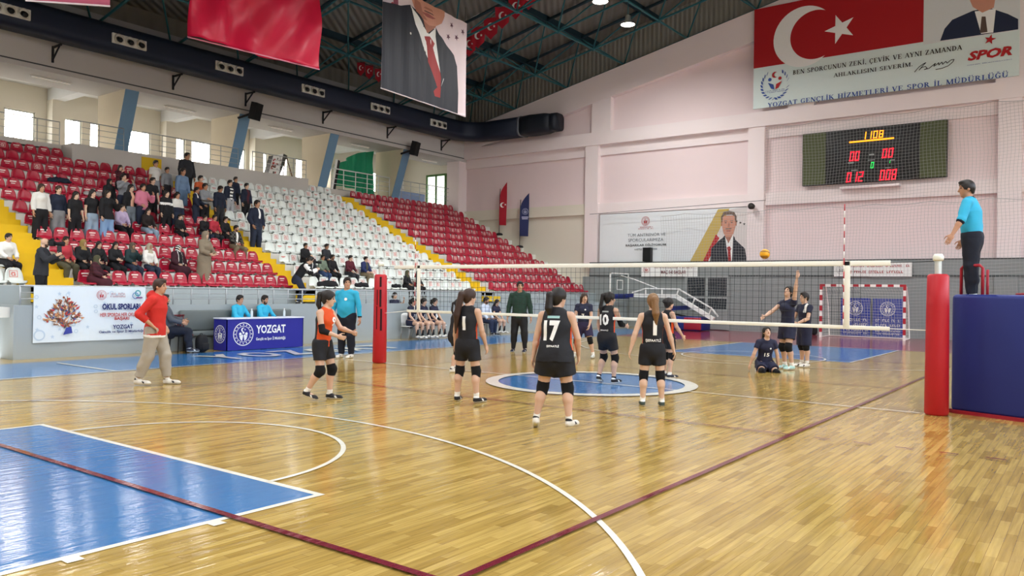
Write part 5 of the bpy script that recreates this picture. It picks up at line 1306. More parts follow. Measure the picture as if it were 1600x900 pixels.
def person(label, group=None, **q):
    """q: pos, yaw, H, male, fat, lean, side, twist, arms ((f,o,f2,o2) x2 or vectors), legs, head (yaw, pitch), clothes"""
    H = q.get('H', 1.68); male = q.get('male', False); k_ = H/1.70; fat = q.get('fat', 1.0); res = q.get('res', .0125); sk = SKINS[q.get('skin', 0)]
    root = thing('person', label, 'person', q['pos'], R(q.get('yaw', 0)), group); pos_seed = (q['pos'][0]*7.3) % 6.28
    F, Lf, U = V3(1, 0, 0), V3(0, 1, 0), V3(0, 0, 1)
    ln, sd = q.get('lean', 0), q.get('side', 0)
    M_ = rot((0, 1, 0), ln) @ rot((1, 0, 0), -sd)
    T, Ft = M_ @ U, M_ @ F
    tw = rot(T, q.get('twist', 0)); Fs = tw @ Ft; Ls = np.cross(T, Fs); Lp = V3(0, 1, 0)
    P0 = V3(0, 0, 0)
    hip = {s: P0+Lp*s*.052*H-U*.012*H for s in (1, -1)}
    def limb_dir(f, o, s):
        f, o = R(f), R(o); return V3(math.sin(f)*math.cos(o), s*math.sin(o), -math.cos(f)*math.cos(o))
    legs = q.get('legs', ((4, 4, -4, 2), (-2, 4, -6, 2)))
    thL, shL = .245*H, .235*H
    knee, ank, toe = {}, {}, {}
    feet = q.get('feet', ((0, 0), (0, 0)))                    # (turn out, pitch) for each foot
    for s, lg, ft in ((1, legs[0], feet[0]), (-1, legs[1], feet[1])):
        knee[s] = hip[s]+limb_dir(lg[0], lg[1], s)*thL; ank[s] = knee[s]+limb_dir(lg[2], lg[3], s)*shL
        a, p = R(ft[0])*s, R(ft[1]); toe[s] = nrm(V3(math.cos(a)*math.cos(p), math.sin(a)*math.cos(p), math.sin(p)))
    # rest: standing figures stand on their lower foot; sitters keep the pelvis height given
    if 'seat' in q: dz = q['seat']+.085*H*fat**.5
    elif 'ground' in q: dz = q['ground']
    else: dz = -min(ank[s][2]+min(0, .11*H*toe[s][2])-.042*H for s in (1, -1))
    off = V3(0, 0, dz)
    if 'seat' not in q and 'ground' not in q:
        mid = (ank[1]+ank[-1])/2; off = off-V3(mid[0], mid[1], 0)
    P0 = P0+off; hip = {s: v+off for s, v in hip.items()}; knee = {s: v+off for s, v in knee.items()}; ank = {s: v+off for s, v in ank.items()}
    waist, chest, S = P0+T*.10*H, P0+T*.2*H, P0+T*.285*H
    shw = (.118 if male else .102)*H*(1+.3*(fat-1))
    sho = {s: S+Ls*s*shw-T*.016*H for s in (1, -1)}
    hy, hp_ = q.get('head', (0, 0)); Rh = rot(T*.0+U, hy) @ rot(Ls, hp_)
    Fh = nrm(Rh @ nrm(Fs*V3(1, 1, .35))); Uh = nrm(U-Fh*(U@Fh)); Lh = np.cross(Uh, Fh)
    nb = S+T*.018*H; Hc = nb+nrm(T+Uh)*.098*H+Fh*.016*H
    upL, foL = .165*H, .145*H
    arms = q.get('arms', ((4, 10, 12, 4), (2, 10, 10, 4))); elb, wri, fd = {}, {}, {}
    B = np.stack([Fs, Ls, T], 1) if q.get('arm_frame', 'body') == 'body' else np.eye(3)
    for s, am in ((1, arms[0]), (-1, arms[1])):
        if len(am) == 4: d1, d2 = B @ limb_dir(am[0], am[1], s), B @ limb_dir(am[2], am[3], s)
        else: d1, d2 = nrm(V3(*am[0])), nrm(V3(*am[1]))
        elb[s] = sho[s]+d1*upL; wri[s] = elb[s]+d2*foL; fd[s] = d2
    # ---- the body, one continuous surface
    lo = np.min([P0, waist, S, Hc-.2, Hc+.2]+list(knee.values())+list(ank.values())+list(elb.values())+list(wri.values())+[wri[s]+fd[s]*.12*H for s in (1, -1)]+[ank[s]+toe[s]*.16*H for s in (1, -1)], 0)-.2*k_
    hi = np.max([P0, waist, S, Hc-.2, Hc+.2]+list(knee.values())+list(ank.values())+list(elb.values())+list(wri.values())+[wri[s]+fd[s]*.12*H for s in (1, -1)]+[ank[s]+toe[s]*.16*H for s in (1, -1)], 0)+.2*k_
    if 'seat' not in q and 'ground' not in q: lo[2] = max(lo[2], -.03)
    fw_ = (.092 if male else .098)*fat; ww = (.083 if male else .073)*fat; cw = (.092 if male else .083)*(1+.6*(fat-1))
    def torso(fl, e=0.0, k=.05, sq=.68):
        g = e
        fl.cone(P0-T*.03*H, waist, fw_*H+g, ww*H+g, k, Ft, sq+.02*(fat-1)*5); fl.cone(waist, chest, ww*H+g, cw*H+g, k, nrm(Ft+Fs), sq+.04); fl.cone(chest, S-T*.02*H, cw*H+g, .062*H+g, k, Fs, sq)
        if not male and q.get('bust', True): fl.ball(chest+T*.01*H+Fs*.04*H, (Fs, Ls, T), (.04*H+g, .075*H+g, .05*H+g), .04)
        if fat > 1.12: fl.ball(waist+Ft*.035*H-T*.015*H, (Ft, Ls, T), (.062*H*fat+g, .08*H*fat+g, .1*H+g), .06)
    fl = Field(lo, hi, res); torso(fl)
    [fl.cone(S+Ls*s*.015*H+T*.0*H, sho[s]-Ls*s*.012*H, .036*H, .03*H, .04) for s in (1, -1)]; fl.cone(nb-T*.03*H, Hc-Uh*.06*H-Fh*.012*H, .034*H*(1.1 if male else .95), .031*H*(1.1 if male else .95), .03)
    # head: skull, jaw, chin, nose, ears
    hs = H*q.get('hs', .96)
    fl.ball(Hc+Uh*.012*hs-Fh*.006*hs, (Fh, Lh, Uh), (.056*hs, .045*hs, .054*hs), .02); fl.ball(Hc-Uh*.028*hs+Fh*.014*hs, (Fh, Lh, Uh), (.038*hs, .035*hs, .044*hs), .03)
    fl.ball(Hc-Uh*.058*hs+Fh*.034*hs, (Fh, Lh, Uh), (.014*hs, .016*hs, .013*hs), .02)
    fl.cone(Hc+Uh*.004*hs+Fh*.05*hs, Hc-Uh*.018*hs+Fh*.061*hs, .006*hs, .0085*hs, .012)
    for s in (1, -1): fl.ball(Hc-Uh*.008*hs+Lh*s*.046*hs-Fh*.006*hs, (Fh, Lh, Uh), (.012*hs, .006*hs, .018*hs), .006)
    lg_f = q.get('leg_fat', fat)
    for s in (1, -1):
        fl.cone(hip[s], knee[s], .058*H*lg_f, .036*H*lg_f**.5, .03); kd = nrm(ank[s]-knee[s]); bk = nrm(np.cross(Lp, kd))
        fl.cone(knee[s], knee[s]+kd*shL*.35-V3(*(F*.012*H)), .035*H*lg_f**.5, .035*H*lg_f**.5, .02); fl.cone(knee[s]+kd*shL*.3-V3(*(F*.01*H)), ank[s], .034*H*lg_f**.5, .02*H, .02)
        fl.cone(ank[s]-U*.012*H, ank[s]+toe[s]*.1*H-U*.02*H, .02*H, .014*H, .02)
        fl.cone(sho[s], elb[s], .029*H*fat**.4, .0225*H*fat**.4, .03); fl.cone(elb[s], elb[s]+(wri[s]-elb[s])*.35, .0225*H, .0235*H, .015); fl.cone(elb[s]+(wri[s]-elb[s])*.3, wri[s], .0232*H, .0145*H, .015)
        # hand: palm, four fingers of unequal length, thumb from the side
        d = fd[s]; hn = q.get('palm', {}).get(s); n_ = nrm(np.asarray(hn, float)-d*(np.asarray(hn, float)@d)) if hn is not None else None
        if n_ is None:
            n_ = -Ls*s*1.0; n_ = n_-d*(n_@d); n_ = nrm(n_) if np.linalg.norm(n_) > .2 else nrm(np.cross(d, Fs)+1e-3)
        sv = np.cross(n_, d)*s; cu = q.get('curl', {}).get(s, 35)
        fl.ball(wri[s]+d*.028*H, (d, sv, n_), (.03*H, .0235*H, .0115*H), .012)
        rf = max(.0047*H, res*.62)
        for i, (o_, L_) in enumerate(((-.017, .9), (-.006, 1.0), (.006, .95), (.016, .75))):
            b0 = wri[s]+d*.05*H-sv*o_*H; a1 = R(cu*.6); a2 = R(cu*1.5)
            m1 = b0+(d*math.cos(a1)+n_*math.sin(a1))*.026*H*L_; m2 = m1+(d*math.cos(a2)+n_*math.sin(a2))*.024*H*L_
            fl.cone(b0, m1, rf*1.08, rf, .004); fl.cone(m1, m2, rf, rf*.85, .003)
        t0 = wri[s]+d*.018*H+sv*.02*H; t1 = t0+(d*.75+sv*.65+n_*.25)*.024*H; fl.cone(t0, t1, rf*1.25, rf*1.1, .008); fl.cone(t1, t1+(d*.95+sv*.15+n_*.35)*.022*H, rf*1.1, rf*.9, .004)
    v, f = fl.nets(); c = v[f].mean(1); mi = np.zeros(len(f), int)
    def near(p, axes, rad): w_ = c-p; return sum(((w_@a)/r)**2 for a, r in zip(axes, rad)) < 1
    fr_ = (c-Hc)@Fh > .02*hs
    for s in (1, -1):
        e0 = Hc+Uh*.006*hs+Lh*s*.019*hs+Fh*.047*hs
        mi[near(e0, (Fh, Lh, Uh), (.03, max(.010*hs, res*.8), max(.0045*hs, res*.55))) & fr_] = 1
        mi[near(e0+Uh*.0135*hs, (Fh, Lh, Uh), (.03, max(.014*hs, res*.9), max(.003*hs, res*.42))) & fr_] = 3
    mi[near(Hc-Uh*.037*hs+Fh*.05*hs, (Fh, Lh, Uh), (.03, max(.015*hs, res*.9), max(.0045*hs, res*.5))) & fr_] = 2
    if q.get('beard'):
        w_ = c-Hc; mi[((w_@Uh) < -.026*hs) & ((w_@Uh) > -.085*hs) & ((w_@Fh) > .008*hs) & (mi == 0) & (((w_@Uh) < -.045*hs) | (abs(w_@Lh) > .026*hs) | ((w_@Uh) > -.03*hs)) & (np.abs(w_).max(1) < .1*hs)] = 4
    mesh_obj('body', v, f, [sk, EYE, LIP, BROW, BEARD], root, mi)
    # ---- garments
    G = {}
    def garment(name, build, mats, paint=None, lo_=None, hi_=None, r=None):
        g = Field(lo-.06 if lo_ is None else lo_, hi+.06 if hi_ is None else hi_, r or res); build(g)
        if name not in ('shoe', 'sock', 'knee_pad', 'elbow_sleeve', 'hair', 'headscarf'):
            X, Y, Z = g.ax[0][:, None, None], g.ax[1][None, :, None], g.ax[2][None, None, :]; sd_ = pos_seed
            g.d = (g.d+(.0042*k_*(np.sin(X*21+sd_+2.2*np.sin(Z*9+Y*6))*np.sin(Z*26+Y*15+sd_*2)+.6*np.sin(Y*31-Z*17+sd_)))*.8).astype(np.float32)
        v, f = g.nets()
        if len(f) == 0: return None
        mi = None
        if paint is not None: mi = np.clip(np.asarray(paint(v[f].mean(1)), int), 0, len(mats)-1)
        G[name] = g; return mesh_obj(name, v, f, mats, root, mi)
    tp = q.get('top')
    if tp:
        e = tp.get('e', .012)*k_; sl = tp.get('sleeve', 0); hem = tp.get('hem', -.045)
        def b_top(g):
            torso(g, e, .06, .72)
            if hem < -.06: g.cone(P0-T*.02*H, P0+T*(hem-.02)*H, fw_*H+e*1.6, fw_*H*tp.get('flare', 1.03)+e*2, .05, Ft, .74)
            if hem < -.12 and 'seat' not in q: pass
            w_in = .0 if sl else .028*H
            for s in (1, -1): g.cone(S+Ls*s*.012*H, sho[s]-Ls*s*(w_in+.012*H), .036*H+e*.7, .03*H+e*(.8 if sl else .6), .04)
            for s in (1, -1):
                if sl > 0:
                    L1 = min(sl, .53)/.53; ef = tp.get('es', e); pe = sho[s]+(elb[s]-sho[s])*L1
                    g.cone(sho[s], pe, .029*H+ef*.95, .0255*H+ef*1.25, .03, cap=sl < .53)
                    if sl >= .53:
                        L2 = (sl-.53)/.47; g.cone(elb[s], elb[s]+(wri[s]-elb[s])*L2, .0255*H+ef*1.2, .019*H+ef*1.2, .02, cap=True)
            if tp.get('hood'):
                hb = nb-Fs*.045*H+T*.005*H; g.ball(hb-Fs*.01*H, (Fs, Ls, T), (.045*H, .07*H, .05*H), .03)
                for s in (1, -1): g.cone(hb+Ls*s*.045*H+T*.01*H, nb+Ls*s*.03*H+Fs*.045*H-T*.03*H, .024*H, .016*H, .02)
            g.cut(P0+T*hem*H, -T)
            g.sub_ball(nb+T*.03*H+Fs*.014*H, (Fs, Ls, T), (.043*H, .04*H, .036*H))
        paint = None; mats = [tp['m']]
        if 'paint' in tp:
            mats = [tp['m']]+list(tp['mats'])
            def paint(c, fn=tp['paint']):
                w_ = c-P0; dist_arm = np.min([np.linalg.norm(c-sho[s]-np.clip(((c-sho[s])@(elb[s]-sho[s]))/(upL**2), 0, 1)[:, None]*(elb[s]-sho[s]), axis=1) for s in (1, -1)]+[np.linalg.norm(c-elb[s]-np.clip(((c-elb[s])@(wri[s]-elb[s]))/(foL**2), 0, 1)[:, None]*(wri[s]-elb[s]), axis=1) for s in (1, -1)], 0)
                wr = np.min([np.linalg.norm(c-wri[s], axis=1) for s in (1, -1)], 0)
                return fn(dict(f=(w_@Fs)/H, l=(w_@Ls)/H, t=(w_@T)/H, arm=dist_arm/H, wrist=wr/H, neck=np.linalg.norm(c-nb, axis=1)/H))
        garment(tp.get('name', 'shirt'), b_top, mats, paint)
    bo = q.get('bottom')
    if bo:
        e = bo.get('e', .012)*k_; kind = bo.get('kind', 'pants')
        def b_bot(g):
            g.cone(P0-T*.035*H, P0+T*.075*H, fw_*H+e, ww*H*1.08+e, .05, Ft, .74)
            for s in (1, -1):
                if kind == 'shorts':
                    L1 = bo.get('len', .62); pe = hip[s]+(knee[s]-hip[s])*L1; g.cone(hip[s], pe, .06*H*lg_f+e, .052*H*lg_f+e*bo.get('flare', 1.6), .04, cap=True)
                elif kind == 'pants':
                    g.cone(hip[s], knee[s], .06*H*lg_f+e, .04*H+e*1.2, .04); g.cone(knee[s], knee[s]+(ank[s]-knee[s])*.45-F*.012*H, .036*H+e, .037*H+e, .03); g.cone(knee[s], ank[s]+(knee[s]-ank[s])*bo.get('crop', .04), .04*H+e*1.2, bo.get('cuff', .027)*H+e, .03, cap=True)
                elif kind == 'skirt' and 'seat' not in q:
                    am = (ank[1]+ank[-1])/2; w2 = bo.get('w', .075)*H; g.cone(P0, am+(P0-am)*.06, fw_*H+e, w2*1.6, .06, Ft, .85, cap=True)
                elif kind == 'skirt':
                    ke = ank[s]+(knee[s]-ank[s])*bo.get('crop', .12); w2 = bo.get('w', .075)*H
                    g.cone(hip[s], knee[s], .07*H*lg_f+e, w2, .1); g.cone(knee[s], ke, w2, w2*1.08, .1, cap=True); g.cone((hip[1]+hip[-1])/2, (knee[1]+knee[-1])/2, .07*H, .07*H, .1); g.cone((knee[1]+knee[-1])/2, (ank[1]+ank[-1])/2+(knee[s]-ank[s])*.14, .07*H, .075*H, .1)
            g.cut(P0+T*bo.get('rise', .03)*H, T)
        garment(bo.get('name', {'shorts': 'shorts', 'pants': 'trousers', 'skirt': 'skirt'}[kind]), b_bot, [bo['m']]+list(bo.get('mats', [])), (lambda c: bo['paint'](dict(f=(c-P0)@Fs/H, l=(c-P0)@Lp/H, t=(c-P0)@T/H))) if 'paint' in bo else None)
    for s in (1, -1):                                                    # footwear and pads
        sh = q.get('shoes')
        if sh:
            A, D = ank[s], toe[s]; up = nrm(np.cross(D, np.cross(U, D))); si = np.cross(up, D); sole0 = A-up*.042*H
            def b_sh(g):
                g.cone(A-up*.018*H-D*.012*H, A+D*.095*H-up*.024*H, .025*H, .02*H, .02, si, .9); g.cone(A+up*.006*H-D*.004*H, A-up*.02*H+D*.02*H, .024*H, .026*H, .02); g.ball(A+D*.1*H-up*.027*H, (D, si, up), (.03*H, .024*H, .018*H), .02)
                g.cut(sole0, -up); g.cut(A+up*.018*H, nrm(up+D*.2))
            def p_sh(c): return np.where((c-sole0)@up < .013*H, 1, np.where(((c-A)@up > .002*H) & ((c-A)@D < .012*H), 2, np.where((abs((c-A)@si) > .016*H) & (((c-A-D*.05*H)@nrm(D+up*.6)) > -.006*H) & (((c-A-D*.05*H)@nrm(D+up*.6)) < .01*H) & ((c-sole0)@up < .034*H), 2, 0)))
            garment('shoe', b_sh, [sh['m'], sh.get('sole', SOLE), sh.get('mark', sh['m'])], p_sh, np.minimum(A-.1, A+D*.16*H-.1), np.maximum(A+.1, A+D*.16*H+.1), min(res, .009))
        if q.get('socks'):
            a2 = ank[s]+(knee[s]-ank[s])*q.get('sock_len', .2)
            garment('sock', lambda g: g.cone(ank[s]-U*.0*H, a2, .024*H, .026*H, .01, cap=True), [q['socks']], None, np.minimum(ank[s], a2)-.12, np.maximum(ank[s], a2)+.12, min(res, .009))
        if q.get('pads'):
            up_, dn = knee[s]+(hip[s]-knee[s])*.2, knee[s]+(ank[s]-knee[s])*.24
            garment('knee_pad', lambda g: (g.cone(up_, knee[s], .043*H*lg_f**.5, .042*H*lg_f**.5, .015, cap0=True), g.cone(knee[s], dn, .042*H*lg_f**.5, .039*H*lg_f**.5, .015, cap=True), g.ball(knee[s]+F*.018*H, (F, Lp, U), (.034*H, .036*H, .045*H), .02)), [q['pads']], None, np.minimum(up_, dn)-.15, np.maximum(up_, dn)+.15, min(res, .01))
    for s in q.get('elbow_pads', ()):
        a1, a2 = elb[s]+(sho[s]-elb[s])*.35, elb[s]+(wri[s]-elb[s])*.5
        garment('elbow_sleeve', lambda g: (g.cone(a1, elb[s], .031*H, .029*H, .012, cap0=True), g.cone(elb[s], a2, .03*H, .025*H, .012, cap=True)), [q.get('pads') or BLKC], None, np.minimum(np.minimum(a1, a2), elb[s])-.12, np.maximum(np.maximum(a1, a2), elb[s])+.12, min(res, .01))
    # ---- hair or head scarf
    hk, hc = q.get('hair', ('short', 'black')); hm = HAIRS.get(hc, hc)
    hl, hh = Hc-.24*k_-T*.0, Hc+.22*k_
    if hk == 'long' or hk == 'ponytail' or hk == 'hijab': hl = hl-V3(.12, .12, .42)*k_; hh = hh+V3(.12, .12, 0)*k_
    def b_hair(g):
        if hk == 'hijab':
            g.ball(Hc+Uh*.01*hs-Fh*.008*hs, (Fh, Lh, Uh), (.071*hs, .06*hs, .07*hs), .02); g.cone(Hc-Uh*.03*hs-Fh*.01*hs, nb+T*.01*H, .056*hs, .052*H, .04)
            g.cone(nb-T*.0*H, nb-T*.04*H, .06*H, .085*H, .05, Fs, .8); g.ball(nb-T*.05*H+Fs*.035*H, (Fs, Ls, T), (.045*H, .075*H, .06*H), .04)
            g.sub_ball(Hc-Uh*.012*hs+Fh*.075*hs, (Fh, Lh, Uh), (.055*hs, .037*hs, .05*hs)); return
        if hk == 'bald': return
        pz = .0095 if hk == 'short' else .013
        g.ball(Hc+Uh*.016*hs-Fh*.01*hs, (Fh, Lh, Uh), ((.056+pz)*hs, (.0455+pz*.8)*hs, (.055+pz)*hs), .01)
        if hk == 'short':
            g.cone(Hc-Uh*.005*hs-Fh*.03*hs, Hc-Uh*.04*hs-Fh*.03*hs, .044*hs, .034*hs, .02); g.ball(Hc+Uh*.058*hs+Fh*.02*hs, (Fh, Lh, Uh), (.035*hs, .036*hs, .018*hs), .015)
        g.sub_ball(Hc-Uh*.02*hs+Fh*.075*hs, (Fh, Lh, Uh), (.062*hs, .06*hs, .062*hs))
        if hk == 'short': g.sub_ball(Hc-Uh*.05*hs+Fh*.02*hs, (Fh, Lh, Uh), (.06*hs, .075*hs, .045*hs)); g.cut(Hc-Uh*.05*hs, -Uh)
        else:
            g.ball(Hc-Uh*.025*hs-Fh*.034*hs, (Fh, Lh, Uh), (.028*hs, .038*hs, .04*hs), .03)
            g.sub_ball(Hc-Uh*.055*hs+Fh*.03*hs, (Fh, Lh, Uh), (.056*hs, .075*hs, .055*hs))
        if hk == 'long':
            L_ = q.get('hair_len', .16)*H
            for s in (-1, 0, 1):
                a = Hc-Fh*.03*hs+Lh*s*.03*hs-Uh*.02*hs; b = nb-Fs*.055*H+Ls*s*.045*H-T*.02*H; g.cone(a, b, .028*hs, .026*hs, .03); g.cone(b, b-T*L_-Fs*.004*H, .026*hs, .016*hs, .03, Fs, .7)
            for s in (-1, 1): g.cone(Hc+Lh*s*.052*hs-Fh*.012*hs+Uh*.01*hs, nb+Ls*s*.055*H-Fs*.0*H-T*.02*H, .013*hs, .018*hs, .02)
        if hk in ('ponytail', 'bun', 'braid'):
            z0 = q.get('tail_z', .03); a = Hc-Fh*.062*hs+Uh*z0*hs; g.ball(a, (Fh, Lh, Uh), (.02*hs, .018*hs, .018*hs), .015)
            if hk == 'bun': g.ball(a-Fh*.01*hs, (Fh, Lh, Uh), (.03*hs, .03*hs, .03*hs), .01); return
            tl = q.get('tail', .24)*H; sw = q.get('swing', (0, 0)); b = a-Fh*.035*hs-Uh*.015*hs; c_ = a-Fh*(.045+sw[0]*.5)*hs+Ls*sw[1]*.5*hs-U*tl*.55; d_ = a-Fh*(.02+sw[0])*hs+Ls*sw[1]*hs-U*tl
            tk = q.get('tail_r', .024); g.cone(a, b, .016*hs, tk*.9*hs, .012); g.cone(b, c_, tk*.9*hs, tk*hs, .012); g.cone(c_, d_, tk*hs, .008*hs, .012)
    if hk != 'bald': garment('headscarf' if hk == 'hijab' else 'hair', b_hair, [hm]+list(q.get('hair_mats', [])), q.get('hair_paint'), hl, hh, min(res, .011))
    if q.get('cap'): pass
    # ---- prints on the shirt, laid on its surface
    gt_ = G.get((tp or {}).get('name', 'shirt'))
    for pr in q.get('prints', ()):
        v2, f2 = text2d(pr['s'], w=pr['w'], h=pr['h'], bold=pr.get('bold', .03), align='C') if 's' in pr else poly2d([pr['poly']])
        sgn = -1 if pr.get('back', True) else 1
        bm = bmesh.new(); bv = [bm.verts.new((a[0], a[1], 0)) for a in v2]
        for qf in f2:
            try: bm.faces.new([bv[i] for i in qf])
            except ValueError: pass
        for ax in (0, 1):
            for t in np.arange(-.3, .31, .03): 
                n = Vector((1, 0, 0)) if ax == 0 else Vector((0, 1, 0)); bmesh.ops.bisect_plane(bm, geom=bm.verts[:]+bm.edges[:]+bm.faces[:], plane_co=n*float(t), plane_no=n)
        bm.verts.index_update(); a2 = np.array([(x.co.x, x.co.y) for x in bm.verts]); fc = [[x.index for x in y.verts] for y in bm.faces]; bm.free()
        base = P0+T*pr['t']*H; right = Ls*sgn; D = Fs*sgn
        pts = base+a2[:, 0:1]*right+a2[:, 1:2]*T+right*pr.get('x', 0); best = np.full(len(pts), np.nan)
        for dd in np.arange(.32, -.02, -.004):
            s_ = gt_.sample(pts+D*dd); hit = np.isnan(best) & (s_ < 0); best[hit] = dd
        best = np.where(np.isnan(best), np.nanmedian(best) if not np.all(np.isnan(best)) else .1, best); w3 = pts+D*(best+.007)[:, None]
        mb = MB(); mb.add([tuple(x) for x in w3], fc); mb.build(pr.get('name', 'number_print'), pr['m'], root)
    root_info[root.name] = dict(wri=wri, Hc=Hc, Fh=Fh, fd=fd, P0=P0)
    return root
root_info = {}

# ---------------------------------------------------------------- who stands where
def zat(x, y, foot):
    """height of the point seen at pixel (x, y) at the depth of a point"""
    d = float((np.array(foot)-CAM)@_fw); return float((CAM+d*(_fw+_r*((x-800)/FPX)+_u*((450-y)/FPX)))[2])
BLK, NVY, ORG = cloth('black_sport', '121319', .7), cloth('navy_sport', '181c38', .7), cloth('orange_sport', 'd8501c', .7)
WHT, CYAN, DNAVY = cloth('white', 'e2e2de'), cloth('referee_cyan', '2aa6cc', .7), cloth('dark_navy', '131827')
PADK = cloth('black_pad', '0c0c0f', .9); SOCKW = cloth('white_sock', 'e6e4de'); SOCKK = cloth('black_sock', '15151a')
SHK = dict(m=cloth('black_shoe', '17171b', .6), mark=IW); SHW = dict(m=cloth('white_shoe', 'dcdad2', .6), mark=BLK); SHG = dict(m=cloth('grey_shoe', 'c8ccc6', .6), mark=BLK); SHN = dict(m=cloth('navy_shoe', '1d2334', .6), mark=IW); SHM = dict(m=cloth('mint_shoe', 'a8d0cc', .6), mark=IW)
def floor_at(x, y): q = P(x, y, 2, 0); return (q.x, q.y, 0)
def jersey(front=ORG, back=BLK):
    def fn(a): return np.where((a['f'] > .012) & (abs(a['l']) < .13), 1, np.where((abs(a['l']) > .085) & (a['f'] > -.012), 1, 0))
    return dict(m=back, mats=[front], paint=fn, sleeve=0, e=.014, hem=-.05, name='jersey', neck=.0)
PAL = dict(s=None)
def player(label, x, yfoot, yhead, yaw, **k):
    pos = floor_at(x, yfoot); H = k.pop('H', None) or zat(x, yhead, pos)
    d = dict(pos=pos, yaw=yaw, H=H, res=.009, top=jersey(), bottom=dict(kind='shorts', m=BLK, e=.009, len=.62, flare=1.9), pads=PADK, socks=SOCKW, shoes=SHK, hair=('ponytail', 'black'), leg_fat=.95, fat=.97)
    d.update(k); return person(label, **d)
def num(s, w, h, t, x=0, back=True, m=IW, bold=.03, name='number_print'): return dict(s=s, w=w, h=h, t=t, x=x, back=back, m=m, bold=bold, name=name)
player('player in black and orange libero shirt with a black arm sleeve, hands before her', 497, 624, 453, -72, arms=((38, 4, 82, -10), (22, 8, 78, -12)), legs=((14, 4, -6, 2), (6, 5, -34, 2)), feet=((10, 0), (0, -14)), head=(18, 6), elbow_pads=(-1,), curl={1: 60, -1: 60}, tail=.2, lean=6, tail_z=.045,
       prints=[num('9', .10, .14, .2, .02, False)], top=dict(m=BLK, mats=[ORG], paint=lambda a: np.where(a['f'] > -.01, 1, 0), sleeve=0, e=.014, hem=-.045, name='jersey', neck=.0))
player('player with black braid and orange front, half behind the long ponytail player', 709, 581, 466, -38, arms=((22, 6, 40, -6), (24, 6, 50, -8)), legs=((20, 4, -8, 2), (8, 4, -16, 2)), head=(0, -4), tail=.2, tail_r=.016, lean=10, shoes=SHW, tail_z=.03)
player('player in black with a very long dark ponytail down her back', 729, 628, 452, 12, arms=((4, 9, 14, 8), (8, 10, 22, 6)), legs=((4, 7, -4, 4), (2, 8, -6, 5)), head=(-30, 4), tail=.36, tail_r=.032, tail_z=.035, swing=(.02, .05), prints=[num('1', .05, .2, .17, -.0)], hair=('ponytail', 'brown'), feet=((14, 0), (16, 0)))
player('player in black with number 17 on her back, nearest to the camera', 863, 672, 455, 20, fat=1.16, leg_fat=1.12, arms=((6, 14, 10, 10), (14, 16, 34, -2)), legs=((6, 10, -14, 8), (6, 9, -12, 6)), head=(-34, 2), shoes=SHW, tail=.2, tail_r=.03, tail_z=.03, lean=6, feet=((16, -18), (18, 0)), sock_len=.3,
       bottom=dict(kind='shorts', m=BLK, e=.026, len=.6, flare=1.5), prints=[num('17', .2, .245, .155, -.025, bold=.05), dict(poly=[(-0.075, -0.015), (0.075, -0.015), (0.075, 0.015), (-0.075, 0.015)], t=0.255, x=-0.01, m=ink('pale_teal', '9cc4c0'), name='name_print'), num('ŞEFAATLİ', .15, .036, .045, 0, name='name_print')], top=dict(jersey(), e=.02, hem=-.07))
player('player in black with number 10 on her back and a black arm sleeve', 947, 600, 458, -2, arms=((10, 10, 30, 0), (30, 8, 84, -6)), legs=((16, 6, -20, 3), (12, 6, -10, 3)), head=(-34, 2), elbow_pads=(-1,), tail=.27, tail_r=.022, tail_z=.05, swing=(.0, .03), socks=SOCKK, sock_len=.14, feet=((14, -16), (8, 0)), lean=4,
       prints=[num('10', .19, .2, .165, -.01, bold=.04), dict(poly=[(-0.065, -0.013), (0.065, -0.013), (0.065, 0.013), (-0.065, 0.013)], t=0.255, x=0, m=ink('grey', '9aa0a0'), name='name_print'), num('ŞEFAATLİ', .16, .035, .05, 0, name='name_print')])
player('player in black with number 1 and loose light brown hair, back to the camera', 1019, 635, 460, 33, arms=((-6, 20, 4, 14), (6, 18, 10, 16)), legs=((2, 5, -4, 2), (0, 5, -2, 4)), head=(4, 0), hair=('ponytail', 'light'), tail=.25, tail_r=.034, tail_z=.04, swing=(.0, -.02), skin=3, shoes=dict(m=cloth('green_grey_shoe', '3c4a44', .6), mark=IW), sock_len=.42,
       prints=[num('1', .055, .21, .17, .02, bold=.04), num('ŞEFAATLİ', .22, .058, .06, .0, name='name_print'), dict(poly=[(-0.035, -0.012), (0.035, -0.012), (0.035, 0.012), (-0.035, 0.012)], t=0.265, x=0.03, m=ink('grey', '9aa0a0'), name='name_print')])
player('player in black facing the net, half hidden behind the light haired player', 1042, 590, 466, -30, arms=((16, 6, 34, -4), (18, 6, 40, -4)), legs=((6, 4, -4, 2), (4, 4, -8, 2)), head=(0, 0), tail=.17, shoes=SHN, sock_len=.16, hair=('bun', 'black'))
NT = dict(m=NVY, sleeve=.27, e=.014, hem=-.05, name='shirt')
player('opposing player in navy shirt number 7 facing the camera beyond the net', 912, 559, 457, 200, top=NT, bottom=dict(kind='shorts', m=cloth('dark_violet', '241c40', .7), e=.02, len=.75), arms=((14, 8, 30, -6), (20, 8, 62, -14)), legs=((12, 14, -14, 10), (10, 12, -10, 9)), head=(30, 2), shoes=SHG, hair=('long', 'brown'), hair_len=.1, prints=[num('7', .07, .12, .12, 0, False), dict(poly=star(0, 0, .03), t=.22, x=.06, back=False, m=IW, name='badge')])
q_ = floor_at(1194, 580)
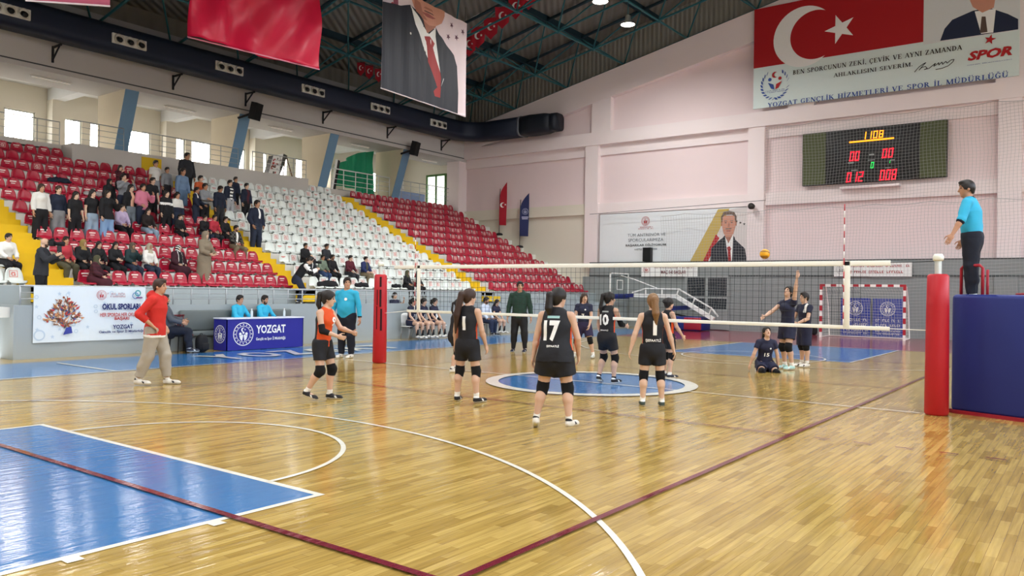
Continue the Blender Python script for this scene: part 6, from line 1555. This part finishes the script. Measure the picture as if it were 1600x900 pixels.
person('player in navy shirt number 15 kneeling on the floor beyond the net', pos=q_, yaw=218, H=1.62, res=.009, ground=.2, top=dict(NT, hem=-.085), bottom=dict(kind='shorts', m=NVY, e=.018, len=.7), pads=PADK, socks=SOCKW, shoes=SHW, arms=((14, 16, 10, 6), (20, 22, 2, 16)), legs=((62, 10, -88, -4), (66, 12, -88, -4)), feet=((0, -75), (0, -75)), head=(4, -24), hair=('ponytail', 'black'), tail=.15, lean=14, prints=[num('15', .11, .08, .12, 0, False), dict(poly=star(0, 0, .03), t=.21, x=.06, back=False, m=IW, name='badge')])
player('hitter in navy with one arm stretched up towards the ball', 1232, 577, 447, 148, top=dict(NT, sleeve=.16), bottom=dict(kind='shorts', m=NVY, e=.02, len=.62), arms=((172, 18, 176, 14), (52, 8, 66, -10)), legs=((12, 6, -12, 3), (2, 6, -14, 4)), head=(8, -26), shoes=SHM, hair=('bun', 'black'), curl={1: 10, -1: 20}, prints=[num('3', .07, .09, .15, 0, True)])
player('player with short hair in navy shirt and long shorts behind the hitter', 1257, 573, 457, 140, male=True, top=dict(NT, mats=[IW], paint=lambda a: np.where((a['l'] > .06) & (a['t'] > .2) & (a['f'] > 0) & (a['l'] < .1), 1, 0)), bottom=dict(kind='shorts', m=NVY, e=.02, len=.95), arms=((20, 12, 66, -10), (24, 10, 70, -14)), legs=((4, 3, -4, 2), (0, 3, -3, 2)), shoes=SHW, hair=('short', 'black'))
# officials and coaches
NAVC = [DNAVY]
def ref_paint(a): return np.where((a['wrist'] < .035) | (a['neck'] < .047), 1, 0)
REFT = dict(m=CYAN, mats=NAVC, paint=ref_paint, sleeve=.97, e=.016, hem=-.035, es=.01)
pos = floor_at(541, 559)
person('stout referee in cyan shirt and navy trousers standing by the far net post', pos=pos, yaw=200, H=zat(541, 434, pos), male=True, fat=1.22, leg_fat=1.05, res=.009, top=REFT, bottom=dict(kind='pants', m=DNAVY, e=.018), shoes=SHW, arms=((2, 16, 6, 8), (2, 16, 4, 8)), legs=((2, 3, -2, 2), (-1, 3, -2, 2)), head=(36, 0), skin=1, beard=False, prints=[dict(poly=disc(0, 0, .035, 16), t=.2, x=.06, back=False, m=IW, name='badge')])
pos = floor_at(238, 601)
person('coach in red hooded sweater and pale trousers walking along the sideline', pos=pos, yaw=-54, H=zat(240, 434, pos), male=True, res=.009, top=dict(m=cloth('red_hoodie', 'c22a24'), mats=[WHT], paint=lambda a: np.where((a['t'] < -.052) & (a['arm'] > .05), 1, 0), sleeve=.82, e=.026, es=.018, hood=True, hem=-.075, name='hooded_sweater'),
       bottom=dict(kind='pants', m=cloth('pale_khaki', 'a39c90'), e=.018, crop=.14, cuff=.03), shoes=SHW, socks=SOCKW, sock_len=.1, arms=((-28, 18, 44, -14), (-30, 20, 48, -18)), legs=((17, 2, 4, 2), (-8, 3, -22, 2)), feet=((4, 0), (4, 0)), head=(-4, 2), skin=1, hair=('short', 'brown'), lean=4, palm={-1: (-.3, -.2, -1), 1: (-.3, .2, -1)})
pos = floor_at(811, 550)
person('coach in dark green hooded sweater and black trousers standing beyond the net', pos=pos, yaw=205, H=zat(812, 440, pos), male=True, res=.01, top=dict(m=cloth('dark_green_hoodie', '1e3a30'), sleeve=.98, e=.024, es=.016, hood=True, hem=-.05, name='hooded_sweater'), bottom=dict(kind='pants', m=BLK, e=.012, cuff=.022), shoes=SHN, socks=SOCKW, sock_len=.1, arms=((0, 12, 4, 6), (2, 12, 6, 6)), legs=((2, 5, -2, 3), (0, 5, -2, 3)), head=(16, 0), skin=1)
rp = P(1519, 450, 0, .72)
person('referee in cyan shirt on the padded stand, reaching for the post top', pos=(rp.x, rp.y, 1.6), yaw=88, H=1.72, male=True, fat=1.08, res=.008, top=dict(m=CYAN, mats=NAVC, paint=lambda a: np.where((a['neck'] < .05) | ((a['wrist'] < .135) & (a['wrist'] > .105) & (a['arm'] < .05)), 1, 0), sleeve=.62, e=.02, es=.014, hem=-.01, neck=.015), bottom=dict(kind='pants', m=DNAVY, e=.016), shoes=SHK, arms=((16, 26, 28, 26), (12, 18, 30, 10)), legs=((0, 4, -2, 2), (4, 4, -4, 2)), head=(26, 4), lean=5, skin=2, curl={1: 15})
tb_y = 11.02
for px_, hy_, lab in ((371, 463, 'man in cyan shirt seated at the score table, left of the pair'), (410, 462, 'bearded man in cyan shirt seated at the score table, right of the pair')):
    x = P(px_, 480, 1, tb_y).x
    person(lab, pos=(x, tb_y+.02, .5), seat=0, yaw=-72, H=1.66, male=True, res=.01, top=dict(REFT, e=.018), bottom=dict(kind='pants', m=DNAVY, e=.014), shoes=SHK, arms=((38, 12, 76, -34), (34, 14, 74, -34)), legs=((86, 4, -18, 2), (86, 4, -20, 2)), head=(-6, 6), lean=6, skin=1, beard=px_ > 400)
q_ = P(264, 520, 1, 10.6)
person('bearded man in grey sweater sitting on a chair behind the coach in red', pos=(q_.x+.02, 10.62, .45), seat=0, yaw=-32, H=1.76, male=True, fat=1.1, res=.01, top=dict(m=cloth('grey_sweater', '4c525c'), sleeve=.97, e=.02, es=.014), bottom=dict(kind='pants', m=cloth('dark_jeans', '161c2c'), e=.018), shoes=SHN, socks=SOCKW, sock_len=.05, arms=((24, 12, 66, -18), (20, 12, 60, -18)), legs=((80, 8, 2, 3), (84, 12, 6, 6)), head=(-8, 4), lean=-12, skin=1, beard=True)
# the bench
for i, (px_, lab) in enumerate(((645, 'bench player in navy nearest the net post, seated'), (661, 'middle bench player in navy, seated between two others'), (678, 'third bench player in navy, seated with hands on her lap'))):
    person(lab, pos=(BX[i], 10.8, .45), seat=0, yaw=-86+i*4, H=1.64, res=.011, top=NT, bottom=dict(kind='shorts', m=NVY, e=.018, len=.6), pads=None, socks=SOCKK, sock_len=.55, shoes=SHW, arms=((26, 8, 52, -16), (24, 8, 50, -16)), legs=((80, 6, -2+i*3, 3), (82, 8, 4-i*2, 4)), head=(10-6*i, 2), hair=('ponytail', 'black'), tail=.12, lean=8, prints=[num(str((7, 5, 9)[i]), .06, .09, .13, 0, False)])
q_ = floor_at(615, 527)
person('girl in navy shirt standing behind the far net post, hand raised to her face', pos=q_, yaw=-100, H=1.52, res=.012, top=NT, bottom=dict(kind='shorts', m=NVY, e=.02, len=.8), pads=PADK, socks=SOCKK, sock_len=.3, shoes=SHK, arms=((60, 10, 150, -10), (4, 8, 8, 4)), hair=('ponytail', 'black'), tail=.1, prints=[num('2', .06, .09, .16, 0, False)])
person('bearded man in white shirt seated on the bench', pos=(BX2[0], 10.8, .45), seat=0, yaw=-84, H=1.72, male=True, res=.011, top=dict(m=cloth('pale_blue_shirt', 'c4cede'), sleeve=.97, e=.016), bottom=dict(kind='pants', m=cloth('blue_jeans_dark', '222c44'), e=.014), shoes=SHK, arms=((24, 8, 46, -14), (22, 8, 50, -16)), legs=((78, 8, -4, 4), (80, 6, 8, 3)), head=(14, 6), skin=2, beard=True, lean=6)
person('girl in navy shirt seated at the far end of the bench', pos=(BX2[1], 10.8, .45), seat=0, yaw=-90, H=1.56, res=.011, top=NT, bottom=dict(kind='shorts', m=NVY, e=.018, len=.6), socks=SOCKK, sock_len=.6, shoes=SHW, arms=((26, 6, 50, -14), (26, 6, 54, -14)), legs=((80, 5, -2, 3), (82, 5, -6, 3)), head=(-4, 8), hair=('long', 'black'), hair_len=.04, lean=8, prints=[num('10', .1, .08, .13, 0, False)])

# ---------------------------------------------------------------- the crowd in the stand
C = {n: cloth(n, c) for n, c in dict(white_jacket='d8d8d4', black_knit='17181c', charcoal='2a2c32', pale_denim='8fa3b8', mid_denim='5c7694', grey_jersey='8a8e94', dark_denim='232c40', lilac='b8a8c8', pink_hoodie='c87890', peach='d0a48a', denim_jacket='6a82a0', orange_top='b8562e', navy_jacket='1a2236', maroon_top='4c1c28', red_top='b03040', red_vest='b43844', olive='4e4c3a', mustard='8a7444', teal_coat='1c3236', plaid='54524c', khaki='7a6e58', beige_abaya='847866', maroon_robe='381622', wine_dress='451a26', suit_dark='25272d', sage='6e7c6c', wine_sweater='561a28', royal='222e5c', cream_scarf='a8a08c', brown_jacket='241c1c', grey_trousers='7e8084', black_trousers='121318').items()}
def rowx(x, k, z): return P(x, 400, 1, Yk(k)).x if False else P(x, zat_y(x, k, z), 1, Yk(k)).x
def zat_y(x, k, z):
    y = 350.0
    for _ in range(3): y += (P(x, y, 1, Yk(k)).z-z)*55
    return y
_alt = [0]
def stand_up(label, x, k, yhead, top, trousers, hair=('short', 'black'), yaw=-80, aisle=None, **q):
    z = Tk(k-1) if k > 0 else 1.12
    _alt[0] += 1; yy = Yk(k)-.26-.1*(_alt[0] % 2); X = P(x, zat_y(x, k, z+1), 1, yy).x; pos = (X, yy, z)
    if aisle is not None: pos = (X, yy+aisle, z)
    H = min(1.84, max(1.25, zat(x, yhead, pos)-z-.01)); H = q.pop('H', H)
    d = dict(pos=pos, yaw=yaw, H=H, res=.0135, top=top if isinstance(top, dict) else dict(m=top, sleeve=.97, e=.02, name='jacket'), bottom=trousers if isinstance(trousers, dict) else dict(kind='pants', m=trousers, e=.016), shoes=SHK, hair=hair, skin=rng.randrange(4), legs=((2, 3, -2, 2), (0, 4, -2, 2)), head=(rng.uniform(-4, 14), 4))
    d.update(q); return person(label, **d)
def sit(label, x, k, yhead, top, trousers, hair=('short', 'black'), yaw=-80, **q):
    X = P(x, zat_y(x, k, Tk(k)+.5), 1, Yk(k)+.2).x; pos = (X, Yk(k)+.2, Tk(k)+.085)
    H = q.pop('H', None) or min(1.85, max(1.2, (zat(x, yhead, pos)-pos[2])/.553))
    lg = rng.uniform(-4, 4)
    d = dict(pos=pos, seat=0, yaw=yaw, H=H, res=.0135, top=top if isinstance(top, dict) else dict(m=top, sleeve=.97, e=.02, name='jacket'), bottom=trousers if isinstance(trousers, dict) else dict(kind='pants', m=trousers, e=.016), shoes=SHK, hair=hair, skin=rng.randrange(4), legs=((70+lg, 6, -6, 3), (70-lg, 7, -4, 3)), arms=((22, 10, 58, -20), (20, 10, 62, -22)), head=(rng.uniform(-6, 14), 5), lean=6)
    d.update(q); return person(label, **d)
LB, LBR = ('long', 'black'), ('long', 'brown')
stand_up('woman in cropped white jacket and wide black trousers, first of the standing row', 63, 4, 287, dict(m=C['white_jacket'], sleeve=.97, e=.026, hem=.0, name='jacket'), dict(kind='pants', m=C['black_trousers'], e=.03, cuff=.05), LBR)
stand_up('short haired teenager in navy sweater and grey trousers, second of the standing row', 90, 4, 290, C['navy_jacket'], dict(kind='pants', m=C['grey_trousers'], e=.028), ('short', 'brown'))
stand_up('girl with long dark hair in black, third of the standing row', 117, 4, 299, dict(m=C['black_knit'], sleeve=.5, e=.02, name='shirt'), dict(kind='pants', m=C['black_trousers'], e=.02), LB)
stand_up('girl in black T-shirt and pale jeans standing with arms down', 143, 4, 296, dict(m=C['black_knit'], sleeve=.3, e=.014, hem=.0, name='shirt'), dict(kind='pants', m=C['pale_denim'], e=.024, cuff=.04), LB)
stand_up('girl in black jacket and light blue jeans with a hand at her mouth', 167, 4, 296, dict(m=C['black_knit'], sleeve=.97, e=.028, hem=-.07, name='jacket'), dict(kind='pants', m=cloth('light_blue_denim', '7ea0c8'), e=.022, cuff=.04), LB, arms=((30, 14, 140, -24), (6, 10, 14, 4)))
sit('girl in lilac shirt seated beside the standing girls', 188, 4, 320, C['lilac'], C['black_trousers'], ('ponytail', 'black'), tail=.12, H=1.45)
stand_up('woman in black with dark hood standing behind the girl in light jeans', 170, 6, 279, C['black_knit'], C['black_trousers'], ('hijab', C['black_knit']))
stand_up('girl in grey top with both hands at her face', 192, 6, 271, C['grey_jersey'], C['dark_denim'], ('ponytail', 'black'), arms=((50, 24, 150, -30), (50, 24, 150, -30)), tail=.1)
stand_up('girl in black jacket over a peach top and grey jeans', 203, 5, 288, dict(m=C['black_knit'], mats=[C['peach']], paint=lambda a: np.where((a['f'] > .03) & (abs(a['l']) < .035), 1, 0), sleeve=.97, e=.02, name='jacket'), dict(kind='pants', m=cloth('grey_denim', '6c7680'), e=.02), LB)
stand_up('person in pink hooded sweater with a hand at the face', 222, 5, 287, dict(m=C['pink_hoodie'], sleeve=.97, e=.03, es=.022, hood=True, name='hooded_sweater'), C['dark_denim'], ('short', 'black'), arms=((40, 14, 140, -20), (8, 14, 60, -10)), fat=1.08)
stand_up('young man in black T-shirt standing behind the pink sweater', 237, 6, 277, dict(m=C['black_knit'], sleeve=.35, e=.02, name='shirt'), C['black_trousers'])
stand_up('person in maroon filming near the top of the red seats', 187, 8, 258, C['maroon_top'], C['black_trousers'], LB, arms=((50, 16, 140, -24), (50, 16, 140, -24)))
stand_up('boy in white T-shirt standing near the top of the red seats', 242, 8, 261, dict(m=C['white_jacket'], sleeve=.4, e=.02, name='shirt'), C['grey_jersey'], H=1.6)
stand_up('boy in grey zipped top standing below the gallery', 260, 8, 261, C['grey_jersey'], C['charcoal'])
stand_up('boy in denim jacket standing below the big dark man', 284, 7, 261, C['denim_jacket'], C['mid_denim'], H=1.74)
stand_up('big man in dark clothes dark against the gallery window', 300, 9, 236, dict(m=C['charcoal'], sleeve=.97, e=.03, name='jacket'), C['black_trousers'], fat=1.2, male=True, aisle=.4, H=1.84)
stand_up('boy in orange top behind the boy in the grey sweater', 312, 7, 274, C['orange_top'], C['dark_denim'])
stand_up('boy in grey sweater with folded arms', 321, 6, 286, C['grey_jersey'], C['black_trousers'], aisle=.08, arms=((30, 8, 84, -60), (26, 8, 80, -56)))
stand_up('boy in navy jacket with a white sleeve stripe, turned to the right', 303, 6, 292, dict(m=C['navy_jacket'], mats=[IW], paint=lambda a: np.where((a['t'] > .2) & (abs(a['l']) > .06) & (abs(a['l']) < .085), 1, 0), sleeve=.97, e=.022, name='jacket'), C['dark_denim'], yaw=-50, aisle=-.12, arms=((20, 8, 60, -10), (10, 10, 40, -10)))
stand_up('girl in black sweater with white chest band', 259, 5, 297, dict(m=C['black_knit'], mats=[IW], paint=lambda a: np.where((a['t'] > .15) & (a['t'] < .2), 1, 0), sleeve=.97, e=.02, name='sweater'), C['black_trousers'], LB)
stand_up('girl in white and navy jacket beside the black and white sweater', 276, 5, 300, dict(m=C['white_jacket'], mats=[C['navy_jacket']], paint=lambda a: np.where(a['t'] < .13, 1, 0), sleeve=.97, e=.024, name='jacket'), C['dark_denim'], ('ponytail', 'black'), tail=.12)
stand_up('boy in dark navy padded jacket looking down', 342, 6, 290, dict(m=C['navy_jacket'], sleeve=.97, e=.032, es=.022, name='jacket'), C['charcoal'], head=(10, 20))
stand_up('young man in navy jacket over a black and white striped shirt, pale trousers', 358, 7, 281, dict(m=C['navy_jacket'], mats=[IW, BLK], paint=lambda a: np.where((a['f'] > .02) & (abs(a['l']) < .045), 1+(np.floor(a['t']*26) % 2), 0), sleeve=.97, e=.024, name='jacket'), dict(kind='pants', m=cloth('pale_grey_trousers', 'a4a6ac'), e=.018))
stand_up('boy in navy jacket just behind the striped shirt', 367, 8, 276, C['navy_jacket'], C['black_trousers'])
stand_up('young man in navy jacket over maroon shirt, last of the standing crowd', 384, 7, 286, dict(m=C['navy_jacket'], mats=[C['maroon_top']], paint=lambda a: np.where((a['f'] > .03) & (abs(a['l']) < .035), 1, 0), sleeve=.97, e=.022, name='jacket'), C['black_trousers'])
stand_up('man in navy jacket and white shirt standing alone on the yellow stairs', 406, 4, 307, dict(m=C['navy_jacket'], mats=[IW], paint=lambda a: np.where((a['f'] > .03) & (abs(a['l']) < .022) & (a['t'] > .12), 1, 0), sleeve=.97, e=.026, name='jacket'), C['dark_denim'], male=True, aisle=.22, fat=1.08, arms=((-4, 16, 26, -14), (-4, 16, 26, -14)))
sit('woman in dark brown jacket and pale jeans seated among the red seats', 229, 4, 325, C['brown_jacket'], C['pale_denim'], LB, fat=1.05)
sit('boy in black seated with hands between his knees', 279, 4, 335, C['black_knit'], C['black_trousers'])
sit('boy in black seated left of the kid in red', 318, 4, 336, C['black_knit'], C['dark_denim'])
sit('child in red top seated between two in black', 333, 4, 338, C['red_top'], C['charcoal'], H=1.35)
sit('child in black seated right of the kid in red', 350, 4, 343, C['black_knit'], C['black_trousers'], H=1.3)
def plaid(a): return np.where((a['f'] > .03) & (abs(a['l']) < .025), 2, ((np.floor(a['l']*22)+np.floor(a['t']*22)) % 2))
sit('bearded man in plaid shirt and khaki trousers seated by the yellow stairs', 366, 3, 352, dict(m=C['plaid'], mats=[C['black_knit'], IW], paint=plaid, sleeve=.97, e=.024, name='shirt'), C['khaki'], male=True, beard=True, legs=((72, 16, -10, 10), (72, 18, -10, 10)))
sit('boy in red vest seated at the edge of the lower stairs', 100, 1, 385, dict(m=C['red_vest'], mats=[C['charcoal']], paint=lambda a: np.where((abs(a['l']) > .1), 1, 0), sleeve=.97, e=.024, name='jacket'), C['olive'], H=1.42)
sit('woman in black coat and mustard headscarf holding papers', 127, 1, 374, dict(m=C['black_knit'], sleeve=.97, e=.03, hem=-.12, name='coat'), C['black_trousers'], ('hijab', C['mustard']), fat=1.1)
sit('dark haired woman in black coat seated right of the mustard headscarf', 152, 1, 377, dict(m=C['black_knit'], sleeve=.97, e=.026, name='coat'), C['black_trousers'], LB)
sit('woman in black coat with arms crossed seated in the middle of the women', 178, 1, 378, dict(m=C['black_knit'], sleeve=.97, e=.03, name='coat'), C['black_trousers'], LB, arms=((28, 10, 84, -58), (24, 10, 80, -52)))
sit('woman in teal coat and headscarf with a hand at her face', 204, 1, 379, dict(m=C['teal_coat'], sleeve=.97, e=.03, name='coat'), C['dark_denim'], ('hijab', cloth('brown_scarf', '5c5044')), arms=((34, 12, 140, -20), (20, 10, 62, -22)), fat=1.1)
sit('woman in white blouse, jeans and pale headscarf', 231, 1, 380, dict(m=WHT, sleeve=.97, e=.026, hem=-.08, name='blouse'), C['dark_denim'], ('hijab', C['cream_scarf']), fat=1.08)
sit('woman in maroon robe and black and white patterned headscarf seated alone', 276, 1, 383, dict(m=C['maroon_robe'], mats=[C['black_knit'], IW], paint=lambda a: np.where((a['f'] > .02) & (abs(a['l']) < .045), 1, np.where((a['f'] > .02) & (abs(a['l']) < .054), 2, 0)), sleeve=.97, e=.04, es=.03, hem=-.1, name='robe'), dict(kind='skirt', m=C['maroon_robe'], e=.03), ('hijab', C['black_knit']), fat=1.2, hair_mats=[IW], hair_paint=lambda c: (np.sin(c[:, 2]*95+c[:, 1]*60) > .4).astype(int))
stand_up('woman in long beige abaya and headscarf standing in the front rows', 319, 1, 361, dict(m=C['beige_abaya'], sleeve=.97, e=.034, es=.028, hem=-.08, name='abaya_top'), dict(kind='skirt', m=C['beige_abaya'], e=.034, crop=.06, w=.085), ('hijab', C['beige_abaya']), arms=((22, 10, 70, -30), (18, 10, 66, -30)), yaw=-70)
sit('woman in dark wine dress and olive headscarf turned sideways in the front row', 147, 0, 399, dict(m=C['wine_dress'], mats=[C['maroon_robe']], paint=lambda a: (np.sin(a['t']*90) > .3).astype(int), sleeve=.97, e=.036, es=.028, hem=-.1, name='dress'), dict(kind='skirt', m=C['wine_dress'], e=.03), ('hijab', cloth('olive_scarf', '4a4a36')), yaw=-40, fat=1.15, arms=((30, 10, 80, -10), (20, 10, 66, -10)))
sit('boy in white printed sweater seated on the white seats at the photo edge', 10, 1, 385, WHT, C['black_trousers'], H=1.4)
cm = stand_up('bald man in dark jacket standing with a large camera at the stand rail', 64, 0, 371, dict(m=C['charcoal'], sleeve=.97, e=.028, hem=-.09, name='jacket'), C['black_trousers'], ('bald', 'black'), male=True, yaw=-40, arms=((34, 14, 118, -22), (40, 12, 126, -22)), lean=4, fat=1.08, beard=True)
tk = stand_up('man in black and white track jacket bending over a camera at the rail', 466, 0, 410, dict(m=C['black_knit'], mats=[IW], paint=lambda a: np.where((a['arm'] < .045) & (a['t'] > .16) & (abs(a['l']) > .11), 1, 0), sleeve=.97, e=.026, name='track_jacket'), C['dark_denim'], ('short', 'black'), male=True, yaw=-35, H=1.7, lean=34, legs=((30, 4, -24, 2), (26, 5, -24, 2)), arms=((70, 24, 150, -34), (70, 24, 150, -34)), head=(0, 10))
SU = dict(m=C['suit_dark'], mats=[IW], paint=lambda a: np.where((a['f'] > .03) & (abs(a['l']) < .018) & (a['t'] > .1), 1, 0), sleeve=.97, e=.024, name='suit_jacket')
mm = dict(male=True, fat=1.06)
sit('man in black jacket seated upper left of the men in the white seats', 475, 2, 380, C['black_knit'], C['black_trousers'], **mm)
sit('man in black jacket seated behind the sage sweater', 508, 2, 381, C['charcoal'], C['black_trousers'], **mm)
sit('bald man in dark suit and white shirt seated in the white seats', 484, 1, 398, SU, C['suit_dark'], ('bald', 'black'), **mm)
sit('man in sage green sweater and jeans seated in the white seats', 502, 1, 398, C['sage'], cloth('blue_jeans', '33476c'), **mm)
sit('bearded man in black jacket seated between sage and wine sweaters', 517, 1, 398, C['black_knit'], C['black_trousers'], beard=True, **mm)
sit('man in wine red sweater seated in the white seats', 545, 1, 399, C['wine_sweater'], C['charcoal'], **mm)
sit('man in royal blue jacket with one leg crossed over, last of the seated men', 569, 1, 401, dict(m=C['royal'], mats=[C['olive']], paint=lambda a: np.where((a['f'] > .03) & (abs(a['l']) < .04), 1, 0), sleeve=.97, e=.026, name='jacket'), C['khaki'], legs=((96, -6, 20, -10), (74, 8, -4, 3)), **mm)
sit('woman in black track top and olive headscarf in the front white row', 634, 0, 425, dict(m=C['black_knit'], mats=[IW], paint=lambda a: np.where((a['arm'] < .05) & (abs(a['f']) < .008) & (abs(a['l']) > .09), 1, 0), sleeve=.97, e=.022, name='track_top'), C['black_trousers'], ('hijab', cloth('olive_scarf', '4a4a36')))
sit('woman in black jacket seated right of the olive headscarf', 651, 0, 425, C['black_knit'], C['black_trousers'], LB)

# held things
def camera_thing(root, label, s=1.0):
    i = root_info[root.name]; hc = i['Hc']+i['Fh']*.15; Mw = Matrix.Translation(root.location) @ root.rotation_euler.to_matrix().to_4x4()
    t = thing('photo_camera', label, 'camera', Mw @ Vector(hc), root.rotation_euler.z)
    MB().bevbox((-.045*s, -.075*s, -.05*s), (.04*s, .075*s, .05*s), .012).build('camera_body', BK, t); MB().lathe([(.036*s, 0), (.038*s, .1*s), (.045*s, .12*s), (.045*s, .17*s)], n=18, M=Matrix.Translation((.04*s, 0, -.005)) @ Matrix.Rotation(R(90), 4, 'Y')).build('lens', BK, t)
    MB().bevbox((-.03*s, -.025*s, .045*s), (.03*s, .025*s, .1*s), .008).build('flash', BK, t)
camera_thing(cm, 'large black camera with long lens held by the bald man', 1.25); camera_thing(tk, 'black camera held by the man in the track jacket')
